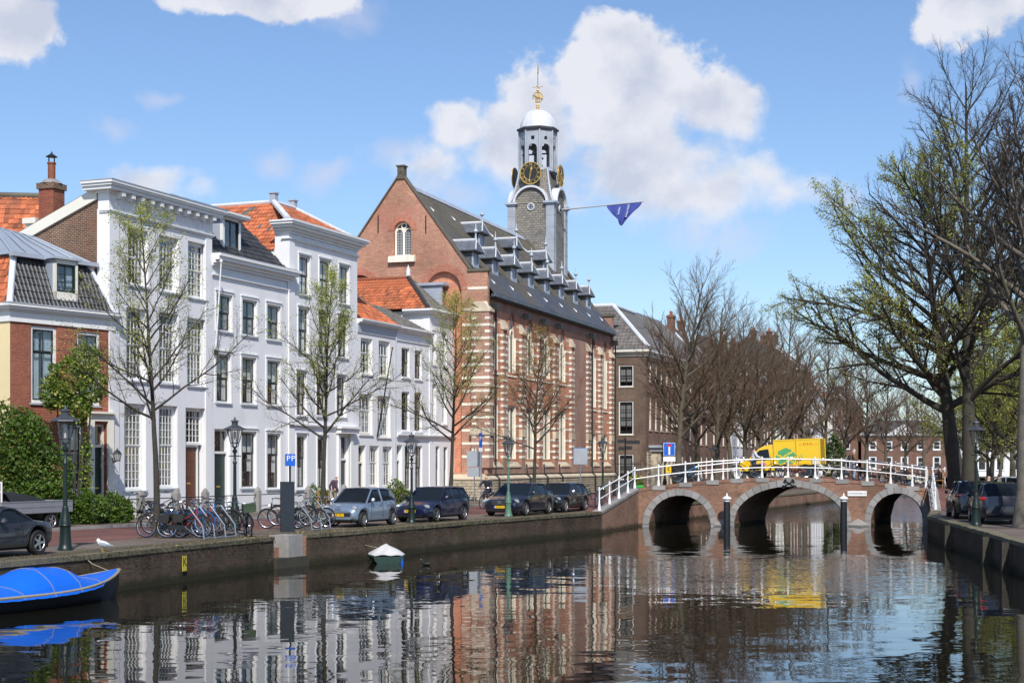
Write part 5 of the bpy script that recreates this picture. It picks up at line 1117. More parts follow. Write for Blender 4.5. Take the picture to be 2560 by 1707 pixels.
g.tube([(tx, ty, cz - .42), (tx, ty, cz + .5)], .03, 6).lathe([(0, .42), (.1, .5), (.12, .58), (.08, .66), (0, .7)], (tx, ty, cz), 8)
for k in range(4): a = k * math.pi / 2; g.tube([(tx, ty, cz + .82), (tx + .36 * math.cos(a), ty + .36 * math.sin(a), cz + .82)], .022, 5).lathe([(0, -.05), (.05, 0), (0, .05)], (tx + .38 * math.cos(a), ty + .38 * math.sin(a), cz + .82), 6)
g.tube([(tx, ty, cz + .7), (tx, ty, cz + .95)], .03, 6); g.build('openwork_ball', 'gold', fin, True)
MB().tube([(tx, ty, cz + .9), (tx, ty, cz + 2.5)], .022, 6).build('rod', 'dark_iron', fin)
vn = MB(); vp = [(0, 0), (.1, .1), (.2, .08), (.22, .2), (.12, .3), (.2, .42), (.18, .6), (.08, .55), (.1, .75), (.02, .95), (-.06, .7), (-.02, .5), (-.1, .4), (-.06, .25), (-.14, .12)]
vn.prism([(tx + x, ty - .015, cz + 1.85 + z) for x, z in vp], (0, .03, 0)); vn.build('weather_vane', 'gold', fin)
# clocks on all four sides
for k in range(4):
    base = face(k, MB()).X; zk = 25.2
    mb = MB(); mb.X = base @ Matrix.Translation((0, -tw - .02, zk)); mb.lathe([(.86, 0), (.86, .05)], n=36, axis='y'); ck = mb.build('clock_dial', 'clock_black', tower)
    mb = MB(); mb.X = base @ Matrix.Translation((0, -tw - .03, zk)); mb.ring((0, 0, 0), .86, .035, 'y', 40, 6).ring((0, 0, 0), .56, .014, 'y', 36, 5); mb.build('dial_ring', 'gold', ck, True)
    mb = MB(); mb.X = base
    for s in (-.5, .5): mb.tube([(s, -tw + .03, zk), (s, -.9, zk)], .02, 5)
    mb.build('bracket', 'dark_iron', ck)
    for n_i, tx_ in enumerate(('XII', 'I', 'II', 'III', 'IIII', 'V', 'VI', 'VII', 'VIII', 'IX', 'X', 'XI')):
        a = -n_i * math.pi / 6; mloc = base @ Matrix.Translation((0, -tw - .045, zk)) @ Matrix.Rotation(-a, 4, 'Y') @ Matrix.Translation((0, 0, .70)) @ Matrix.Rotation(math.pi / 2, 4, 'X')
        o = lettering('numeral', tx_, 'gold', ck, mloc.to_translation(), mloc.to_euler(), .27, .006, .62 if len(tx_) > 3 else .8)
    for nm, an, ln_, wd in (('hour_hand', math.radians(12), .42, .045), ('minute_hand', math.radians(190), .62, .03)):
        mb = MB(); mb.X = base @ Matrix.Translation((0, -tw - .07, zk)) @ Matrix.Rotation(an, 4, 'Y')
        mb.prism([(-wd, 0, -.15), (wd, 0, -.15), (wd * .7, 0, ln_ - .12), (wd * 2.6, 0, ln_ - .08), (0, 0, ln_ + .1), (-wd * 2.6, 0, ln_ - .08), (-wd * .7, 0, ln_ - .12)], (0, .025, 0)); mb.lathe([(.07, 0), (.07, .03)], n=10, axis='y'); mb.build(nm, 'gold', ck)
# flag on the tower
Mw = Matrix.Translation((C.o.x, C.o.y, ZB)) @ Matrix.Rotation(C.ang, 4, 'Z')
pA = Mw @ Vector((tx, ty - tw, HC + (CV - 520) / F * 121 - ZB)); pB = at(1609, 504, 119.2)
fl = thing('flagpole', 'long pole with a blue flag sticking out of the bell tower', 'flagpole', tuple(pA)); d = pB - pA
MB().tube([(0, 0, 0), d], [.07, .04], 8).build('pole', 'grey_paint', fl, True); MB().lathe([(.16, -.05), (.16, .06)], n=8).build('socket', 'dark_iron', fl)
M('flag_blue', (0.055, 0.080, 0.34), .75, .15, 3); M('print_white', (0.8, 0.8, 0.8), .6, .02, 2)
flag = MB(); NU, NV = 22, 14; grid = []
for j in range(NV + 1):
    row = []
    for i in range(NU + 1):
        a = i / NU; v = j / NV; top = d * (.56 + .42 * a)
        cx = .30 + (a - .5) * (1 - .78 * v ** .8) * 1.0 + .2 * (1 - v)
        p = top * (1 - v) + (d * (.56 + .42 * (.5 + (a - .5) * (1 - .8 * v) - .08 * v))) * v
        sag = 1.75 * (math.sin(math.pi * (.12 + .76 * a)) ** .6) * v
        p = p + Vector((0, 0, -sag)) + Vector((.25, -1, 0)) * .10 * math.sin(a * 22 + v * 5) * (v ** .7)
        row.append(p)
    grid.append(row)
for j in range(NV):
    for i in range(NU): flag.poly([grid[j][i], grid[j][i + 1], grid[j + 1][i + 1], grid[j + 1][i]])
fo = flag.build('flag', 'flag_blue', fl, True, angle=180)
for tx_, s_, dz, sz in (('Universiteit', .80, -.62, .22), ('Leiden', .70, -.55, .22)):
    p = d * s_ + Vector((.03, -.22, dz)); lettering('lettering', tx_, 'print_white', fl, p, (math.pi / 2, -1.35, 0.1), sz)
# ================================================================ buildings beyond the church
def far_glass():
    m, t, b = new_mat('glass_far'); b.inputs['Base Color'].default_value = (0.03, 0.035, 0.04, 1); b.inputs['Roughness'].default_value = 0.05
far_glass()
M('roof_dark', (0.075, 0.072, 0.07), .7, .25, .8)
def facade(h, floors, nw, ww, x0=0.6, x1=None, **kw):
    """rows of tall sash windows: floors = [(sill, head)]"""
    x1 = h.w - .6 if x1 is None else x1
    for (a, b) in floors:
        for k in range(nw):
            c = x0 + (x1 - x0) * (k + .5) / nw; h.holes.append(dict(x0=c - ww / 2, x1=c + ww / 2, z0=a, z1=b, d=.2)); window(h.root, c - ww / 2, c + ww / 2, a, b, cols=1, rows=(1, 1), d=.08, room=False, gl='glass_far', **kw)
def gable_roof(h, zt, rise, depth, mat, hip=0.0, over=.2):
    w = h.w; r = h.root; ym = depth / 2; hp = hip
    MB().poly([(-over * 0, -over, zt), (w, -over, zt), (w - hp, ym, zt + rise), (hp, ym, zt + rise)]).poly([(0, depth, zt), (hp, ym, zt + rise), (w - hp, ym, zt + rise), (w, depth, zt)]).poly([(0, -over, zt), (hp, ym, zt + rise), (0, depth, zt)]).poly([(w, -over, zt), (w, depth, zt), (w - hp, ym, zt + rise)]).build('roof', mat, r)
    MB().tube([(hp, ym, zt + rise), (w - hp, ym, zt + rise)], .14, 6).build('ridge', 'lead', r, True)
    if hp:
        MB().tube([(0, -over, zt + .05), (hp, ym, zt + rise + .02)], .12, 6).build('hip_lead', 'lead_white', r, True); MB().tube([(w, -over, zt + .05), (w - hp, ym, zt + rise + .02)], .12, 6).build('hip_lead', 'lead_white', r, True)
def stack(h, x, y, z, hh=1.8, w=.45):
    c = MB().box(x - w, x + w, y - w * .7, y + w * .7, z - 1, z + hh).box(x - w - .08, x + w + .08, y - w * .7 - .08, y + w * .7 + .08, z + hh - .25, z + hh - .1).build('chimney', 'brick_far', h.root)
    for k in (-.5, .5): MB().lathe([(.12, 0), (.1, .4)], (x + k * w, y, z + hh), 8).build('chimney_pot', 'tile_red', c)
P0 = Vector((11.0, 125.4)); t7 = Vector((0.33, 0.944)); P1 = P0 + t7 * 15
h = House('university_building', 'large brown brick building with hipped tile roof beside the church', P0, P1, 'buildings beyond the church', 'building'); R = h.root
ze = HC + (CV - 872) / F * 125 - ZB; zr = HC + (CV - 758) / F * 128 - ZB
facade(h, [(9.0, 10.7), (5.0, 7.9)], 7, .95, bw=.16, fm='cream_paint', sm='cream_paint', sill='sandstone'); facade(h, [(.9, 3.0)], 5, .95, x0=4.5, bw=.16, fm='cream_paint', sm='cream_paint', sill='sandstone')
h.front(ze, 'brick_far')
sides_h = [dict(x0=1.05, x1=2.3, z0=8.55, z1=10.35, d=.16), dict(x0=1.05, x1=2.3, z0=4.6, z1=7.4, d=.16), dict(x0=1.05, x1=2.3, z0=.9, z1=3.0, d=.16)]
SF = lambda x, z, d: (d, x, z)
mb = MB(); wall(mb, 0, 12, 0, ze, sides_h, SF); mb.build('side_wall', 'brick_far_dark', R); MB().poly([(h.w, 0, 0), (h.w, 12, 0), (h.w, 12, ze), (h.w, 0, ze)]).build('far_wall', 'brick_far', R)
for hh in sides_h:
    holder = window(R, 0, 1.25, hh['z0'], hh['z1'], d=.05, cols=2, rows=(2, 2) if hh['z1'] - hh['z0'] > 2.2 else (1, 1), bw=.09, sw=.05, mw=.05, sill='sandstone', room=False, gl='blind_pane'if False else 'glass', curt=[(.03, .97, .25, .98, 'curtain_grey')])
    holder.rotation_euler = (0, 0, -math.pi / 2); holder.location = (0, hh['x1'], 0)
    block('interior', 'interior', holder, 0, 1.25, .6, .62, hh['z0'], hh['z1'])
h.cornice(ze - .55, 'cream_paint', [(.2, .08), (.15, .2), (.2, .38)], ret=12); h.cornice(ze, 'lead', [(.04, .4)], 'gutter', ret=12)
rise = zr - ze; Vl = Vector((4.2, 0, rise)); ll = Vl.length
tiled(R, 'roof_side', (-.35, 11, ze + .05), (0, -1, 0), Vl, [(0, 0), (11.3, 0), (7.0, ll), (0, ll)], 'tile_grey', .34, .42, limit=290)
Vf = Vector((0, 4.2, rise)); lf = Vf.length; MB().poly([(-.35, -.35, ze + .04), (h.w, -.35, ze + .04), (h.w - 4, 3.9, ze + rise), (3.85, 3.9, ze + rise)]).poly([(h.w, -.35, ze), (h.w, 12, ze), (h.w - 4, 3.9, ze + rise)]).poly([(3.85, 3.9, ze + rise), (h.w - 4, 3.9, ze + rise), (h.w, 12, ze), (3.85, 12, ze + rise)]).build('roof_front', 'tile_grey', R)
MB().tube([(-.35, -.35, ze + .1), (3.85, 3.85, ze + rise + .06)], .2, 8).tube([(3.85, 3.85, ze + rise + .06), (3.85, 12, ze + rise + .06)], .2, 8).tube([(3.85, 3.85, ze + rise + .06), (h.w - 4, 3.85, ze + rise + .06)], .16, 8).build('hip_lead', 'lead_white', R, True)
pc = MB().box(1.2, 7.6, -1.1, 0, 3.25, 3.55).box(1.0, 7.8, -1.3, 0, 3.55, 3.75).build('portico', 'lead', R)
for k in range(5): MB().box(1.4 + 1.4 * k, 1.75 + 1.4 * k, -.9, 0, 0, 3.25).build('stone_pier', 'sandstone', pc)
for k in range(12): z_ = .1 + k * .26; block('stone_course', 'sandstone', pc, .3, 1.3, -.14 - .03 * (k % 2), 0, z_, z_ + .23)
# iron fence between church and that building
gt = thing('iron_gate', 'black spiked iron gate between the church and the brown building', 'gate', tuple(at(1540, 1156, 122.3).xy) + (1.02,), math.atan2(.944, .33) - math.pi / 2)
for k in range(13): MB().tube([(k * .17, 0, 0), (k * .17, 0, 2.55 + .25 * math.sin(k * .5))], .022, 5).lathe([(.035, 0), (0, .14)], (k * .17, 0, 2.55 + .25 * math.sin(k * .5)), 5).build('bar', 'dark_iron', gt)
for z_ in (.25, 1.2, 2.25): block('rail', 'dark_iron', gt, 0, 2.05, -.02, .02, z_, z_ + .05)
# the street beyond
mats = ['brick_far', 'brick_far', 'white_plaster', 'brick_far_dark', 'brick_far', 'cream_paint', 'brick_far', 'brick_far_dark', 'white_plaster', 'cream_paint', 'brick_far']
desc = ['brown brick house with stepped roof and cream window frames', 'narrow brick house with high pitched roof behind the bare trees', 'pale plastered house among the bare trees', 'dark brick house with grey roof behind the yellow van', 'brick house with twin chimneys behind the bare trees', 'cream fronted house beyond the bridge', 'brick house with dark hipped roof beyond the bridge', 'dark brick house with tall chimneys above the trees', 'white house with small dormer beyond the bridge', 'cream house with orange roof at the far bend', 'last brick house before the far bend']
p = Vector((P1.x, P1.y)); ang = .35
wid = [10.5, 8, 9, 8, 9, 8, 10, 8, 9, 9, 10]; hts = [11.6, 11, 10.4, 12, 11.2, 11.6, 13.6, 14.6, 12.4, 11.6, 12.0]; rises = [4.6, 5.2, 3.2, 4.2, 4.6, 3.4, 4.4, 4.0, 3.2, 3.4, 3.2]
rts = ['tile_grey', 'tile_grey', 'roof_dark', 'tile_grey', 'roof_dark', 'roof_dark', 'roof_dark', 'roof_dark', 'tile_red', 'tile_red', 'roof_dark']
for k in range(11):
    ang += .004; dv = Vector((math.sin(math.atan(ang)), math.cos(math.atan(ang)))); q = p + dv * (wid[k] - .02)
    h = House('canal_house', desc[k], p, q, 'houses along the far canal'); hh = hts[k]; nw = 4 if wid[k] > 8.5 else 3
    facade(h, [(.8, 3.0), (4.0, 6.3), (7.2, hh - 1.7)], nw, 1.05, bw=.14, fm='cream_paint', sm='white_paint', sill='sandstone')
    h.front(hh, mats[k]); h.body(hh, 10, 'brick_far'); h.cornice(hh - .35, 'cream_paint', [(.15, .15), (.2, .35)], ret=.4); gable_roof(h, hh, rises[k], 10, rts[k], hip=2.6 if k % 3 else 0)
    if k in (1, 4, 6, 7): stack(h, 1.0, 4.2, hh + rises[k] * .8); stack(h, h.w - .9, 4.6, hh + rises[k] * .8)
    p = q + dv * .02
e0 = p
h = House('brick_house', 'brick house with white pediment closing the view down the canal', (60, 262), (74, 258.5), 'houses at the end of the canal'); R = h.root
facade(h, [(1.2, 3.4), (4.4, 6.0)], 5, 1.3, bw=.2, fm='white_paint', sm='white_paint'); h.front(7.0, 'brick_far'); h.body(7.0, 9, 'brick_far'); h.cornice(6.8, 'white_paint', [(.2, .15), (.2, .4)], ret=.5); gable_roof(h, 7.2, 2.4, 9, 'roof_dark', 3)
MB().prism([(4.5, -.4, 7.2), (9.5, -.4, 7.2), (7, -.4, 8.9)], (0, 3, 0)).build('pediment', 'white_paint', R)
h = House('white_house', 'pale grey house at the end of the canal beside the leaning tree', (74.3, 258), (92, 252), 'houses at the end of the canal'); facade(h, [(1, 3.2), (4.2, 6.4)], 6, 1.3, bw=.15); h.front(8.0, 'white_plaster'); h.body(8.0, 9, 'white_plaster'); h.cornice(7.8, 'white_paint', [(.3, .3)]); gable_roof(h, 8.1, 3.0, 9, 'tile_red', 3)
h = House('canal_house', 'dim brick house behind the far bend of the canal', (44, 268), (59.5, 262.5), 'houses at the end of the canal'); facade(h, [(1, 3.4), (4.6, 7.2), (8.2, 10)], 6, 1.2, bw=.15); h.front(11.6, 'brick_far'); h.body(11.6, 9, 'brick_far'); gable_roof(h, 11.6, 4, 9, 'roof_dark', 3)
h = House('canal_house', 'long brick house closing the square behind the right bank trees', (56, 150), (90, 140), 'houses at the end of the canal'); facade(h, [(1, 3.4), (4.6, 7.2)], 10, 1.3, bw=.18); h.front(8.6, 'brick_far'); h.body(8.6, 9, 'brick_far'); h.cornice(8.4, 'white_paint', [(.3, .3)]); gable_roof(h, 8.7, 3.2, 9, 'tile_dark_red', 3)
# ================================================================ trees and shrubs
M('leaf_young', (0.35, 0.37, 0.075), .6, .35, 1.5); M('leaf_green', (0.105, 0.185, 0.022), .55, .4, 1.2); M('leaf_bronze', (0.26, 0.17, 0.05), .6, .35, 1.5); M('leaf_dark', (0.055, 0.10, 0.018), .55, .4, 1.5)
def leafify(m):                                     # thin leaves let some light through
    t = MATS[m].node_tree; b = next(n for n in t.nodes if n.type == 'BSDF_PRINCIPLED'); o = next(n for n in t.nodes if n.type == 'OUTPUT_MATERIAL')
    tl = N(t, 'ShaderNodeBsdfTranslucent'); src = b.inputs['Base Color'].links[0].from_socket; t.links.new(src, tl.inputs[0]); mx = N(t, 'ShaderNodeMixShader', Fac=.35)
    t.links.new(b.outputs[0], mx.inputs[1]); t.links.new(tl.outputs[0], mx.inputs[2]); t.links.new(mx.outputs[0], o.inputs[0])
for m_ in ('leaf_young', 'leaf_green', 'leaf_bronze', 'leaf_dark'): leafify(m_)
def raw_mesh(name, V, Q, mat, smooth=True):
    me = bpy.data.meshes.new(name); n = len(Q); k = Q.shape[1]
    me.vertices.add(len(V)); me.vertices.foreach_set('co', V.astype(np.float32).ravel()); me.loops.add(n * k); me.loops.foreach_set('vertex_index', Q.astype(np.int32).ravel())
    me.polygons.add(n); me.polygons.foreach_set('loop_start', np.arange(0, n * k, k, dtype=np.int32)); me.polygons.foreach_set('loop_total', np.full(n, k, np.int32))
    me.materials.append(MATS[mat]); me.update(calc_edges=True)
    if smooth: me.polygons.foreach_set('use_smooth', [True] * n)
    return me
def tubes(lines, sides):
    """many tapered tubes at once; lines: list of (points, radii)"""
    Vs, Qs, base = [], [], 0; by = {}
    for p, r in lines: by.setdefault(len(p), []).append((p, r))
    for n, ls in by.items():
        P = np.array([l[0] for l in ls]); Rr = np.array([l[1] for l in ls]); T = np.empty_like(P)
        T[:, 1:-1] = P[:, 2:] - P[:, :-2]; T[:, 0] = P[:, 1] - P[:, 0]; T[:, -1] = P[:, -1] - P[:, -2]; T /= np.linalg.norm(T, axis=2, keepdims=True) + 1e-9
        ref = np.where(np.abs(T[..., 2:3]) > .9, np.array([1., 0, 0]), np.array([0, 0, 1.])); A = np.cross(T, ref); A /= np.linalg.norm(A, axis=2, keepdims=True) + 1e-9; B = np.cross(T, A)
        ang = np.arange(sides) * 2 * np.pi / sides; ring = A[:, :, None, :] * np.cos(ang)[:, None] + B[:, :, None, :] * np.sin(ang)[:, None]
        V = P[:, :, None, :] + ring * Rr[:, :, None, None]; K = len(ls); Vs.append(V.reshape(-1, 3))
        idx = base + np.arange(K * n * sides).reshape(K, n, sides); nx = np.roll(idx, -1, axis=2)
        Qs.append(np.stack([idx[:, :-1], nx[:, :-1], nx[:, 1:], idx[:, 1:]], -1).reshape(-1, 4)); base += K * n * sides
    return np.concatenate(Vs), np.concatenate(Qs)
def grow(seed, H, r0, clear, spec, lean=(0, 0)):
    """branching skeleton, one level at a time: trunk, limbs, branches, twigs, twiglets"""
    rg = np.random.RandomState(seed); NS = [12, 7, 5, 3, 2]; WD = [.022, .085, .12, .16, .2]; EN = [.10, .22, .28, .4, .5]
    def unit(a): return a / (np.linalg.norm(a, axis=-1, keepdims=True) + 1e-9)
    def run(p, d, Ln, r, lv):
        n = NS[lv]; K = len(p); pts = [p]
        for i in range(n):
            d = d + rg.normal(0, WD[lv], (K, 3)); d[:, 2] += spec[lv]['up'] / n; d = unit(d); p = p + d * (Ln / n)[:, None]; pts.append(p)
        tt = np.linspace(0, 1, n + 1); rad = r[:, None] * (1 - (1 - EN[lv]) * tt ** (.9 if lv else .75))[None]
        if lv == 0: rad[:, 0] *= 1.35
        return np.stack(pts, 1), rad
    d0 = np.array([[lean[0], lean[1], 1.0]]); P, Rd = run(np.zeros((1, 3)), unit(d0), np.array([H]), np.array([r0]), 0); Ln = np.array([H]); out = {0: (P, Rd)}
    for lv in range(len(spec) - 1):
        sp = spec[lv + 1]; nc = sp['n']; K = len(P); n = NS[lv]; t0 = clear if lv == 0 else .15; j = np.tile(np.arange(nc), K); k = np.repeat(np.arange(K), nc); m = len(k)
        t = np.minimum(t0 + (1 - t0) * ((j + rg.uniform(0, .9, m)) / nc), .99); x = t * n; i = np.minimum(x.astype(int), n - 1); f = (x - i)[:, None]
        q = P[k, i] * (1 - f) + P[k, i + 1] * f; dd = unit(P[k, i + 1] - P[k, i]); rr = Rd[k, i] * (1 - f[:, 0]) + Rd[k, i + 1] * f[:, 0]
        az = np.repeat(rg.uniform(0, 6.28, K), nc) + j * 2.4 + rg.uniform(-.5, .5, m); ref = np.where(np.abs(dd[:, 2:3]) < .95, np.array([[0, 0, 1.]]), np.array([[1., 0, 0]])); a = unit(np.cross(dd, ref)); b = np.cross(dd, a)
        an = sp['ang'] * rg.uniform(.75, 1.25, m) * (1.25 - .55 * t if lv == 0 else 1); nd = dd * np.cos(an)[:, None] + (a * np.cos(az)[:, None] + b * np.sin(az)[:, None]) * np.sin(an)[:, None]
        shp = np.array([sp['shape'](v) for v in t]) if 'shape' in sp else 1 - .55 * t
        Lc = Ln[k] * sp['len'] * shp * rg.uniform(.75, 1.2, m); rc = np.minimum(rr * .7, Rd[k, 0] * sp['rr'])
        P, Rd = run(q, nd, Lc, rc, lv + 1); Ln = Lc; out[lv + 1] = (P, Rd)
    tips = np.concatenate([P[:, -1], P[:, 1]]); return {l: list(zip(*v)) for l, v in out.items()}, tips
def leaves_mesh(name, pts, size, mat, seed, spread=.12):
    rg = np.random.RandomState(seed); P = np.array(pts) + rg.normal(0, spread, (len(pts), 3)); n = len(P)
    a = rg.normal(0, 1, (n, 3)); a /= np.linalg.norm(a, axis=1, keepdims=True); b = rg.normal(0, 1, (n, 3)); b -= a * (a * b).sum(1, keepdims=True); b /= np.linalg.norm(b, axis=1, keepdims=True)
    s = size * rg.uniform(.6, 1.3, (n, 1)); V = np.stack([P - a * s * .5, P + b * s * .32, P + a * s * .55, P - b * s * .32], 1).reshape(-1, 3)
    return raw_mesh(name, V, np.arange(n * 4).reshape(-1, 4), mat, False)
def tree_meshes(seed, H, r0, clear, spec, bark='bark', twig='twig', leaf=None, lean=(0, 0)):
    out, tips = grow(seed, H, r0, clear, spec, lean); m = []
    V, Q = tubes(out[0], 10); m.append(('trunk', raw_mesh('trunk', V, Q, bark)))
    V, Q = tubes(out[1], 6); m.append(('limbs', raw_mesh('limbs', V, Q, bark)))
    parts = [tubes(out[l], 4 if l == 2 else 3) for l in sorted(out) if l >= 2]; o = 0; VV, QQ = [], []
    for V, Q in parts: VV.append(V); QQ.append(Q + o); o += len(V)
    m.append(('crown', raw_mesh('crown', np.concatenate(VV), np.concatenate(QQ), twig)))
    if leaf:
        mat, per, size, pick = leaf; rg = np.random.RandomState(seed + 5); tips = tips[rg.rand(len(tips)) < pick]; pts = np.repeat(tips, per, axis=0)
        if len(pts): m.append(('leaves', leaves_mesh('leaves', pts, size, mat, seed, .10)))
    return m
def plant(name, label, meshes, loc, rz, group, sc=1.0, cat='tree'):
    t = thing(name, label, cat, loc, rz, group); t.scale = (sc, sc, sc)
    for nm, me in meshes:
        o = put(nm, me, t)
        if nm in ('leaves', 'crown'): o['kind'] = 'stuff'
    return t
young = [dict(up=0), dict(n=30, ang=.92, len=.33, up=.42, rr=.28, shape=lambda t: .2 + 1.2 * (1 - t) ** .8 if t > .42 else 1.1), dict(n=11, ang=.6, len=.42, up=.15, rr=.36), dict(n=7, ang=.6, len=.40, up=.05, rr=.42), dict(n=4, ang=.6, len=.45, up=.0, rr=.6)]
old = [dict(up=0), dict(n=28, ang=.85, len=.40, up=.5, rr=.30, shape=lambda t: .32 + .95 * (1 - t) ** .7), dict(n=14, ang=.6, len=.42, up=.3, rr=.34), dict(n=10, ang=.55, len=.40, up=.2, rr=.36), dict(n=6, ang=.5, len=.48, up=.12, rr=.62)]
def G(u, Y, z=1.0): return ((u - CU) / F * Y, Y, z)
for k, (u, Y, H, sd, lf, lb) in enumerate([(390, 49.7, 10.3, 11, ('leaf_young', 2, .058, .30), 'young budding street tree in front of the tall white house'), (808, 58.4, 9.4, 23, ('leaf_young', 2, .058, .30), 'young budding street tree beside the dark blue parking pillar'),
        (1123, 69.0, 9.5, 35, ('leaf_young', 2, .058, .28), 'young budding street tree where the white houses meet the church'), (1334, 78.6, 9.0, 47, ('leaf_bronze', 2, .055, .3), 'thin street tree with few leaves in front of the church')]):
    plant('street_tree', lb, tree_meshes(sd, H, .125, .34, young, 'bark_dark', 'twig', lf), G(u, Y), k * 1.3, 'young trees along the left quay')
plant('street_tree', 'young street tree just outside the left edge of the view', tree_meshes(59, 10.0, .125, .34, young, 'bark_dark', 'twig', ('leaf_young', 2, .058, .30)), (-15.9, 39.3, 1.0), 1.0, 'young trees along the left quay')
plant('street_tree', 'second young street tree outside the left edge of the view', tree_meshes(61, 10.0, .125, .34, young, 'bark_dark', 'twig', ('leaf_young', 2, .058, .30)), (-19.2, 31.0, 1.0), 2.0, 'young trees along the left quay')
A = tree_meshes(101, 17.0, .34, .26, old, 'bark', 'twig_brown'); B = tree_meshes(202, 15.5, .30, .24, old, 'bark', 'twig_brown'); Cc = tree_meshes(303, 14.0, .28, .25, old, 'bark', 'twig_brown')
row = [(1690, 100, A, .85, 'bare lime tree with forked mossy trunk behind the blue dead-end sign'), (1790, 107, B, .86, 'bare tree behind the left part of the bridge railing'), (1862, 114, A, .76, 'bare tree behind the cab of the yellow van'), (1905, 121, Cc, .86, 'bare tree rising behind the roof of the yellow van'), (1965, 129, B, .98, 'slender bare tree with round top above the yellow van'),
       (2010, 138, Cc, .95, 'bare brown tree behind the tail of the yellow van'), (2065, 148, B, .9, 'small bare tree beyond the man in the brown jacket'), (2110, 158, Cc, 1.0, 'small bare tree among the cream houses beyond the bridge'), (2165, 170, A, .85, 'small bare tree before the far bend'), (2215, 182, B, .85, 'low bare tree left of the pedimented brick house'), (2262, 196, Cc, .85, 'reddish bare tree in front of the pedimented brick house'), (2310, 212, B, .8, 'bare tree right of the pedimented brick house'),
       (1745, 116, Cc, .95, 'bare tree half hidden behind the forked lime tree'), (1830, 132, A, .82, 'bare tree in the second rank above the van cab'), (1935, 150, B, .95, 'bare tree in the second rank behind the van')]
for k, (u, Y, ms, sc, lb) in enumerate(row): plant('bare_tree', lb, ms, G(u, Y), k * 2.1, 'bare trees along the far left bank', sc)
big = [dict(up=0), dict(n=36, ang=.86, len=.41, up=.45, rr=.28, shape=lambda t: .26 + 1.0 * (1 - t) ** .8), dict(n=15, ang=.55, len=.42, up=.25, rr=.34), dict(n=10, ang=.55, len=.38, up=.15, rr=.36), dict(n=6, ang=.5, len=.46, up=.08, rr=.62)]
wide = [dict(up=0), dict(n=28, ang=1.0, len=.56, up=.3, rr=.32, shape=lambda t: .45 + .75 * (1 - t) ** .6), dict(n=15, ang=.6, len=.40, up=.1, rr=.34), dict(n=10, ang=.55, len=.38, up=.03, rr=.36), dict(n=6, ang=.55, len=.46, up=.0, rr=.62)]
plant('lime_tree', 'tallest bare tree with straight leader on the right bank', tree_meshes(404, 23.2, .46, .22, big, 'bark_dark', 'twig'), G(2428, 84, 1.4), .5, 'big trees on the right bank')
plant('lime_tree', 'leaning mossy tree with wide budding crown at the right end of the bridge', tree_meshes(515, 16.0, .54, .28, wide, 'bark_dark', 'twig', ('leaf_young', 1, .105, .85), lean=(-.26, 0)), G(2400, 86.5, 1.6), 0.0, 'big trees on the right bank')
plant('lime_tree', 'thick grey trunk and bare boughs at the right edge of the view', tree_meshes(626, 17.0, .36, .36, big, 'bark_grey', 'twig'), G(2562, 56.5), 2.2, 'big trees on the right bank')
small = [dict(up=0), dict(n=22, ang=1.0, len=.5, up=.2, rr=.32, shape=lambda t: .45 + .75 * (1 - t) ** .6), dict(n=12, ang=.65, len=.42, up=.0, rr=.34), dict(n=8, ang=.6, len=.40, up=-.05, rr=.36), dict(n=4, ang=.6, len=.46, up=.0, rr=.6)]
E = tree_meshes(737, 11.5, .24, .2, small, 'bark', 'twig', ('leaf_young', 2, .12, .55))
for k, (u, Y, sc, lb) in enumerate([(2478, 98, .85, 'yellow-green budding tree behind the right lamp post'), (2530, 108, .95, 'yellow-green budding tree far back at the right edge'), (2440, 118, .8, 'slim yellow-green tree far back beside the tall bare tree'), (2590, 92, .95, 'budding tree whose boughs enter at the right edge'), (2500, 132, .8, 'farthest yellow-green tree on the right bank'), (2470, 150, .9, 'yellow-green tree before the pale house at the end of the canal'), (2535, 145, .95, 'yellow-green tree closing the square on the right')]):
    plant('budding_tree', lb, E, G(u, Y), k * 1.7, 'budding trees far back on the right bank', sc)
for k, (x, y, sc, lb) in enumerate([(25.5, 52, 1.0, 'bare tree of the right bank row just outside the view'), (23.5, 43, 1.05, 'second bare tree of the right bank row outside the view'), (21.5, 33, 1.05, 'nearest bare tree of the right bank row outside the view'), (31, 60, 1.0, 'bare tree outside the view behind the parked cars')]):
    plant('bare_tree', lb, A if k % 2 else B, (x, y, 1.0), k * 1.1, 'trees of the right bank outside the view', sc)
# shrubs: leaves through the whole volume, thicker at the skin
def shrub_mesh(seed, blobs, n, size, mat):
    rg = np.random.RandomState(seed); pts = []
    vol = np.array([b[3] * b[4] * b[5] for b in blobs]); cnt = (n * vol ** .75 / (vol ** .75).sum()).astype(int)
    for (x, y, z, a, b, c), k in zip(blobs, cnt):
        d = rg.normal(0, 1, (k, 3)); d /= np.linalg.norm(d, axis=1, keepdims=True)
        lump = 1 + .16 * np.sin(d[:, 0] * 7 + seed) * np.sin(d[:, 1] * 6) + .12 * np.sin(d[:, 2] * 9 + d[:, 0] * 5); r = rg.uniform(.45, 1.0, k) ** .45 * lump
        pts.append(np.array([x, y, z]) + d * r[:, None] * np.array([a, b, c]))
    return leaves_mesh('leaves', np.concatenate(pts), size, mat, seed, .03)
def shrub(name, label, loc, blobs, n, size, mats, seed, group=None):
    t = thing(name, label, 'shrub', loc, 0, group)
    for j, (m_, fr) in enumerate(mats): put('leaves', shrub_mesh(seed + j, blobs, int(n * fr), size, m_), t)['kind'] = 'stuff'
    mb = MB()
    for (x, y, z, a, b, c) in blobs: mb.tube([(x * .3, y * .3, 0), (x * .7, y * .7, z * .5), (x, y, z)], [.07, .05, .02], 6)
    mb.build('stems', 'bark_dark', t); return t
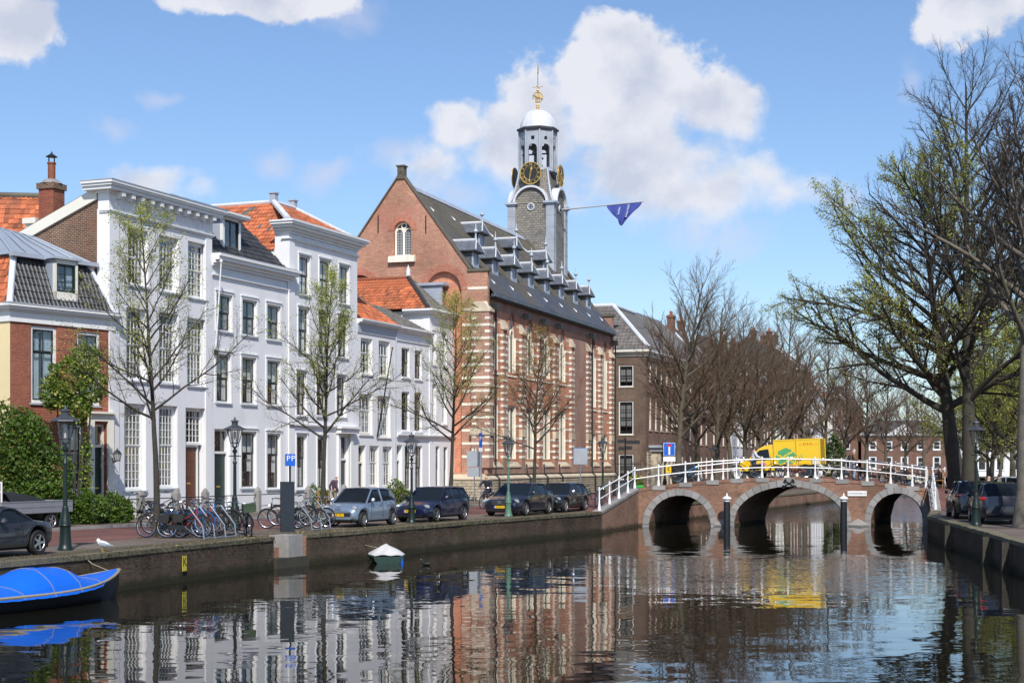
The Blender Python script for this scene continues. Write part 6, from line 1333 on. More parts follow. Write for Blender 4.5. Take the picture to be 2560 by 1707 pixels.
p = G(70, 56.6); shrub('evergreen_bush', 'big round evergreen bush in front of the red brick house', (p[0], p[1], 1.09), [(-.6, 0, 2.3, 1.4, 1.0, 2.0), (.55, 0, 1.6, 1.15, .9, 1.5), (-.1, .1, 3.0, .9, .8, 1.2), (-1.6, .2, 1.8, 1.0, .9, 1.7), (.2, -.3, .9, 1.3, .8, .9)], 26000, .13, [('leaf_green', .66), ('leaf_dark', .3), ('leaf_bronze', .04)], 5)
p = G(222, 57.4); shrub('clipped_bush', 'low rounded green bush beside the lamp post base', (p[0], p[1], 1.09), [(0, 0, .55, .62, .5, .62), (-.4, 0, .4, .5, .45, .45)], 5200, .1, [('leaf_green', .8), ('leaf_dark', .2)], 9, 'low bushes before the brick house')
p = G(284, 58.6); shrub('clipped_bush', 'low rounded green bush nearest the leaning bicycle', (p[0], p[1], 1.09), [(0, 0, .5, .58, .5, .58), (.35, 0, .35, .4, .4, .42)], 4800, .1, [('leaf_green', .8), ('leaf_dark', .2)], 13, 'low bushes before the brick house')
p = G(183, 58.6); shrub('climbing_shrub', 'leafy climbing shrub trained between the windows of the brick house', (p[0], p[1], 1.09), [(-.2, 0, 5.5, .75, .5, .8), (.45, 0, 6.2, .6, .5, .7), (-.65, 0, 4.9, .6, .5, .6), (.75, 0, 5.2, .55, .45, .7), (.1, 0, 4.3, .6, .5, .6), (.5, 0, 2.0, .22, .2, 1.6)], 7500, .13, [('leaf_green', .7), ('leaf_young', .3)], 17)
p = G(783, 76); shrub('conifer', 'pair of small clipped conifers beside the white house door', (p[0], p[1], 1.09), [(0, 0, .6, .28, .28, .6), (.5, 0, .55, .26, .26, .55)], 2600, .07, [('leaf_green', 1)], 21)
p = G(990, 82); shrub('rose_bush', 'flowering rose bush behind the dark blue estate car', (p[0], p[1], 1.09), [(0, 0, .7, .5, .4, .7), (.3, 0, .5, .5, .4, .5)], 1500, .12, [('leaf_green', .8), ('leaf_bronze', .2)], 25)
p = G(2085, 118); shrub('ivy_column', 'dark green ivy mass beyond the cream bicycle', (p[0], p[1], 1.0), [(0, 0, 2.2, .8, .6, 2.2)], 2500, .2, [('leaf_dark', 1)], 29)
# moss, weeds and dandelions along the quay top
def scatter(name, label, n, f, size, mat, seed, flat=.3):
    rg = np.random.RandomState(seed); P = np.array([f(rg) for _ in range(n)]); d = rg.normal(0, 1, (n, 3)); d[:, 2] = np.abs(d[:, 2]) + flat; d /= np.linalg.norm(d, axis=1, keepdims=True)
    s = np.cross(d, rg.normal(0, 1, (n, 3))); s /= np.linalg.norm(s, axis=1, keepdims=True); L_ = size * rg.uniform(.5, 1.4, (n, 1)); V = np.stack([P - s * L_ * .12, P + s * L_ * .12, P + d * L_], 1).reshape(-1, 3)
    o = put(name, raw_mesh(name, V, np.arange(n * 3).reshape(-1, 3), mat, False)); tag(o, label, 'plants', kind='stuff'); return o
M('weed', (0.088, 0.070, 0.034), .8, .4, 2); M('hang_moss', (.028, .026, .014), .95, .4, 2); M('dandelion', (0.75, 0.55, 0.02), .6, .1, 3)
def along(line, lo, hi, z):
    seg = [Vector(b) - Vector(a) for a, b in zip(line[:-1], line[1:])]; ls = np.array([s_.length for s_ in seg]); cs = ls / ls.sum()
    def f(rg):
        k = rg.choice(len(seg), p=cs); t = rg.rand(); a = Vector(line[k]) + seg[k] * t; e = lo + (hi - lo) * rg.rand() ** 1.6; return (a.x + nq.x * e, a.y + nq.y * e, z + rg.uniform(-.02, .01))
    return f
def along2(lo, hi, z):
    f, g = along([(-16, 27), (-10.65, 40.1), (-7.64, 48.9)], lo, hi, z), along([(-6.83, 50.6), (-5.13, 54.0), (-1.68, 61.7), (4.3, 73.9)], lo, hi, z); return lambda rg: f(rg) if rg.rand() < .5 else g(rg)
scatter('quay_weeds', 'short brownish moss and weeds along the top of the left quay', 17000, along2(-.05, 1.2, 1.02), .05, 'weed', 3)
scatter('hanging_moss', 'dark moss tufts hanging over the edge of the left quay', 4200, (lambda g: (lambda rg: (lambda p: (p[0], p[1], p[2] - rg.rand() ** 3 * .5))(g(rg))))(along2(-.07, -.03, 1.0)), .075, 'hang_moss', 4, -.6)
scatter('dandelions', 'yellow dandelions along the edge of the left quay', 70, along([(-9.6, 43), (-7.64, 48.9), (-5.5, 53.2), (-4.2, 56)], .1, .8, 1.06), .055, 'dandelion', 5, .2)
# ================================================================ street furniture
M('lamp_green', (0.006, 0.018, 0.014), .4, .2, 5); M('lamp_patina', (0.09, 0.19, 0.135), .45, .2, 5); M('lamp_grey', (.05, .055, .065), .4, .2, 5)
def lamp(label, loc, H, mat='lamp_green', cap='lamp_grey'):
    t = thing('street_lamp', label, 'street lamp', loc, .3, 'old lantern street lamps'); k = H / 3.95
    MB().lathe([(.22, 0), (.22, .05), (.19, .10), (.17, .18), (.145, .62), (.15, .66), (.17, .70), (.15, .76), (.155, .84), (.12, .90), (.13, 1.0), (.09, 1.08), (.10, 1.14), (.065, 1.25)], n=14).build('base', mat, t, True).scale = (k, k, k)
    MB().lathe([(.062, 1.25), (.056, 2.4), (.075, 2.42), (.075, 2.47), (.05, 2.5), (.045, 2.78), (.085, 2.82), (.085, 2.88), (.045, 2.92), (.04, 3.02)], n=12).tube([(-.22, 0, 2.68), (.22, 0, 2.68)], .018, 6).build('column', mat, t, True).scale = (k, k, k)
    g = MB()
    for j in range(6):
        a = j * math.pi / 3; g.tube([(.045 * math.cos(a), .045 * math.sin(a), 2.98), (.13 * math.cos(a), .13 * math.sin(a), 3.05), (.14 * math.cos(a), .14 * math.sin(a), 3.14)], .014, 5)
        g.tube([(.15 * math.cos(a), .15 * math.sin(a), 3.14), (.27 * math.cos(a), .27 * math.sin(a), 3.62)], .016, 5)
    g.lathe([(.15, 3.12), (.165, 3.14), (.15, 3.16)], n=6).lathe([(.27, 3.60), (.29, 3.62), (.27, 3.64)], n=6); ln = g.build('lantern', cap, t); ln.scale = (k, k, k)
    for j in range(6):
        a, b = j * math.pi / 3, (j + 1) * math.pi / 3; MB().poly([(.148 * math.cos(a), .148 * math.sin(a), 3.16), (.148 * math.cos(b), .148 * math.sin(b), 3.16), (.262 * math.cos(b), .262 * math.sin(b), 3.60), (.262 * math.cos(a), .262 * math.sin(a), 3.60)]).build('pane', 'lamp_glass', ln)
    MB().lathe([(.03, 3.16), (.035, 3.3), (.05, 3.36), (.05, 3.5), (.02, 3.56)], n=8).build('bulb', 'white_paint', ln, True)
    r = MB().lathe([(.41, 3.62), (.40, 3.65), (.13, 3.78)], n=6).build('roof', cap, t); r.scale = (k, k, k)
    MB().lathe([(.11, 3.78), (.11, 3.90), (.15, 3.91), (.14, 3.94), (.05, 3.97), (.03, 4.0), (.035, 4.04), (0, 4.09)], n=8).build('finial', cap, r, True)
    return t
lamp('dark green lantern lamp beside the grey sports car', G(163, 41.8), 3.85)
lamp('dark lantern lamp behind the first bicycle rack', G(587, 53.6), 3.88)
lamp('dark green lantern lamp in front of the blue estate car', G(1029, 60.6), 3.5)
lamp('pale green lantern lamp in front of the dark blue saloon car', G(1271, 67.8), 3.52, 'lamp_patina')
lamp('lantern lamp behind the left wing railing of the bridge', G(1507, 80, 1.3), 3.4)
lamp('dark green lantern lamp behind the blue dead-end sign', G(1662, 92, 1.6), 3.2)
lamp('distant lantern lamp among the bare trees behind the bridge railing', G(1784, 104), 3.6)
lamp('dark lantern lamp in front of the parked cars on the right bank', G(2440, 57.8), 3.95)
# stone posts with iron bars before the white houses
pm = MB().prism([(-.13, -.13, 0), (.13, -.13, 0), (.13, .13, 0), (-.13, .13, 0)], (0, 0, 1.0)).lathe([(.17, 1.0), (.12, 1.1), (.05, 1.18), (0, 1.2)], n=4, rot=math.pi / 4).mesh('post', 'grey_stone')
def front_of(u, d):                                # a point d metres before the line of facades
    r = (u - CU) / F; nn = Vector((-.9285, .3714)); o = Vector((-3.6, 95.0)) - nn * d; k = (r * o.y - o.x) / (.3714 - r * .9285); return o + Vector((.3714, .9285)) * k
us = [290, 352, 441, 513, 644, 770, 860, 1000]; wh = ['nearest the low bushes', 'left of the tall white house window', 'between the second window and the brown door', 'right of the brown door', 'between the dark-sashed ground floor windows', 'beside the small conifers', 'behind the silver hatchback', 'beside the rose bush']
pts_ = [front_of(u, 1.25) for u in us]
for k, (p, w_) in enumerate(zip(pts_, wh)):
    t = thing('stone_post', f'grey stone post {w_}', 'post', (p.x, p.y, ZB), math.atan2(.9285, .3714), 'stone posts before the white houses'); put('shaft', pm, t)
    if k + 1 < len(pts_) and k not in (5, 6):
        ln = (pts_[k + 1] - p).length; MB().tube([(.13, 0, .82), (ln - .14, 0, .82)], .022, 6).tube([(.13, 0, .3), (ln - .14, 0, .3)], .016, 6).tube([(ln / 2, 0, 0), (ln / 2, 0, .82)], .014, 5).build('iron_bar', 'dark_iron', t)
# parking pillar with blue sign
t = thing('parking_pillar', 'dark blue parking pillar with a blue P sign on top', 'parking meter', G(718, 52.9), .25)
M('pillar_blue', (0.012, 0.019, 0.030), .45, .1, 3); M('sign_blue', (0.01, 0.11, 0.55), .4, .05, 3); M('sign_white', (.8, .8, .8), .45, .03, 3); M('sign_red', (.6, .02, .02), .45, .05, 3); M('sign_yellow', (.80, .52, .01), .45, .05, 3); M('sign_back', (.40, .43, .46), .4, .1, 3, metal=.4)
MB().box(-.23, .23, -.2, .2, 0, 1.0).box(-.225, .225, -.195, .195, 1.0, 1.02).box(-.23, .23, -.2, .2, 1.02, 1.70).build('cabinet', 'pillar_blue', t); MB().box(-.235, .235, -.205, .205, 1.70, 1.74).build('top_plate', 'dark_paint', t)
MB().tube([(.1, .05, 1.7), (.1, .05, 2.3)], .035, 8).build('sign_pole', 'dark_paint', t); sb = MB().box(-.05, .27, -.1, .22, 2.28, 2.70).build('sign_box', 'sign_blue', t)
lettering('letter', 'P', 'sign_white', sb, (.03, -.104, 2.54), (math.pi / 2, 0, 0), .27); lettering('letter', 'P', 'sign_white', sb, (.19, -.104, 2.54), (math.pi / 2, 0, 0), .27)
def sign(label, u, Y, z, H, boards, rz=0.0, post='steel', r=.03):
    t = thing('road_sign', label, 'sign', G(u, Y, z), rz, 'street signs'); MB().tube([(0, 0, 0), (0, 0, H)], r, 8).build('pole', post, t, True)
    for (x0, x1, z0, z1, mf, mb_) in boards:
        b = MB().box(x0, x1, -.055, -.035, z0, z1).build('board', mf, t); MB().box(x0 + .01, x1 - .01, -.035, -.028, z0 + .01, z1 - .01).build('board_back', mb_, b)
    return t
t = sign('blue dead-end sign above a yellow direction board at the bridge', 1673, 89.8, 1.85, 2.75, [(-.34, .34, 1.95, 2.72, 'sign_white', 'sign_back'), (-.36, .36, 1.62, 1.9, 'sign_white', 'sign_back'), (-.2, .55, .95, 1.42, 'sign_yellow', 'sign_back')], 0, 'steel', .05)
MB().box(-.32, .32, -.062, -.056, 1.97, 2.70).build('blue_field', 'sign_blue', t); MB().box(-.05, .05, -.068, -.063, 2.02, 2.48).build('white_bar', 'sign_white', t); MB().box(-.13, .13, -.068, -.063, 2.5, 2.62).build('red_bar', 'sign_red', t)
ab = MB()
for q in ([(-.02, 1.30), (.04, 1.30), (-.06, 1.185), (.04, 1.07), (-.02, 1.07), (-.13, 1.185)],): ab.prism([(x, -.062, z) for x, z in q], (0, .004, 0))
ab.build('arrow', 'plastic_black', t); lettering('lettering', '0', 'plastic_black', t, (.3, -.06, 1.18), (math.pi / 2, 0, 0), .3)
t = sign('grey-backed information boards on two poles by the church corner', 1186, 91, 1.0, 3.35, [(-.45, .45, 2.15, 3.1, 'sign_back', 'sign_back'), (-.42, .45, 1.55, 2.1, 'sign_back', 'sign_back')], 0, 'steel', .035)
t = sign('narrow blue parking sign on a tall pole by the church corner', 1203, 90, 1.0, 4.3, [(-.13, .13, 3.3, 4.15, 'sign_blue', 'sign_back'), (-.15, .15, 3.05, 3.27, 'sign_white', 'sign_back')], -.8, 'steel', .03); lettering('letter', 'P', 'sign_white', t, (0, -.06, 3.8), (math.pi / 2, 0, 0), .34)
t = sign('grey-backed blue-edged sign on a pole in front of the church', 1451, 85.5, 1.0, 3.3, [(-.38, .38, 2.3, 3.2, 'sign_back', 'sign_blue')], 0, 'steel', .035); MB().box(-.40, .40, -.034, -.026, 2.28, 3.22).build('blue_rim', 'sign_blue', t)
t = thing('finger_post', 'black finger post beside the iron gate', 'signpost', G(1563, 100, 1.0), 0); MB().lathe([(.06, 0), (.05, 3.9), (.07, 3.95), (.05, 4.05), (0, 4.1)], n=10).build('post', 'dark_iron', t, True)
for k, (x0, x1, z) in enumerate(((.06, .95, 3.62), (-.5, -.06, 3.68), (-.45, -.06, 3.2), (.05, .45, 3.25))): MB().box(x0, x1, -.02, .02, z, z + .24).build('finger', 'dark_iron', t)
# bins and planters at the bridge
t = thing('waste_container', 'black wheeled waste container behind the blue bicycle', 'container', G(1708, 88.2, 2.02), .1); M('bin_black', (.018, .019, .02), .5, .15, 4); MB().prism([(-.55, -.4, .12), (.55, -.4, .12), (.62, -.48, 1.15), (-.62, -.48, 1.15)], (0, .9, 0)).build('body', 'bin_black', t); MB().prism([(-.66, -.5, 1.15), (.66, -.5, 1.15), (.6, -.5, 1.27), (-.6, -.5, 1.27)], (0, 1.0, 0)).build('lid', 'bin_black', t)
for x in (-.45, .45): MB().lathe([(.1, -.03), (.1, .03)], (x, -.3, .1), 10, axis='y').build('wheel', 'rubber', t)
t = thing('waste_container', 'dark grey slanting container behind the left wing railing', 'container', G(1556, 82.2, 1.55), .2); M('bin_grey', (.075, .08, .09), .5, .15, 4); MB().prism([(-.45, -.4, .05), (.45, -.4, .05), (.5, -.4, .9), (-.5, -.4, .75)], (0, .8, 0)).build('body', 'bin_grey', t); MB().prism([(-.53, -.45, .75), (.53, -.45, .9), (.53, -.45, .96), (-.53, -.45, .81)], (0, .9, 0)).build('lid', 'bin_black', t)
M('crate_green', (0.02, 0.50, 0.04), .5, .1, 4); M('crate_dark', (0.035, 0.06, 0.03), .6, .2, 4)
for k, (u, z) in enumerate(((1581, 1.83), (1597, 1.86))):
    t = thing('plant_crate', ['bright green plastic crate of flowers, left one by the railing', 'bright green plastic crate of flowers, right one by the railing'][k], 'crate', G(u, 84.2, z), 0, 'green crates by the railing')
    mb = MB().box(-.21, .21, -.15, .15, 0, .03).box(-.21, .21, -.15, -.13, .03, .3).box(-.21, .21, .13, .15, .03, .3).box(-.21, -.19, -.13, .13, .03, .3).box(.19, .21, -.13, .13, .03, .3); mb.build('crate', 'crate_green', t)
    for x in (-.12, 0, .12): block('slot', 'crate_dark', t, x - .04, x + .04, -.153, -.148, .1, .2)
    put('leaves', shrub_mesh(60 + k, [(0, 0, .5, .22, .16, .28)], 420, .09, 'leaf_green'), t)['kind'] = 'stuff'; put('flowers', shrub_mesh(70 + k, [(0, 0, .62, .2, .16, .2)], 60, .08, 'dandelion'), t)['kind'] = 'stuff'
t = thing('wooden_bench', 'light wooden garden bench beside the silver hatchback', 'bench', tuple(front_of(812, 1.6)) + (ZB,), math.atan2(.9285, .3714)); 
for k in range(4): block('seat_slat', 'wood', t, -.6, .6, -.05 - .11 * k, .04 - .11 * k, .42, .45)
for k in range(9): block('back_slat', 'wood', t, -.56 + .14 * k - .03, -.56 + .14 * k + .03, .05, .08, .47, .85)
block('top_rail', 'wood', t, -.62, .62, .04, .09, .85, .93)
for x in (-.58, .58):
    for y in (-.38, .05): block('leg', 'wood', t, x - .03, x + .03, y - .03, y + .03, 0, .42 if y < 0 else .85)
    block('armrest', 'wood', t, x - .04, x + .04, -.42, .08, .62, .66)
# ================================================================ cars
def paint(name, c, metal=.5): M(name, c, .32, .03, 3, metal=metal, coat=1.0)
paint('paint_silver', (.30, .375, .48), .55); paint('paint_blue', (.010, .014, .050), .2); paint('paint_night', (.008, .010, .024), .2); paint('paint_black', (.008, .008, .009), .2); paint('paint_grey', (.045, .048, .055)); paint('paint_suv', (.018, .022, .03), .3); paint('van_yellow', (.82, .53, .005), 0.0); paint('paint_white', (.75, .75, .75), 0.0)
def car_glass():
    m, t, b = new_mat('car_glass'); b.inputs['Base Color'].default_value = (.012, .016, .021, 1); b.inputs['Roughness'].default_value = .02; b.inputs['IOR'].default_value = 1.32
car_glass(); M('headlight', (.34, .36, .38), .08, .3, 30, spec=.9, coat=1.0); M('taillight', (.30, .008, .01), .15, .1, 9, coat=1.0); M('plate_yellow', (.80, .50, .01), .4, .03, 5)
_wh = {}
def wheel_meshes(r, w, ns):
    k = (r, w, ns)
    if k not in _wh:
        ty = MB().lathe([(r * .66, -w / 2), (r * .93, -w / 2), (r, -w * .3), (r, w * .3), (r * .93, w / 2), (r * .66, w / 2), (r * .62, 0), (r * .66, -w / 2)], n=24, axis='y', cap=False).mesh('tyre', 'rubber', True)
        rm = MB().ring((0, -w * .42, 0), r * .64, r * .045, 'y', 24, 6).lathe([(r * .62, -w * .1), (r * .62, -.0)], n=20, axis='y', mi=1).lathe([(r * .14, -w * .46), (r * .16, -w * .2)], n=10, axis='y')
        for j in range(ns):
            a = 2 * math.pi * j / ns; c, s = math.cos(a), math.sin(a); p = lambda q, t: (q * c - t * s, 0, q * s + t * c)
            q = [p(r * .1, -r * .09), p(r * .64, -r * .06), p(r * .64, r * .06), p(r * .1, r * .09)]; rm.prism([(x, -w * .46, z) for x, _, z in q], (0, w * .14, 0))
        _wh[k] = (ty, rm.mesh('rim', ['chrome_rim', 'plastic_black'], False))
    return _wh[k]
M('chrome_rim', (.55, .56, .58), .3, .08, 8, metal=.8)
def car(name, label, loc, head, s, group):
    """car: lofted body with wheel arches > windows, roof, pillars, lights, plates, wheels (tyre, rim)"""
    t = thing(name, label, 'car', (loc[0], loc[1], loc[2] if len(loc) > 2 else G0), head, group); Wd, Ht, wb = s['W'], s['H'], s['wb']; xf, xr = wb / 2, -wb / 2; x1 = xf + s['fo']; x0 = xr - s['ro']; R_ = s['r']
    top = s['top']; tx_ = [p[0] for p in top]; tz_ = [p[1] for p in top]; zt = lambda x: float(np.interp(x, tx_, tz_))
    hw = lambda x: Wd / 2 * (1 - .16 * max(0, (abs(x - (x0 + x1) / 2) / ((x1 - x0) / 2))) ** 5)
    def zb(x):
        z = .2 + (.10 * max(0, (x - (x1 - .35)) / .35)) + (.16 * max(0, ((x0 + .35) - x) / .35))
        for c in (xf, xr):
            d = abs(x - c); Ra = R_ + .06
            if d < Ra: z = max(z, R_ + math.sqrt(Ra * Ra - d * d))
        return z
    xs = sorted(set(np.linspace(x0, x1, 46).tolist() + [c + sg * (R_ + .06) * q for c in (xf, xr) for sg in (-1, 1) for q in (.999, .97, .85, .6, .3)])); rings = []
    for x in xs:
        w, b, tz = hw(x), zb(x), zt(x); e = max(0, 1 - min(x - x0, x1 - x) / .12); sh = 1 - .10 * e; h = tz - b
        ys = [(.0, b), (w * .86 * sh, b), (w * .97 * sh, b + .05), (w * sh, b + h * .38), (w * .985 * sh, b + h * .74), (w * .93 * sh, tz - .02), (w * .55, tz + .012), (0, tz + .02)]
        rings.append([(x, y, z) for y, z in ys] + [(x, -y, z) for y, z in ys[-2:0:-1]])
    MB().loft(rings).build('body', s['paint'], t, True, angle=38)
    # cabin
    a0, a1, b1, b0 = s['cab']; belt = s['belt']; wbl, wrf = Wd * .455, Wd * .36; zr = lambda x: float(np.interp(x, [b0, b1, (a1 + b1) / 2, a1, a0], [zt(b0) - .02, Ht - .035, Ht, Ht - .03, zt(a0) - .02]))
    g = MB(); cx = sorted(set(np.linspace(b0, a0, 26).tolist() + [a1, b1])); ids = []
    for x in cx:
        z = zr(x); lo = min(zt(x), z) - .03; k = (z - lo) / (Ht - lo + 1e-6); w = wbl + (wrf - wbl) * max(0, k); ids.append([g.P(p) for p in ((x, wbl, lo), (x, w, z - .055 * min(1, k * 2)), (x, w * .8, z), (x, 0, z + .015), (x, -w * .8, z), (x, -w, z - .055 * min(1, k * 2)), (x, -wbl, lo))])
    for i in range(len(cx) - 1):
        m_ = (cx[i] + cx[i + 1]) / 2; roof = b1 - .02 < m_ < a1 + .02
        for j in range(6): g.f.append([ids[i][j], ids[i][j + 1], ids[i + 1][j + 1], ids[i + 1][j]]); g.m.append(1 if (roof and 1 <= j <= 4) else 0)
    g.build('cabin', ['car_glass', s.get('roofpaint', s['paint'])], t, True, angle=50)
    for sg in (-1, 1):
        pl = MB(); e = .012
        pl.tube([(a0 - .02, sg * (wbl - .02), zt(a0) - .02), (a1, sg * (wrf + e), Ht - .075), ((a1 + b1) / 2, sg * (wrf + e), Ht - .05), (b1, sg * (wrf + e), Ht - .08), (b0 + .06, sg * (wbl - .03), zt(b0) - .02)], .034, 6)
        for xp in s['pillars']: pl.tube([(xp, sg * (wbl + e), belt - .02), (xp + (a1 - xp) * .06, sg * (wrf + e + .004), Ht - .07)], .03, 6)
        if s.get('quarter'): x_ = s['quarter']; pl.prism([(x_, sg * (wbl + .012), belt - .03), (b0 + .08, sg * (wbl + .005), belt - .03), (b1 - .02, sg * (wrf + .012), Ht - .09), (x_ - .05, sg * (wrf + .014), Ht - .08)], (0, -sg * .02, 0))
        pl.build('pillars', s['paint'], t, True)
        MB().lathe([(0, -.09), (.07, -.05), (.08, .04), (0, .1)], (a0 - .28, sg * (Wd / 2 + .06), belt + .06), 8, a=1.0, b=1.2, axis='x').build('mirror', s['mirror'], t, True)
        for xc in (xf, xr):
            w = thing('wheel', '', None, (xc, sg * (Wd / 2 - .12), R_), 0 if sg < 0 else math.pi); del w['label']; w.parent = t; ty, rm = wheel_meshes(R_, .21, s['spokes']); put('tyre', ty, w); put('rim', rm, w)
        ln = MB()                                   # door gaps and sill line
        for xd in s['doors']: ln.tube([(xd, sg * (Wd / 2 - .004), .36), (xd, sg * (Wd / 2 - .002), .62), (xd + .02, sg * (Wd * .488), belt - .03)], .008, 4)
        ln.build('door_gap', 'plastic_black', t)
        for xd in s['doors'][1:]: MB().tube([(xd + .12, sg * (Wd / 2 + .004), belt - .13), (xd + .30, sg * (Wd / 2 + .004), belt - .13)], .016, 6).build('door_handle', s['mirror'], t)
        hx, hz, hl, hh = s['light']; mb = MB(); mb.X = Matrix.Translation((x1 - hx - .035, sg * Wd * .365, hz)) @ Matrix.Rotation(-sg * .55, 4, 'Z') @ Matrix.Scale(1, 4); mb.lathe([(0, -.09), (hh * .7, -.06), (hh, 0), (hh * .7, .06), (0, .09)], n=14, axis='x', a=hl / hh, b=1.0); mb.build('headlight', 'headlight', t, True)
        tx2, tz2, tl, th = s['tail']; mb = MB(); mb.X = Matrix.Translation((x0 + tx2 + .06, sg * Wd * .385, tz2)) @ Matrix.Rotation(sg * .5, 4, 'Z'); mb.lathe([(0, -.07), (th * .8, -.05), (th, 0), (th * .8, .05), (0, .07)], n=12, axis='x', a=tl / th, b=1.0); mb.build('taillight', 'taillight', t, True)
    gz0, gz1, gw = s['grille']; gb = MB().box(x1 - .12, x1 + .006, -gw, gw, gz0, gz1).build('grille', 'plastic_black', t)
    if s.get('bars'):
        for k in range(3): block('bar', 'chrome', gb, x1 + .002, x1 + .014, -gw * .96, gw * .96, gz0 + (gz1 - gz0) * (k + .5) / 3 - .006, gz0 + (gz1 - gz0) * (k + .5) / 3 + .006)
    MB().box(x1 - .15, x1 - .012, -Wd * .33, Wd * .33, .24, .38).build('lower_intake', 'plastic_black', t)
    if s.get('plate'):
        pz = s['pz']; pl = MB().box(x1 + .012, x1 + .024, -.26, .26, pz - .055, pz + .055).build('number_plate', 'plate_yellow', t); block('blue_band', 'sign_blue', pl, x1 + .0242, x1 + .026, -.26, -.215, pz - .055, pz + .055); lettering('lettering', s['plate'], 'plastic_black', pl, (x1 + .026, .02, pz), (math.pi / 2, 0, math.pi / 2), .11, .001, .9)
        MB().box(x0 - .012, x0 + .05, -.26, .26, pz + .2, pz + .31).build('number_plate', 'plate_yellow', t)
    if s.get('badge') == 'chevron':
        for k in (0, .06):
            for sg in (-1, 1): MB().tube([(x1 + .01, sg * .12, s['bz'] + k), (x1 + .03, 0, s['bz'] + .07 + k)], .012, 5).build('badge', 'chrome', t)
    elif s.get('badge'): MB().ring((x1 + .012, 0, s['bz']), .06, .012, 'x', 14, 5).tube([(x1 + .014, .16, s['bz'] - .06), (x1 + .014, -.16, s['bz'] + .08)], .011, 5).build('badge', 'chrome', t, True)
    MB().box(x0 + .15, x1 - .15, -Wd * .38, Wd * .38, .17, .3).build('underbody', 'plastic_black', t)
    for sg in (-.35, .35): MB().tube([(a0 - .05, sg * .8 + .1, zt(a0) + .02), (a0 - .22, sg * .8 - .35, zt(a0) + .10)], .008, 4).build('wiper', 'plastic_black', t)
    return t
G0 = 1.006
qa = math.atan2(.92, .39); QH = qa + math.pi            # along the quay, nose towards the camera
base = dict(W=1.62, H=1.46, wb=2.34, fo=.60, ro=.52, r=.285, belt=.93, top=[(-1.7, .62), (-1.66, .93), (-1.2, .98), (.55, .93), (1.25, .86), (1.62, .74), (1.76, .60)], cab=(.92, .28, -1.1, -1.55), pillars=[-.32], quarter=-1.05, doors=[.62, -.28, -.95], light=(.16, .70, .17, .11), tail=(.05, .8, .07, .13), grille=(.40, .54, .52), paint='paint_silver', mirror='paint_silver', spokes=8, plate='K 81 DG', pz=.46, badge='chevron', bz=.66)
car('parked_car', 'silver-blue small hatchback with black cabin pillars, nearest the bicycle rack', (-5.75, 58.0), QH, dict(base, roofpaint='paint_silver'), 'cars parked along the left quay')
car('parked_car', 'dark blue estate car behind the dark green lamp post', (-3.25, 62.9), QH, dict(base, W=1.70, H=1.42, wb=2.61, fo=.84, ro=.80, r=.30, belt=.92, top=[(-2.1, .60), (-2.05, .92), (-1.6, .95), (.6, .90), (1.35, .80), (1.95, .66), (2.14, .52)], cab=(.92, .22, -1.55, -1.95), pillars=[-.30, -1.15], quarter=None, doors=[.75, -.27, -1.1], light=(.22, .62, .24, .10), grille=(.50, .60, .35), paint='paint_blue', mirror='paint_blue', spokes=5, plate='47 PB RF', pz=.45, badge=None, bars=False), 'cars parked along the left quay')
car('parked_car', 'dark blue saloon with chrome grille behind the pale green lamp', (.35, 70.1), QH, dict(base, W=1.88, H=1.48, wb=2.77, fo=.95, ro=.98, r=.32, belt=.97, top=[(-2.36, .66), (-2.3, .98), (-1.6, 1.03), (.65, .97), (1.5, .86), (2.15, .72), (2.33, .55)], cab=(1.05, .15, -1.2, -2.05), pillars=[-.35, -1.25], quarter=None, doors=[.85, -.32, -1.15], light=(.24, .66, .26, .11), grille=(.52, .72, .38), bars=True, paint='paint_night', mirror='paint_night', spokes=5, plate='47-RNL-2', pz=.42, badge='ring', bz=.64), 'cars parked along the left quay')
car('parked_car', 'black hatchback at the end of the row nearest the bridge', (2.35, 75.0), QH, dict(base, W=1.76, H=1.42, wb=2.69, fo=.76, ro=.84, r=.32, belt=.93, top=[(-2.15, .62), (-2.1, .95), (-1.6, .98), (.55, .93), (1.4, .84), (1.98, .70), (2.1, .55)], cab=(.9, .1, -1.45, -2.0), pillars=[-.4, -1.2], quarter=None, doors=[.7, -.37, -1.1], light=(.2, .65, .2, .09), grille=(.45, .62, .3), paint='paint_black', mirror='chrome_rim', spokes=10, plate=None, badge=None), 'cars parked along the left quay')
car('parked_car', 'grey two-seater sports car with black soft top at the left edge', (-13.55, 38.75), QH, dict(base, W=1.78, H=1.28, wb=2.5, fo=.85, ro=.72, r=.325, belt=.86, top=[(-1.97, .60), (-1.9, .84), (-1.2, .92), (0, .86), (.5, .86), (1.4, .78), (2.0, .64), (2.1, .5)], cab=(.45, -.1, -.55, -1.15), pillars=[], quarter=-.52, doors=[.5, -.62], light=(.22, .62, .22, .1), grille=(.4, .55, .35), paint='paint_grey', roofpaint='soft_top', mirror='paint_grey', tail=(.14, .72, .05, .05), spokes=5, plate=None, badge=None) if M('soft_top', (.014, .014, .015), .85, .2, 8) else None, 'cars parked along the left quay')
RH = math.atan2(.985, .17)
suv = dict(base, W=1.84, H=1.62, wb=2.65, fo=.9, ro=.85, r=.34, belt=1.05, top=[(-2.17, .72), (-2.12, 1.08), (-1.7, 1.12), (.75, 1.06), (1.5, .96), (2.1, .78), (2.22, .6)], cab=(1.0, .25, -1.5, -2.05), pillars=[-.35, -1.2], quarter=None, doors=[.8, -.3, -1.1], light=(.2, .75, .2, .1), tail=(.08, 1.0, .28, .09), grille=(.5, .7, .4), paint='paint_suv', mirror='paint_suv', spokes=5, plate=None, badge=None)
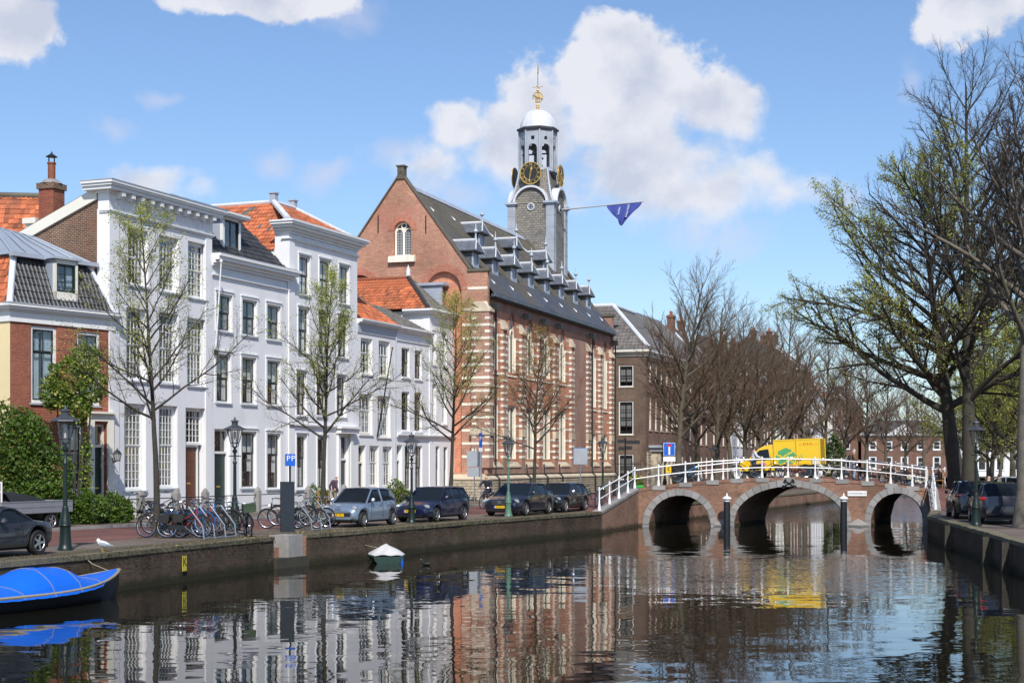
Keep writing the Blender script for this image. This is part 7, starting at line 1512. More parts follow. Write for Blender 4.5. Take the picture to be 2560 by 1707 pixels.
car('parked_car', 'dark grey crossover parked behind the right lamp post', (20.0, 66.4), RH, suv, 'cars parked on the right bank'); car('parked_car', 'dark blue crossover half hidden by the thick grey trunk', (19.35, 60.9), RH, dict(suv, paint='paint_night', mirror='paint_night'), 'cars parked on the right bank')
M('orange_paint', (.62, .24, .04), .4, .1, 3)
car('parked_car', 'small orange car behind the leaning tree', (22.3, 73.6), RH, dict(base, paint='orange_paint', mirror='orange_paint', plate=None, badge=None), 'cars parked on the right bank')
car('parked_car', 'white car far back under the budding trees on the right', (33.2, 103), RH + 1.2, dict(base, paint='paint_white', mirror='paint_white', plate=None, badge=None), 'cars parked on the right bank')
# flatbed truck with black tarpaulin
tk = thing('flatbed_truck', 'grey flatbed truck with black tarpaulin behind the sports car', 'truck', G(24, 53.4), qa + .05); M('alu', (.42, .44, .47), .4, .1, 3, metal=.5)
MB().box(-1.6, 2.3, -.9, .9, .62, .70).build('bed', 'alu', tk)
for nm, b_ in (('drop_side', (-1.6, 2.3, -.93, -.9)), ('drop_side', (-1.6, 2.3, .9, .93))):
    o = MB().box(b_[0], b_[1], b_[2], b_[3], .64, 1.05).build(nm, 'alu', tk); MB().box(b_[0], b_[1], b_[2] - .012, b_[3] + .012, .84, .86).box(b_[0], b_[1], b_[2] - .015, b_[3] + .015, 1.03, 1.06).build('rib', 'alu', o)
MB().box(2.3, 2.33, -.93, .93, .64, 1.05).build('tail_board', 'alu', tk); MB().tube([(-1.5, -.85, .6), (-1.5, -.85, 1.75)], .035, 6).tube([(-1.5, .85, .6), (-1.5, .85, 1.75)], .035, 6).tube([(-1.5, -.85, 1.72), (-1.5, .85, 1.72)], .03, 6).tube([(-1.5, -.85, 1.4), (-1.5, .85, 1.4)], .03, 6).build('ladder_rack', 'paint_white', tk)
tp = MB(); n = 10
for i in range(n):
    for j in range(6):
        f = lambda a, b: (-.9 + 2.4 * a, -.8 + 1.6 * b, 1.0 + .42 * math.sin(math.pi * b) ** .6 * (1 - a ** 2) + .05 * math.sin(a * 17 + b * 9)); tp.poly([f(i / n, j / 6), f((i + 1) / n, j / 6), f((i + 1) / n, (j + 1) / 6), f(i / n, (j + 1) / 6)])
M('tarp_black', (.018, .018, .02), .6, .2, 5); tp.build('tarpaulin', 'tarp_black', tk, True); MB().box(-3.0, -1.7, -.9, .9, .5, 1.3).prism([(-3.0, -.85, 1.3), (-1.7, -.85, 1.3), (-1.75, -.8, 2.0), (-2.6, -.8, 2.0)], (0, 1.65, 0)).build('cab', 'paint_white', tk)
for x in (-2.4, 1.2):
    for sg in (-1, 1):
        w = thing('wheel', '', None, (x, sg * .78, .33), 0 if sg < 0 else math.pi); del w['label']; w.parent = tk; ty, rm = wheel_meshes(.33, .21, 5); put('tyre', ty, w); put('rim', rm, w)
MB().box(-1.7, 2.2, -.35, .35, .42, .6).build('chassis', 'dark_iron', tk)
# ---- yellow delivery van on the bridge
vn = thing('delivery_van', 'yellow electric delivery van with box body on the bridge', 'van', G(1957, 85.6, deck(15.0) + .02), math.pi); vn.rotation_euler = (0, math.radians(2.2), math.pi - .36)
Wv = 1.72
bx_ = MB().box(-2.28, .28, -Wv / 2, Wv / 2, .66, 2.06).build('box_body', 'van_yellow', vn)
for (xa, xb, za, zb_) in ((-2.3, .30, 2.03, 2.09), (-2.3, -2.22, .64, 2.03), (.22, .30, .64, 2.03), (-2.22, .22, .64, .70), (-1.02, -.96, .7, 2.03)):
    for sg in (-1, 1): block('frame_rail', 'van_yellow', bx_, xa, xb, sg * Wv / 2 - .02, sg * Wv / 2 + .02, za, zb_)
block('door_gap', 'plastic_black', bx_, -.955, -.94, Wv / 2 - .01, Wv / 2 + .012, .7, 2.03)
cab = [(.3, .42), (2.28, .42), (2.34, .62), (2.30, .86), (1.75, 1.06), (1.18, 1.62), (.92, 1.76), (.55, 1.84), (.3, 1.86)]
cb = MB()
rings = []
for y, q in ((-Wv / 2, .0), (-Wv / 2 + .03, .02), (Wv / 2 - .03, .02), (Wv / 2, .0)): rings.append([(x - (0 if abs(y) < Wv / 2 else .03), y * (1 if z < 1.0 else 1 - .10 * (z - 1.0) / .86), z) for x, z in cab])
cb.loft(rings).build('cab', 'van_yellow', vn, False)
for sg in (-1, 1):
    yy_ = lambda z: sg * (Wv / 2 * (1 - .10 * max(0, z - 1.0) / .86) + .008)
    MB().prism([(.52, yy_(1.0), 1.02), (1.62, yy_(1.0), 1.02), (1.12, yy_(1.55), 1.55), (.6, yy_(1.55), 1.60)], (0, -sg * .02, 0)).build('side_window', 'car_glass', vn); MB().box(.45, .47, min(sg * Wv / 2, sg * (Wv / 2 + .006)), max(sg * Wv / 2, sg * (Wv / 2 + .006)), .5, 1.0).box(1.55, 1.57, min(sg * Wv / 2, sg * (Wv / 2 + .006)), max(sg * Wv / 2, sg * (Wv / 2 + .006)), .5, 1.0).build('door_gap', 'plastic_black', vn)
    MB().box(1.25, 1.38, min(sg * .9, sg * 1.08), max(sg * .9, sg * 1.08), 1.05, 1.25).build('mirror', 'plastic_black', vn)
    mb = MB(); mb.X = Matrix.Translation((2.2, sg * .62, .82)); mb.lathe([(0, -.1), (.12, 0), (0, .12)], n=10, axis='x'); mb.build('headlight', 'headlight', vn, True)
    for x in (1.45, -1.45):
        w = thing('wheel', '', None, (x, sg * .74, .31), 0 if sg < 0 else math.pi); del w['label']; w.parent = vn; ty, rm = wheel_meshes(.31, .2, 7); put('tyre', ty, w); put('rim', rm, w)
        MB().lathe([(.42, -.06), (.42, .06)], (x, sg * (Wv / 2 - .07), .33), 18, axis='y').build('wheel_arch', 'plastic_black', vn)
MB().prism([(1.72, -.72, 1.085), (1.72, .72, 1.085), (1.2, .66, 1.60), (1.2, -.66, 1.60)], (.03, 0, .03)).build('windscreen', 'car_glass', vn)
MB().box(-2.2, 2.2, -.75, .75, .3, .45).build('chassis', 'plastic_black', vn)
M('print_green', (.02, .36, .16), .5, .2, 6); M('print_red', (.72, .02, .02), .5, .05, 3); M('print_pink', (.55, .22, .30), .5, .15, 9)
yv = Wv / 2 + .004
lettering('lettering', 'DHL', 'print_red', vn, (-1.63, yv + .002, 1.79), (math.pi / 2, 0, math.pi), .20, .001, 1.5); lettering('lettering', 'DHL', 'print_red', vn, (-2.284, 0, 1.79), (math.pi / 2, 0, -math.pi / 2), .2, .001, 1.2)
for zz_ in (1.73, 1.79): block('print_stripe', 'print_red', vn, -1.25, -1.12, yv - .001, yv + .001, zz_, zz_ + .015); block('print_stripe', 'print_red', vn, -2.12, -2.0, yv - .001, yv + .001, zz_, zz_ + .015)
gl = MB(); rg = random.Random(4)                        # leaf-patterned globe, cut by pale veins
cx_, cz_ = -.38, 1.05; R_g = .56
for i in range(16):
    for j in range(16):
        x, z = -R_g + 2 * R_g * (i + .5) / 16, -.40 + .96 * (j + .5) / 16
        if (x / R_g) ** 2 + ((z - .05) / .50) ** 2 < 1 and abs(z - .55 * x - .16) > .045 and abs(z + .5 * x + .02) > .04 and abs(z - .1 * x - .02) > .03 and abs(z - .5 * x + .22) > .04:
            s_ = .034; gl.poly([(cx_ - x - s_, yv, cz_ + z - s_ * .9), (cx_ - x + s_, yv, cz_ + z - s_ * .6), (cx_ - x + s_, yv, cz_ + z + s_ * .9), (cx_ - x - s_, yv, cz_ + z + s_ * .6)][::-1])
for k in range(40): x, z = rg.uniform(-1.35, -.95), rg.uniform(.95, 1.25); gl.poly([(x, yv, z), (x + .03, yv, z + .005), (x + .035, yv, z + .03), (x + .004, yv, z + .025)])
o = gl.build('leaf_print', 'print_green', vn); o['kind'] = 'stuff'
MB().poly([(.95 + .22 * math.cos(a) * (1 + .15 * math.sin(3 * a)), Wv / 2 + .005, .74 + .13 * math.sin(a)) for a in [k * math.pi / 8 for k in range(16)]]).build('pink_print', 'print_pink', vn)
# ================================================================ bicycles
def bike_parts(frame, tyre='rubber', rim='chrome', fat=.023, guard='dark_paint'):
    r = .34; wh = MB().ring((0, 0, 0), r, fat, 'y', 26, 6).mesh('tyre', tyre, True); rim_ = MB().ring((0, 0, 0), r - .028, .012, 'y', 26, 5).mesh('rim', rim, True)
    sp = MB().lathe([(.03, -.05), (.03, .05)], n=8, axis='y')
    for k in range(14): a = k * math.pi / 7; sp.tube([(.02 * math.cos(a + 1), .03 * (-1) ** k, .02 * math.sin(a + 1)), ((r - .03) * math.cos(a), 0, (r - .03) * math.sin(a))], .003, 3)
    sp = sp.mesh('spokes', 'steel')
    B = (-.02, 0, .29); H1 = (.40, 0, .86); S1 = (-.17, 0, .72); Rr = (-.55, 0, r); Fr = (.55, 0, r)
    f = MB().tube([B, (.36, 0, .60), (.42, 0, .68)], .019, 8).tube([(-.11, 0, .52), (.40, 0, .80)], .017, 8).tube([B, S1], .018, 8).tube([(.385, 0, .92), (.435, 0, .62)], .022, 8)
    for s in (-.05, .05): f.tube([(-.05, s * .4, .3), (Rr[0], s, Rr[2])], .011, 6).tube([(S1[0], s * .4, .60), (Rr[0], s, Rr[2])], .010, 6)
    fr = f.mesh('frame', frame, True)
    fk = MB()
    for s in (-.05, .05): fk.tube([(.435, s, .62), (.47, s, .5), (Fr[0], s, Fr[2])], .012, 6)
    fk = fk.tube([(.435, -.05, .62), (.435, .05, .62)], .014, 6).mesh('fork', frame, True)
    hb = MB().tube([(.385, 0, .9), (.36, 0, 1.04)], .014, 6).tube([(.12, .30, 1.06), (.26, .29, 1.08), (.37, .14, 1.06), (.36, 0, 1.04), (.37, -.14, 1.06), (.26, -.29, 1.08), (.12, -.30, 1.06)], .012, 6).mesh('handlebar', 'chrome', True)
    gr = MB().tube([(.1, .30, 1.06), (.21, .295, 1.075)], .02, 6).mesh('grip', 'plastic_black', True); gr2 = MB().tube([(.1, -.30, 1.06), (.21, -.295, 1.075)], .02, 6).mesh('grip', 'plastic_black', True)
    sd = MB().tube([(-.17, 0, .7), (-.195, 0, .90)], .013, 6).loft([[(-.33, -.09, .91), (-.33, .09, .91), (-.33, .08, .965), (-.33, -.08, .965)], [(-.2, -.08, .9), (-.2, .08, .9), (-.2, .06, .95), (-.2, -.06, .95)], [(-.06, -.022, .905), (-.06, .022, .905), (-.06, .018, .94), (-.06, -.018, .94)]]).mesh('saddle', 'plastic_black')
    mg = MB().ring((-.55, 0, r), r + .03, .014, 'y', 14, 4, 0, math.radians(15), math.radians(200)).mesh('mudguard', guard, True); mg2 = MB().ring((.55, 0, r), r + .03, .012, 'y', 10, 4, 0, math.radians(40), math.radians(150)).mesh('mudguard', guard, True)
    cr = MB()
    for s in (-.06, .06): cr.tube([(-.22, s, .72), (-.80, s, .74), (-.55, s, .36)], .007, 4)
    for x in (-.3, -.45, -.6, -.78): cr.tube([(x, -.06, .735), (x, .06, .735)], .007, 4)
    cr = cr.mesh('carrier', 'dark_iron'); cg = MB().prism([(-.60, -.07, .30), (.06, -.07, .22), (.10, -.07, .30), (.03, -.07, .38), (-.56, -.07, .40)], (0, .02, 0)).tube([(-.02, -.1, .29), (.08, -.1, .16)], .01, 5).box(.05, .13, -.2, -.1, .15, .17).tube([(-.02, .06, .29), (-.12, .1, .42)], .01, 5).box(-.16, -.08, .1, .2, .41, .43).mesh('chain_case', guard)
    lp = MB().lathe([(0, -.05), (.045, -.02), (.05, .03), (0, .04)], (.47, 0, .80), 8, axis='x').mesh('lamp', 'chrome', True)
    return wh, rim_, sp, [('frame', fr), ('fork', fk), ('handlebar', hb), ('grip', gr), ('grip', gr2), ('saddle', sd), ('mudguard', mg), ('mudguard', mg2), ('carrier', cr), ('chain_case', cg), ('bicycle_lamp', lp)]
M('cloth_bag', (.022, .021, .022), .9, .3, 12); BK = {}
for nm, c in (('black', (.014, .014, .015)), ('red', (.30, .025, .02)), ('blue', (.02, .09, .28)), ('sky', (.05, .22, .50)), ('orange', (.62, .10, .02)), ('cream', (.62, .57, .44)), ('grey', (.22, .24, .26))): M('bike_' + nm, c, .35, .06, 6, coat=.5)
for nm in ('black', 'red', 'blue', 'sky', 'orange', 'cream', 'grey'): BK[nm] = bike_parts('bike_' + nm, 'rubber', guard='dark_paint' if nm != 'cream' else 'bike_cream')
BK['tyre'] = bike_parts('bike_blue', 'bike_blue')
def bike(label, loc, rz, col='black', lean=.0, crate=None, bags=False, group=None, steer=0):
    t = thing('bicycle', label, 'bicycle', loc, rz, group); t.rotation_euler = (lean, 0, rz); wh, rm, sp, ps = BK[col]
    for x in (-.55, .55): w = put('wheel', wh, t, (x, 0, .36)); put('rim', rm, w); put('spokes', sp, w)
    for nm, me in ps: put(nm, me, t, (0, 0, .02))
    if crate: mb = MB().box(.42, .82, -.2, .2, .80, .82).box(.42, .82, -.2, -.18, .82, 1.08).box(.42, .82, .18, .2, .82, 1.08).box(.42, .44, -.18, .18, .82, 1.08).box(.80, .82, -.18, .18, .82, 1.08).box(.42, .82, -.206, .206, .92, .94).box(.42, .82, -.206, .206, 1.0, 1.02); mb.build('front_crate', crate, t)
    if bags:
        for s in (-1, 1): MB().prism([(-.74, s * .09, .48), (-.48, s * .09, .48), (-.44, s * .09, .55), (-.42, s * .09, .74), (-.78, s * .09, .74), (-.78, s * .09, .55)], (0, s * .13, 0)).build('pannier', 'cloth_bag', t)
    return t
GB = 'bicycles parked along the left quay'
def qpt(s, d, z=1.03): a = Vector(QL[2]) + (Vector(QL[2]) - Vector(QL[1])).normalized() * s; return (a.x + nq.x * d, a.y + nq.y * d, z)
spec = [(-1.55, 'red', 'red bicycle with panniers nearest the tree in the first rack', dict(bags=True)), (-1.1, 'tyre', 'bicycle with bright blue front tyre in the first rack', {}), (-.65, 'red', 'second red bicycle behind the first in the rack', dict(bags=True)), (-.2, 'blue', 'blue bicycle lifted into the middle of the first rack', {}), (.25, 'black', 'black bicycle with rear bags in the first rack', dict(bags=True)), (.7, 'grey', 'grey bicycle near the right end of the first rack', {}), (1.15, 'black', 'black bicycle farthest along the first rack', {})]
for k, (s, c, lb, kw) in enumerate(spec):
    p = qpt(s - .2, 2.35 + .15 * (k % 2)); bike(lb, (p[0], p[1], 1.02 + (.12 if k % 2 else 0)), -.12 + random.uniform(-.08, .08), c, random.uniform(-.06, .06), group=GB, **kw)
for k, (s_, d_k, c, lb) in enumerate(((-1.9, 3.1, 'black', 'black bicycle pushed in at the left of the first rack'), (-.3, 3.2, 'black', 'dark bicycle squeezed between the red and blue ones'), (.9, 3.3, 'grey', 'grey bicycle in the second rank of the first rack'))):
    p = qpt(s_, d_k); bike(lb, (p[0], p[1], 1.02), math.pi - .2 + .25 * k, c, .1 - .08 * k, group=GB, bags=(k == 0))
p = qpt(-.9, 3.6); bike('black bicycle standing behind the first rack', (p[0] - .3, p[1] + 1.6, 1.02), .1, 'black', .05, group=GB); p = qpt(.2, 3.9); bike('dark bicycle behind the blue bicycles of the first rack', (p[0] - .1, p[1] + 1.0, 1.02), .2, 'grey', -.05, group=GB)
q = ground_at(618, 1342); bike('bicycle with a dark green crate on its front at the end of the first rack', (q.x, q.y + .2, 1.02), -1.25, 'black', .08, crate='crate_dark', group=GB)
q = front_of(345, 1.45); bike('black bicycle with bags leaning on the iron bar by the bushes', (q.x, q.y, ZB), math.pi, 'black', .1, bags=True, group=GB); q = front_of(405, 1.5); bike('dark bicycle leaning before the white house behind the tree', (q.x, q.y, ZB), .1, 'black', -.08, group=GB)
q = ground_at(692, 1322); bike('black bicycle half hidden behind the parking pillar', (q.x + .2, q.y, 1.02), math.pi, 'black', .06, group=GB)
for k, (u, c, lb) in enumerate(((768, 'grey', 'silver-wheeled bicycle tipped up in the second rack'), (792, 'black', 'black bicycle in the middle of the second rack'), (812, 'grey', 'grey bicycle at the right of the second rack'), (830, 'black', 'dark bicycle nearest the silver hatchback in the second rack'))):
    q = ground_at(u, 1326 - k * 3); bike(lb, (q.x - .55, q.y + .25, 1.02 + (.14 if k == 0 else 0)), -.05 + .06 * k, c, random.uniform(-.08, .08), group=GB)
for nm, lst in (('first', [(510, 1348), (537, 1346), (564, 1344), (590, 1342)]), ('second', [(780, 1327), (804, 1325), (826, 1322)])):
    q0 = ground_at(*lst[0]); t = thing('bicycle_rack', f'galvanised bicycle rack, {"left one behind the K plate" if nm == "first" else "right one beside the parking pillar"}', 'bicycle rack', tuple(q0), 0, 'bicycle racks on the quay')
    for u, v in lst:
        q = ground_at(u, v) - q0; MB().tube([(q.x, q.y, 0), (q.x - .05, q.y + .02, .42), (q.x - .50, q.y + .05, 1.02)], .025, 8).tube([(q.x - .05, q.y, .30), (q.x - .35, q.y + .15, .16), (q.x - .62, q.y + .1, .40)], .012, 6).build('hoop', 'steel', t, True)
    q = ground_at(*lst[-1]) - q0; MB().tube([(0, 0, .04), (q.x, q.y, .04)], .025, 6).build('ground_bar', 'steel', t)
zB = lambda x: deck(x) + .02
def bb(label, u, Y, col, rz=0.0, **kw): x = (u - CU) / F * Y; return bike(label, (x, Y, zB(x)), rz, col, .06, group='bicycles along the bridge railing', **kw)
bb('sky blue bicycle against the railing in front of the waste container', 1718, 82.4, 'sky', 0.05); bb('black bicycle with bags left of the man in the white shirt', 1868, 82.3, 'black', math.pi + .05, bags=True); bb('dark bicycle against the railing under the van door', 1915, 82.2, 'black', .05)
bb('orange bicycle with blue tyre against the middle of the railing', 1988, 82.25, 'orange', math.pi); bb('cream bicycle with front carrier against the railing', 2068, 82.3, 'cream', math.pi - .05, crate='bike_cream'); bb('black bicycle in front of the man in the brown jacket', 2120, 82.3, 'black', .05); bb('dark bicycle right of the man in the brown jacket', 2186, 82.35, 'black', .1, bags=True); bb('black bicycle with chair behind it near the right end of the railing', 2240, 82.3, 'black', -.05); bb('dark bicycle beside the cream moped', 2276, 82.4, 'black', .15)
bike('black bicycle against the foot of the left wing railing', (4.35, 76.2, 1.25), 1.25, 'black', .1, group='bicycles along the bridge railing'); bike('black bicycle leaning behind the left wing railing', (3.6, 76.6, 1.16), .5, 'black', -.1, group='bicycles along the bridge railing')
# cream moped
mp = thing('moped', 'cream coloured moped at the right end of the bridge', 'moped', (22.1, 82.9, zB(21.6)), .2)
for x in (-.6, .6): w = put('wheel', wheel_meshes(.24, .11, 5)[0], mp, (x, 0, .24)); put('rim', wheel_meshes(.24, .11, 5)[1], w)
MB().loft([[(-.75, -.1, .45), (-.75, .1, .45), (-.75, .08, .6), (-.75, -.08, .6)], [(-.45, -.2, .30), (-.45, .2, .30), (-.45, .16, .72), (-.45, -.16, .72)], [(-.05, -.18, .25), (-.05, .18, .25), (-.05, .12, .62), (-.05, -.12, .62)]]).build('rear_body', 'bike_cream', mp, True); MB().loft([[(.1, -.2, .26), (.1, .2, .26), (.14, .2, .30), (.14, -.2, .30)], [(.38, -.24, .3), (.38, .24, .3), (.44, .22, .32), (.44, -.22, .32)], [(.40, -.2, .85), (.40, .2, .85), (.47, .18, .86), (.47, -.18, .86)], [(.34, -.08, 1.05), (.34, .08, 1.05), (.44, .08, 1.05), (.44, -.08, 1.05)]]).box(-.1, .4, -.16, .16, .24, .28).build('leg_shield', 'bike_cream', mp, True)
MB().loft([[(-.72, -.12, .72), (-.72, .12, .72), (-.72, .1, .82), (-.72, -.1, .82)], [(-.05, -.12, .66), (-.05, .12, .66), (-.05, .1, .76), (-.05, -.1, .76)]]).build('seat', 'door_brown', mp); MB().tube([(.34, -.33, 1.08), (.38, 0, 1.05), (.34, .33, 1.08)], .018, 6).tube([(.5, 0, .5), (.6, 0, .24)], .03, 6).build('handlebar', 'chrome', mp, True)
# ================================================================ people
for nm, c in (('purple', (.085, .045, .075)), ('navy', (.018, .022, .038)), ('white', (.66, .66, .70)), ('jeans', (.035, .07, .17)), ('pale_jeans', (.30, .36, .46)), ('olive', (.16, .10, .035)), ('dark', (.02, .02, .023)), ('grey', (.22, .20, .17)), ('leather', (.02, .018, .018))): M('cloth_' + nm, c, .85, .15, 9)
def skin_obj(name, joints, edges, mat, parent, root, sub=1):
    """one continuous surface grown round a jointed skeleton"""
    keys = list(joints); me = bpy.data.meshes.new(name); bm = bmesh.new(); lay = bm.verts.layers.skin.verify(); vs = {}
    for k in keys:
        v = bm.verts.new(joints[k][0]); r = joints[k][1]; v[lay].radius = (r, r) if not isinstance(r, tuple) else r; v[lay].use_root = (k == root); vs[k] = v
    for a, b in edges: bm.edges.new((vs[a], vs[b]))
    bm.to_mesh(me); bm.free(); me.materials.append(MATS[mat]); o = put(name, me, parent); m = o.modifiers.new('skin', 'SKIN'); m.use_smooth_shade = True; m2 = o.modifiers.new('sub', 'SUBSURF'); m2.levels = sub; m2.render_levels = sub
    return o
def person(label, loc, rz, pose, coat, trousers, hair='hair', k=1.0, bald=False):
    """facing +x; pose overrides joint places"""
    J = dict(pelvis=(0, 0, .95), spine=(0, 0, 1.16), chest=(.01, 0, 1.36), neck=(0, 0, 1.48), head=(.03, 0, 1.60), crown=(.02, 0, 1.70))
    for s, sg in (('l', 1), ('r', -1)):
        J.update({'sh' + s: (0, sg * .17, 1.42), 'el' + s: (-.03, sg * .24, 1.15), 'wr' + s: (.06, sg * .25, .93), 'hd' + s: (.08, sg * .25, .86), 'hp' + s: (0, sg * .095, .90), 'kn' + s: (.03, sg * .10, .50), 'an' + s: (-.01, sg * .10, .09), 'to' + s: (.16, sg * .12, .04)})
    J.update(pose); t = thing('person', label, 'person', loc, rz, 'people on the street'); t.scale = (k, k, k)
    Rb = dict(pelvis=.11, spine=.105, chest=.115, neck=.052, head=.088, crown=.062); Rl = dict(sh=.055, el=.042, wr=.03, hd=.028, hp=.082, kn=.055, an=.04, to=.034)
    jb = {n: (p, Rb.get(n) or Rl[n[:2]]) for n, p in J.items()}
    E = [('pelvis', 'spine'), ('spine', 'chest'), ('chest', 'neck'), ('neck', 'head'), ('head', 'crown')]
    for s in 'lr': E += [('chest', 'sh' + s), ('sh' + s, 'el' + s), ('el' + s, 'wr' + s), ('wr' + s, 'hd' + s), ('pelvis', 'hp' + s), ('hp' + s, 'kn' + s), ('kn' + s, 'an' + s), ('an' + s, 'to' + s)]
    skin_obj('body', jb, E, 'skin', t, 'pelvis')
    cn = ['pelvis', 'spine', 'chest', 'neck'] + [a + s for s in 'lr' for a in ('sh', 'el', 'wr')]; cj = {n: (J[n], (Rb.get(n) or Rl[n[:2]]) + (.012 if n == 'neck' else .035 if n in Rb else .02)) for n in cn}
    skin_obj('jacket', cj, [e for e in E if e[0] in cn and e[1] in cn], coat, t, 'pelvis')
    tn = ['pelvis'] + [a + s for s in 'lr' for a in ('hp', 'kn', 'an')]; tj = {n: (J[n], (Rb.get(n) or Rl[n[:2]]) + .02) for n in tn}; skin_obj('trousers', tj, [e for e in E if e[0] in tn and e[1] in tn], trousers, t, 'pelvis')
    h = Vector(J['head']); c = Vector(J['crown'])
    mb = MB()
    for i in range(5):
        a0, a1 = math.pi * .5 * i / 5, math.pi * .5 * (i + 1) / 5
        for j in range(12):
            b0, b1 = 2 * math.pi * j / 12, 2 * math.pi * (j + 1) / 12; f = lambda a, b: (h.x - .018 + .108 * math.cos(a) * math.cos(b) * (1 if math.cos(b) < .3 else .86), h.y + .098 * math.cos(a) * math.sin(b), h.z + .015 + .135 * math.sin(a) - (.07 * math.cos(a) if math.cos(b) < .2 else 0)); mb.poly([f(a0, b0), f(a0, b1), f(a1, b1), f(a1, b0)])
    if not bald: mb.build('hair', hair, t, True, angle=180)
    else: MB().ring((h.x - .01, h.y, h.z - .01), .082, .018, 'z', 16, 5, 0, math.radians(75), math.radians(285)).build('hair', hair, t, True)
    MB().lathe([(0, -.014), (.014, 0), (0, .03)], (h.x + .092, h.y, h.z - .005), 6).build('nose', 'skin', t, True)
    for sg in (-1, 1):
        MB().lathe([(0, -.008), (.01, 0), (0, .008)], (h.x + .082, h.y + sg * .032, h.z + .025), 6).build('eye', 'plastic_black', t); MB().lathe([(0, -.03), (.014, 0), (0, .03)], (h.x - .005, h.y + sg * .09, h.z), 6).build('ear', 'skin', t, True)
        s = 'l' if sg > 0 else 'r'; w, hd = Vector(J['wr' + s]), Vector(J['hd' + s]); d = (hd - w).normalized(); sd_ = d.orthogonal().normalized(); up = d.cross(sd_); fb = MB()
        for q, ln_ in ((-.03, .065), (-.01, .08), (.01, .077), (.03, .06)): p0 = hd + sd_ * q; fb.tube([p0, p0 + d * ln_ * .5 + up * .008, p0 + d * ln_ * .8 + up * .03], [.010, .009, .007], 6)
        fb.tube([w + d * .03 + sd_ * -.025, w + d * .06 + sd_ * -.055 + up * .01, w + d * .09 + sd_ * -.055 + up * .025], [.012, .010, .008], 6); fb.build('hand', 'skin', t, True)
        an, to = Vector(J['an' + s]), Vector(J['to' + s]); dd = (to - an); dd.z = 0; dd = dd.normalized() if dd.length > .01 else Vector((1, 0, 0)); pp = Vector((-dd.y, dd.x, 0)); b_ = an - Vector((0, 0, .085))
        MB().loft([[b_ + dd * x + pp * y * w_ + Vector((0, 0, z)) for y, z in ((-1, 0), (1, 0), (1, hh), (-1, hh))] for x, w_, hh in ((-.08, .035, .08), (.02, .04, .085), (.12, .045, .055), (.19, .03, .03))]).build('shoe', 'leather' if False else 'plastic_black', t, True)
    return t
TA = math.atan2(.92, .39)
q = front_of(836, 3.4); person('man in a plum jacket walking past the bench', (q.x, q.y, 1.09), TA - .5, dict(knl=(.12, .10, .50), anl=(.16, .10, .10), tol=(.33, .11, .05), knr=(-.02, -.10, .50), anr=(-.24, -.10, .14), tor=(-.10, -.11, .05), ell=(-.12, .25, 1.16), wrl=(-.05, .26, .95), hdl=(.0, .26, .89), spine=(.03, 0, 1.16), chest=(.06, 0, 1.36), neck=(.07, 0, 1.48), head=(.11, 0, 1.59), crown=(.11, 0, 1.69)), 'cloth_purple', 'cloth_grey', 'hair_grey', bald=True)
# cyclist coming towards the camera
cxy = G(1216, 78.9); bk = bike('black bicycle ridden by the man in the dark coat', (cxy[0], cxy[1], 1.01), TA + math.pi, 'black', 0, group='bicycles in use'); 
person('man in a dark coat cycling along the quay towards the camera', (cxy[0] + .06, cxy[1] + .14, 1.01), TA + math.pi, dict(pelvis=(-.04, 0, .98), spine=(.02, 0, 1.18), chest=(.08, 0, 1.38), neck=(.10, 0, 1.50), head=(.14, 0, 1.61), crown=(.14, 0, 1.71), shl=(.08, .19, 1.43), shr=(.08, -.19, 1.43), ell=(.20, .33, 1.24), elr=(.20, -.33, 1.24), wrl=(.38, .31, 1.12), wrr=(.38, -.31, 1.12), hdl=(.44, .30, 1.11), hdr=(.44, -.30, 1.11), hpl=(-.02, .1, .94), hpr=(-.02, -.1, .94), knl=(.34, .12, .78), anl=(.20, .13, .40), tol=(.34, .13, .36), knr=(.26, -.12, .62), anr=(.10, -.13, .25), tor=(.24, -.13, .20)), 'cloth_navy', 'cloth_navy', 'hair_grey', bald=True)
x = (1884 - CU) / F * 83.0; person('man in a white shirt and jeans standing with his bicycle on the bridge', (x, 83.0, zB(x)), .1, dict(ell=(.12, .24, 1.18), wrl=(.34, .22, 1.10), hdl=(.42, .21, 1.08), elr=(.12, -.24, 1.18), wrr=(.34, -.22, 1.10), hdr=(.42, -.21, 1.08)), 'cloth_white', 'cloth_jeans', 'hair')
x = (2134 - CU) / F * 83.6; pm_ = person('man in a brown jacket with a black backpack on the bridge', (x, 83.6, zB(x)), .0, dict(ell=(.02, .25, 1.16), wrl=(.22, .18, 1.08), hdl=(.28, .14, 1.07), elr=(.02, -.25, 1.16), wrr=(.22, -.18, 1.08), hdr=(.28, -.14, 1.07), head=(.05, 0, 1.60)), 'cloth_olive', 'cloth_pale_jeans', 'hair_grey')
MB().loft([[(-.17, -.15, 1.05), (-.17, .15, 1.05), (-.17, .13, 1.42), (-.17, -.13, 1.42)], [(-.32, -.13, 1.06), (-.32, .13, 1.06), (-.30, .11, 1.36), (-.30, -.11, 1.36)]]).build('backpack', 'cloth_dark', pm_, True)
sit = dict(pelvis=(0, 0, .52), spine=(-.02, 0, .74), chest=(0, 0, .94), neck=(.01, 0, 1.06), head=(.05, 0, 1.18), crown=(.05, 0, 1.28), shl=(0, .18, 1.0), shr=(0, -.18, 1.0), ell=(.08, .25, .78), elr=(.08, -.25, .78), wrl=(.30, .20, .74), wrr=(.30, -.20, .74), hdl=(.36, .18, .74), hdr=(.36, -.18, .74), hpl=(.03, .1, .50), hpr=(.03, -.1, .50), knl=(.45, .12, .50), knr=(.45, -.12, .50), anl=(.44, .12, .09), anr=(.44, -.12, .09), tol=(.60, .13, .04), tor=(.60, -.13, .04))
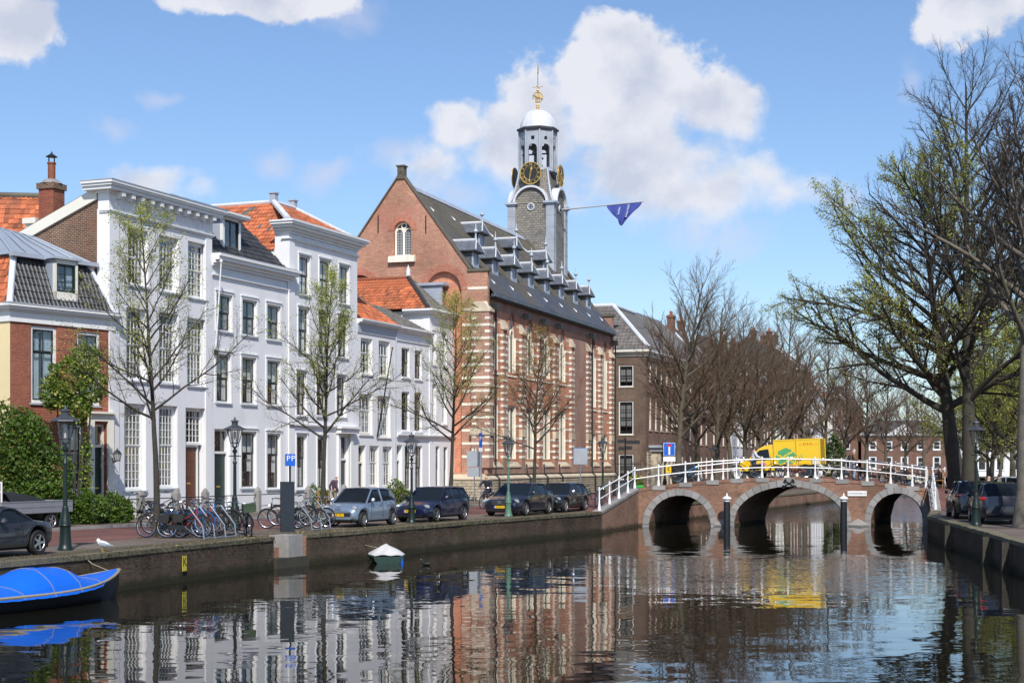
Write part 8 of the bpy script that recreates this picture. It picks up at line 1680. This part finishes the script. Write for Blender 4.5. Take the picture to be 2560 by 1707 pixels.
def chair(label, loc, rz):
    t = thing('cafe_chair', label, 'chair', loc, rz, 'cafe chairs on the bridge'); MB().box(-.2, .24, -.22, .22, .40, .44).build('seat', 'wood', t); MB().box(-.24, -.2, -.2, .2, .60, .86).build('backrest', 'wood', t)
    for a in (-1, 1):
        for b in (-1, 1): MB().tube([(a * .19, b * .19, 0), (a * .19 - (.03 if a < 0 else 0), b * .19, .42 if a > 0 else .86)], .016, 6).build('leg', 'wood', t)
    return t
for u, Y, rz, co, ha, lb in ((2222, 83.6, .1, 'cloth_dark', 'hair', 'person in black sitting sideways near the right end of the bridge'), (2266, 84.0, 2.9, 'cloth_navy', 'hair', 'person in navy bent forward on a chair near the moped'), (2350, 84.4, 2.6, 'cloth_dark', 'hair', 'person in dark clothes sitting beside the leaning trunk')):
    x = (u - CU) / F * Y; z = zB(min(x, 22.2)); person(lb, (x, Y, z), rz, sit, co, 'cloth_dark', ha); chair('wooden chair under the ' + lb, (x, Y, z), rz)
x = (2472 - CU) / F * 80; person('bald man in a black leather jacket walking away under the right trees', (x, 80, 1.0), 1.2, dict(knl=(.1, .1, .5), anl=(.12, .1, .1), tol=(.3, .11, .05)), 'cloth_leather', 'cloth_jeans', 'hair_grey', bald=True)
x = (2498 - CU) / F * 90; person('distant person with brown hair at the right behind the parked cars', (x, 90, 1.0), 2.5, {}, 'cloth_grey', 'cloth_dark', 'hair')
# ================================================================ boats and birds
M('hull_dark', (.022, .024, .027), .4, .25, 3); M('hull_green', (.010, .035, .025), .45, .2, 3); M('rope', (.30, .26, .18), .9, .2, 20); M('deck_grey', (.13, .12, .105), .8, .2, 6)
def tarp_mat(name, c, sp):
    m, t, b = new_mat(name); p = N(t, 'ShaderNodeTexCoord').outputs['Object']; b.inputs['Base Color'].default_value = (*c, 1); b.inputs['Roughness'].default_value = .42
    w = N(t, 'ShaderNodeTexWave', Vector=vmath(t, 'MULTIPLY', p, (1, .35, .6)), Scale=sp, Distortion=3.0, Detail=2.0); h_ = math_n(t, 'ADD', math_n(t, 'MULTIPLY', w.outputs['Fac'], .5), noise(t, p, 6, 3)); bn = N(t, 'ShaderNodeBump', Strength=.6, Distance=.012, Height=h_); t.links.new(bn.outputs[0], b.inputs['Normal'])
tarp_mat('tarp_blue', (.005, .13, .68), 4.5); tarp_mat('tarp_white', (.62, .60, .58), 3.0)
def hull(t, Lb, beam, depth, mat, sheer=.25, stern=.78, draft=.18):
    """open boat, bow at +x > hull, gunwale"""
    st = []; gw = [[], []]
    for k in range(17):
        a = k / 16; x = -Lb / 2 + Lb * a; w = beam / 2 * (stern + (1 - stern) * math.sin(min(1, a / .45) * math.pi / 2)) * (1 - max(0, (a - .45) / .55) ** 2.2) + .012; zg = depth + sheer * max(0, (a - .3) / .7) ** 2; kx = x - .18 * max(0, a - .8) / .2
        st.append([(x, -w, zg), (x - .03, -w * .93, zg * .45), (kx, -w * .62, -draft * .6), (kx, 0, -draft), (kx, w * .62, -draft * .6), (x - .03, w * .93, zg * .45), (x, w, zg)]); gw[0].append((x, -w, zg)); gw[1].append((x, w, zg))
    h = MB().loft(st, closed=False).poly([p for p in st[0]][::-1]).build('hull', mat, t, True, angle=50)
    for g in gw: MB().tube(g, .04, 6).build('rope_strake', 'rope' if depth > .25 else mat, t, True)
    MB().poly([(st[0][0][0] + .05, -beam * .3, .02), (st[10][0][0], -beam * .35, .02), (st[10][0][0], beam * .35, .02), (st[0][0][0] + .05, beam * .3, .02)]).build('floor', 'deck_grey', t)
    return st
b1 = thing('rowing_boat', 'dark rowing boat under a bright blue tarpaulin moored at the left', 'boat', (-11.1, 36.35, 0), TA - .02); st = hull(b1, 5.4, 1.75, .36, 'hull_dark', .32)
tp = MB(); NA, NB = 40, 16
def tf(a, b):
    k = a * 15.4 + .6; i = min(int(k), 15); f = k - i; y0 = (st[i][0][1] * (1 - f) + st[i + 1][0][1] * f); z0 = st[i][0][2] * (1 - f) + st[i + 1][0][2] * f; x = st[i][0][0] * (1 - f) + st[i + 1][0][0] * f
    hump = .50 * math.exp(-((a - .40) / .20) ** 4) * .9 * (1 - .12 * abs(math.sin(a * 17))) + .12 * max(0, 1 - a) ** .3; y = y0 * 1.07 * (1 - 2 * b); e = abs(1 - 2 * b); dr = -.10 * max(0, (e - .86) / .14) if a < .72 else -.03
    wr = .007 * math.sin(a * 38 + b * 14 + 3 * math.sin(b * 5)) * (1 - .4 * e) + .005 * math.sin(a * 90 - b * 30)
    return (x, y, z0 + .03 + hump * (1 - e ** 2.4) + dr + wr)
for i in range(NA):
    for j in range(NB): tp.poly([tf(i / NA, j / NB), tf((i + 1) / NA, j / NB), tf((i + 1) / NA, (j + 1) / NB), tf(i / NA, (j + 1) / NB)])
tp.build('tarpaulin', 'tarp_blue', b1, True, angle=180); MB().tube([(2.55, .1, .62), (2.75, .9, .8), (2.8, 1.25, 1.0)], .014, 5).build('mooring_rope', 'rope', b1)
for a_ in (.16, .34, .52, .70): MB().tube([Vector(tf(a_, j / 16)) + Vector((0, 0, .008)) for j in range(17)], .008, 4).build('lashing', 'rope', b1)
b2 = thing('dinghy', 'small green dinghy under a peaked pale cover by the quay', 'boat', (-4.35, 52.6, 0), TA + .55); st = hull(b2, 2.5, 1.2, .24, 'hull_green', .10, .8, .12)
tp = MB(); NA, NB = 20, 12
def tg(a, b):
    k = a * 15.9; i = min(int(k), 15); f = k - i; y0 = st[i][0][1] * (1 - f) + st[i + 1][0][1] * f; z0 = st[i][0][2] * (1 - f) + st[i + 1][0][2] * f; x = st[i][0][0] * (1 - f) + st[i + 1][0][0] * f; e = abs(1 - 2 * b); return (x, y0 * 1.05 * (1 - 2 * b), z0 + .02 + (.38 * math.exp(-((a - .34) / .22) ** 2) + .2 * math.exp(-((a - .66) / .1) ** 2)) * (1 - e) ** .9 + .03 * math.sin(a * 19 + b * 11) * (1 - e))
for i in range(NA):
    for j in range(NB): tp.poly([tg(i / NA, j / NB), tg((i + 1) / NA, j / NB), tg((i + 1) / NA, (j + 1) / NB), tg(i / NA, (j + 1) / NB)])
tp.build('cover', 'tarp_white', b2, True, angle=180); MB().tube([(1.1, 0, .35), (1.5, .9, .55), (1.6, 1.6, 1.02)], .012, 5).build('mooring_rope', 'rope', b2); MB().lathe([(0, -.2), (.09, -.15), (.1, .1), (.04, .18), (0, .2)], (-1.2, -.45, .08), 8, a=.6, b=.6).build('fender', 'sign_blue', b2, True)
M('feather_white', (.72, .72, .72), .8, .06, 12); M('feather_grey', (.32, .35, .40), .8, .08, 12); M('beak', (.6, .35, .05), .5, .1, 9); M('feather_black', (.012, .012, .014), .6, .1, 12)
p = on_quay(284); gq = thing('gull', 'white gull with grey wings resting on the quay edge', 'bird', (p.x + nq.x * .35, p.y + nq.y * .35, 1.03), -.3)
M4 = lambda prof, n=12: MB().loft([[(x, y_ * w * math.cos(2 * math.pi * j / n), z + h_ * math.sin(2 * math.pi * j / n)) for j in range(n) for y_ in (1,)] for x, w, h_, z in prof])
M4([(-.16, .01, .01, .25), (-.13, .06, .06, .24), (-.04, .095, .09, .22), (.08, .085, .08, .20), (.18, .05, .045, .18), (.26, .015, .012, .165)]).build('body', 'feather_white', gq, True); MB().lathe([(0, -.06), (.045, -.03), (.052, .01), (.03, .05), (0, .06)], (-.14, 0, .30), 10).build('head', 'feather_white', gq, True)
for sg in (-1, 1): MB().loft([[(-.08, sg * .085, .27), (-.06, sg * .10, .22), (-.05, sg * .09, .17)], [(.10, sg * .08, .25), (.12, sg * .092, .21), (.1, sg * .085, .16)], [(.30, sg * .02, .19), (.31, sg * .022, .175), (.30, sg * .02, .165)]], closed=False).build('wing', 'feather_grey', gq); MB().tube([(.0, sg * .04, .14), (.0, sg * .04, .0)], .008, 5).build('leg', 'beak', gq)
MB().tube([(-.18, 0, .30), (-.24, 0, .29)], [.016, .004], 6).build('beak', 'beak', gq)
c = at(1067, 1413, 12964 / (1413 - CV)); ct_ = thing('coot', 'small black coot with white beak swimming near the dinghy', 'bird', (c.x, c.y, 0), 2.8)
M4([(-.17, .01, .01, .10), (-.1, .07, .05, .06), (.02, .09, .07, .05), (.12, .06, .05, .06), (.16, .02, .02, .08)]).build('body', 'feather_black', ct_, True); MB().tube([(.12, 0, .07), (.15, 0, .14), (.17, 0, .19)], [.035, .025, .03], 8).lathe([(0, -.035), (.032, 0), (0, .04)], (.175, 0, .20), 8).build('head', 'feather_black', ct_, True); MB().tube([(.20, 0, .20), (.24, 0, .19)], [.015, .004], 6).build('beak', 'feather_white', ct_)
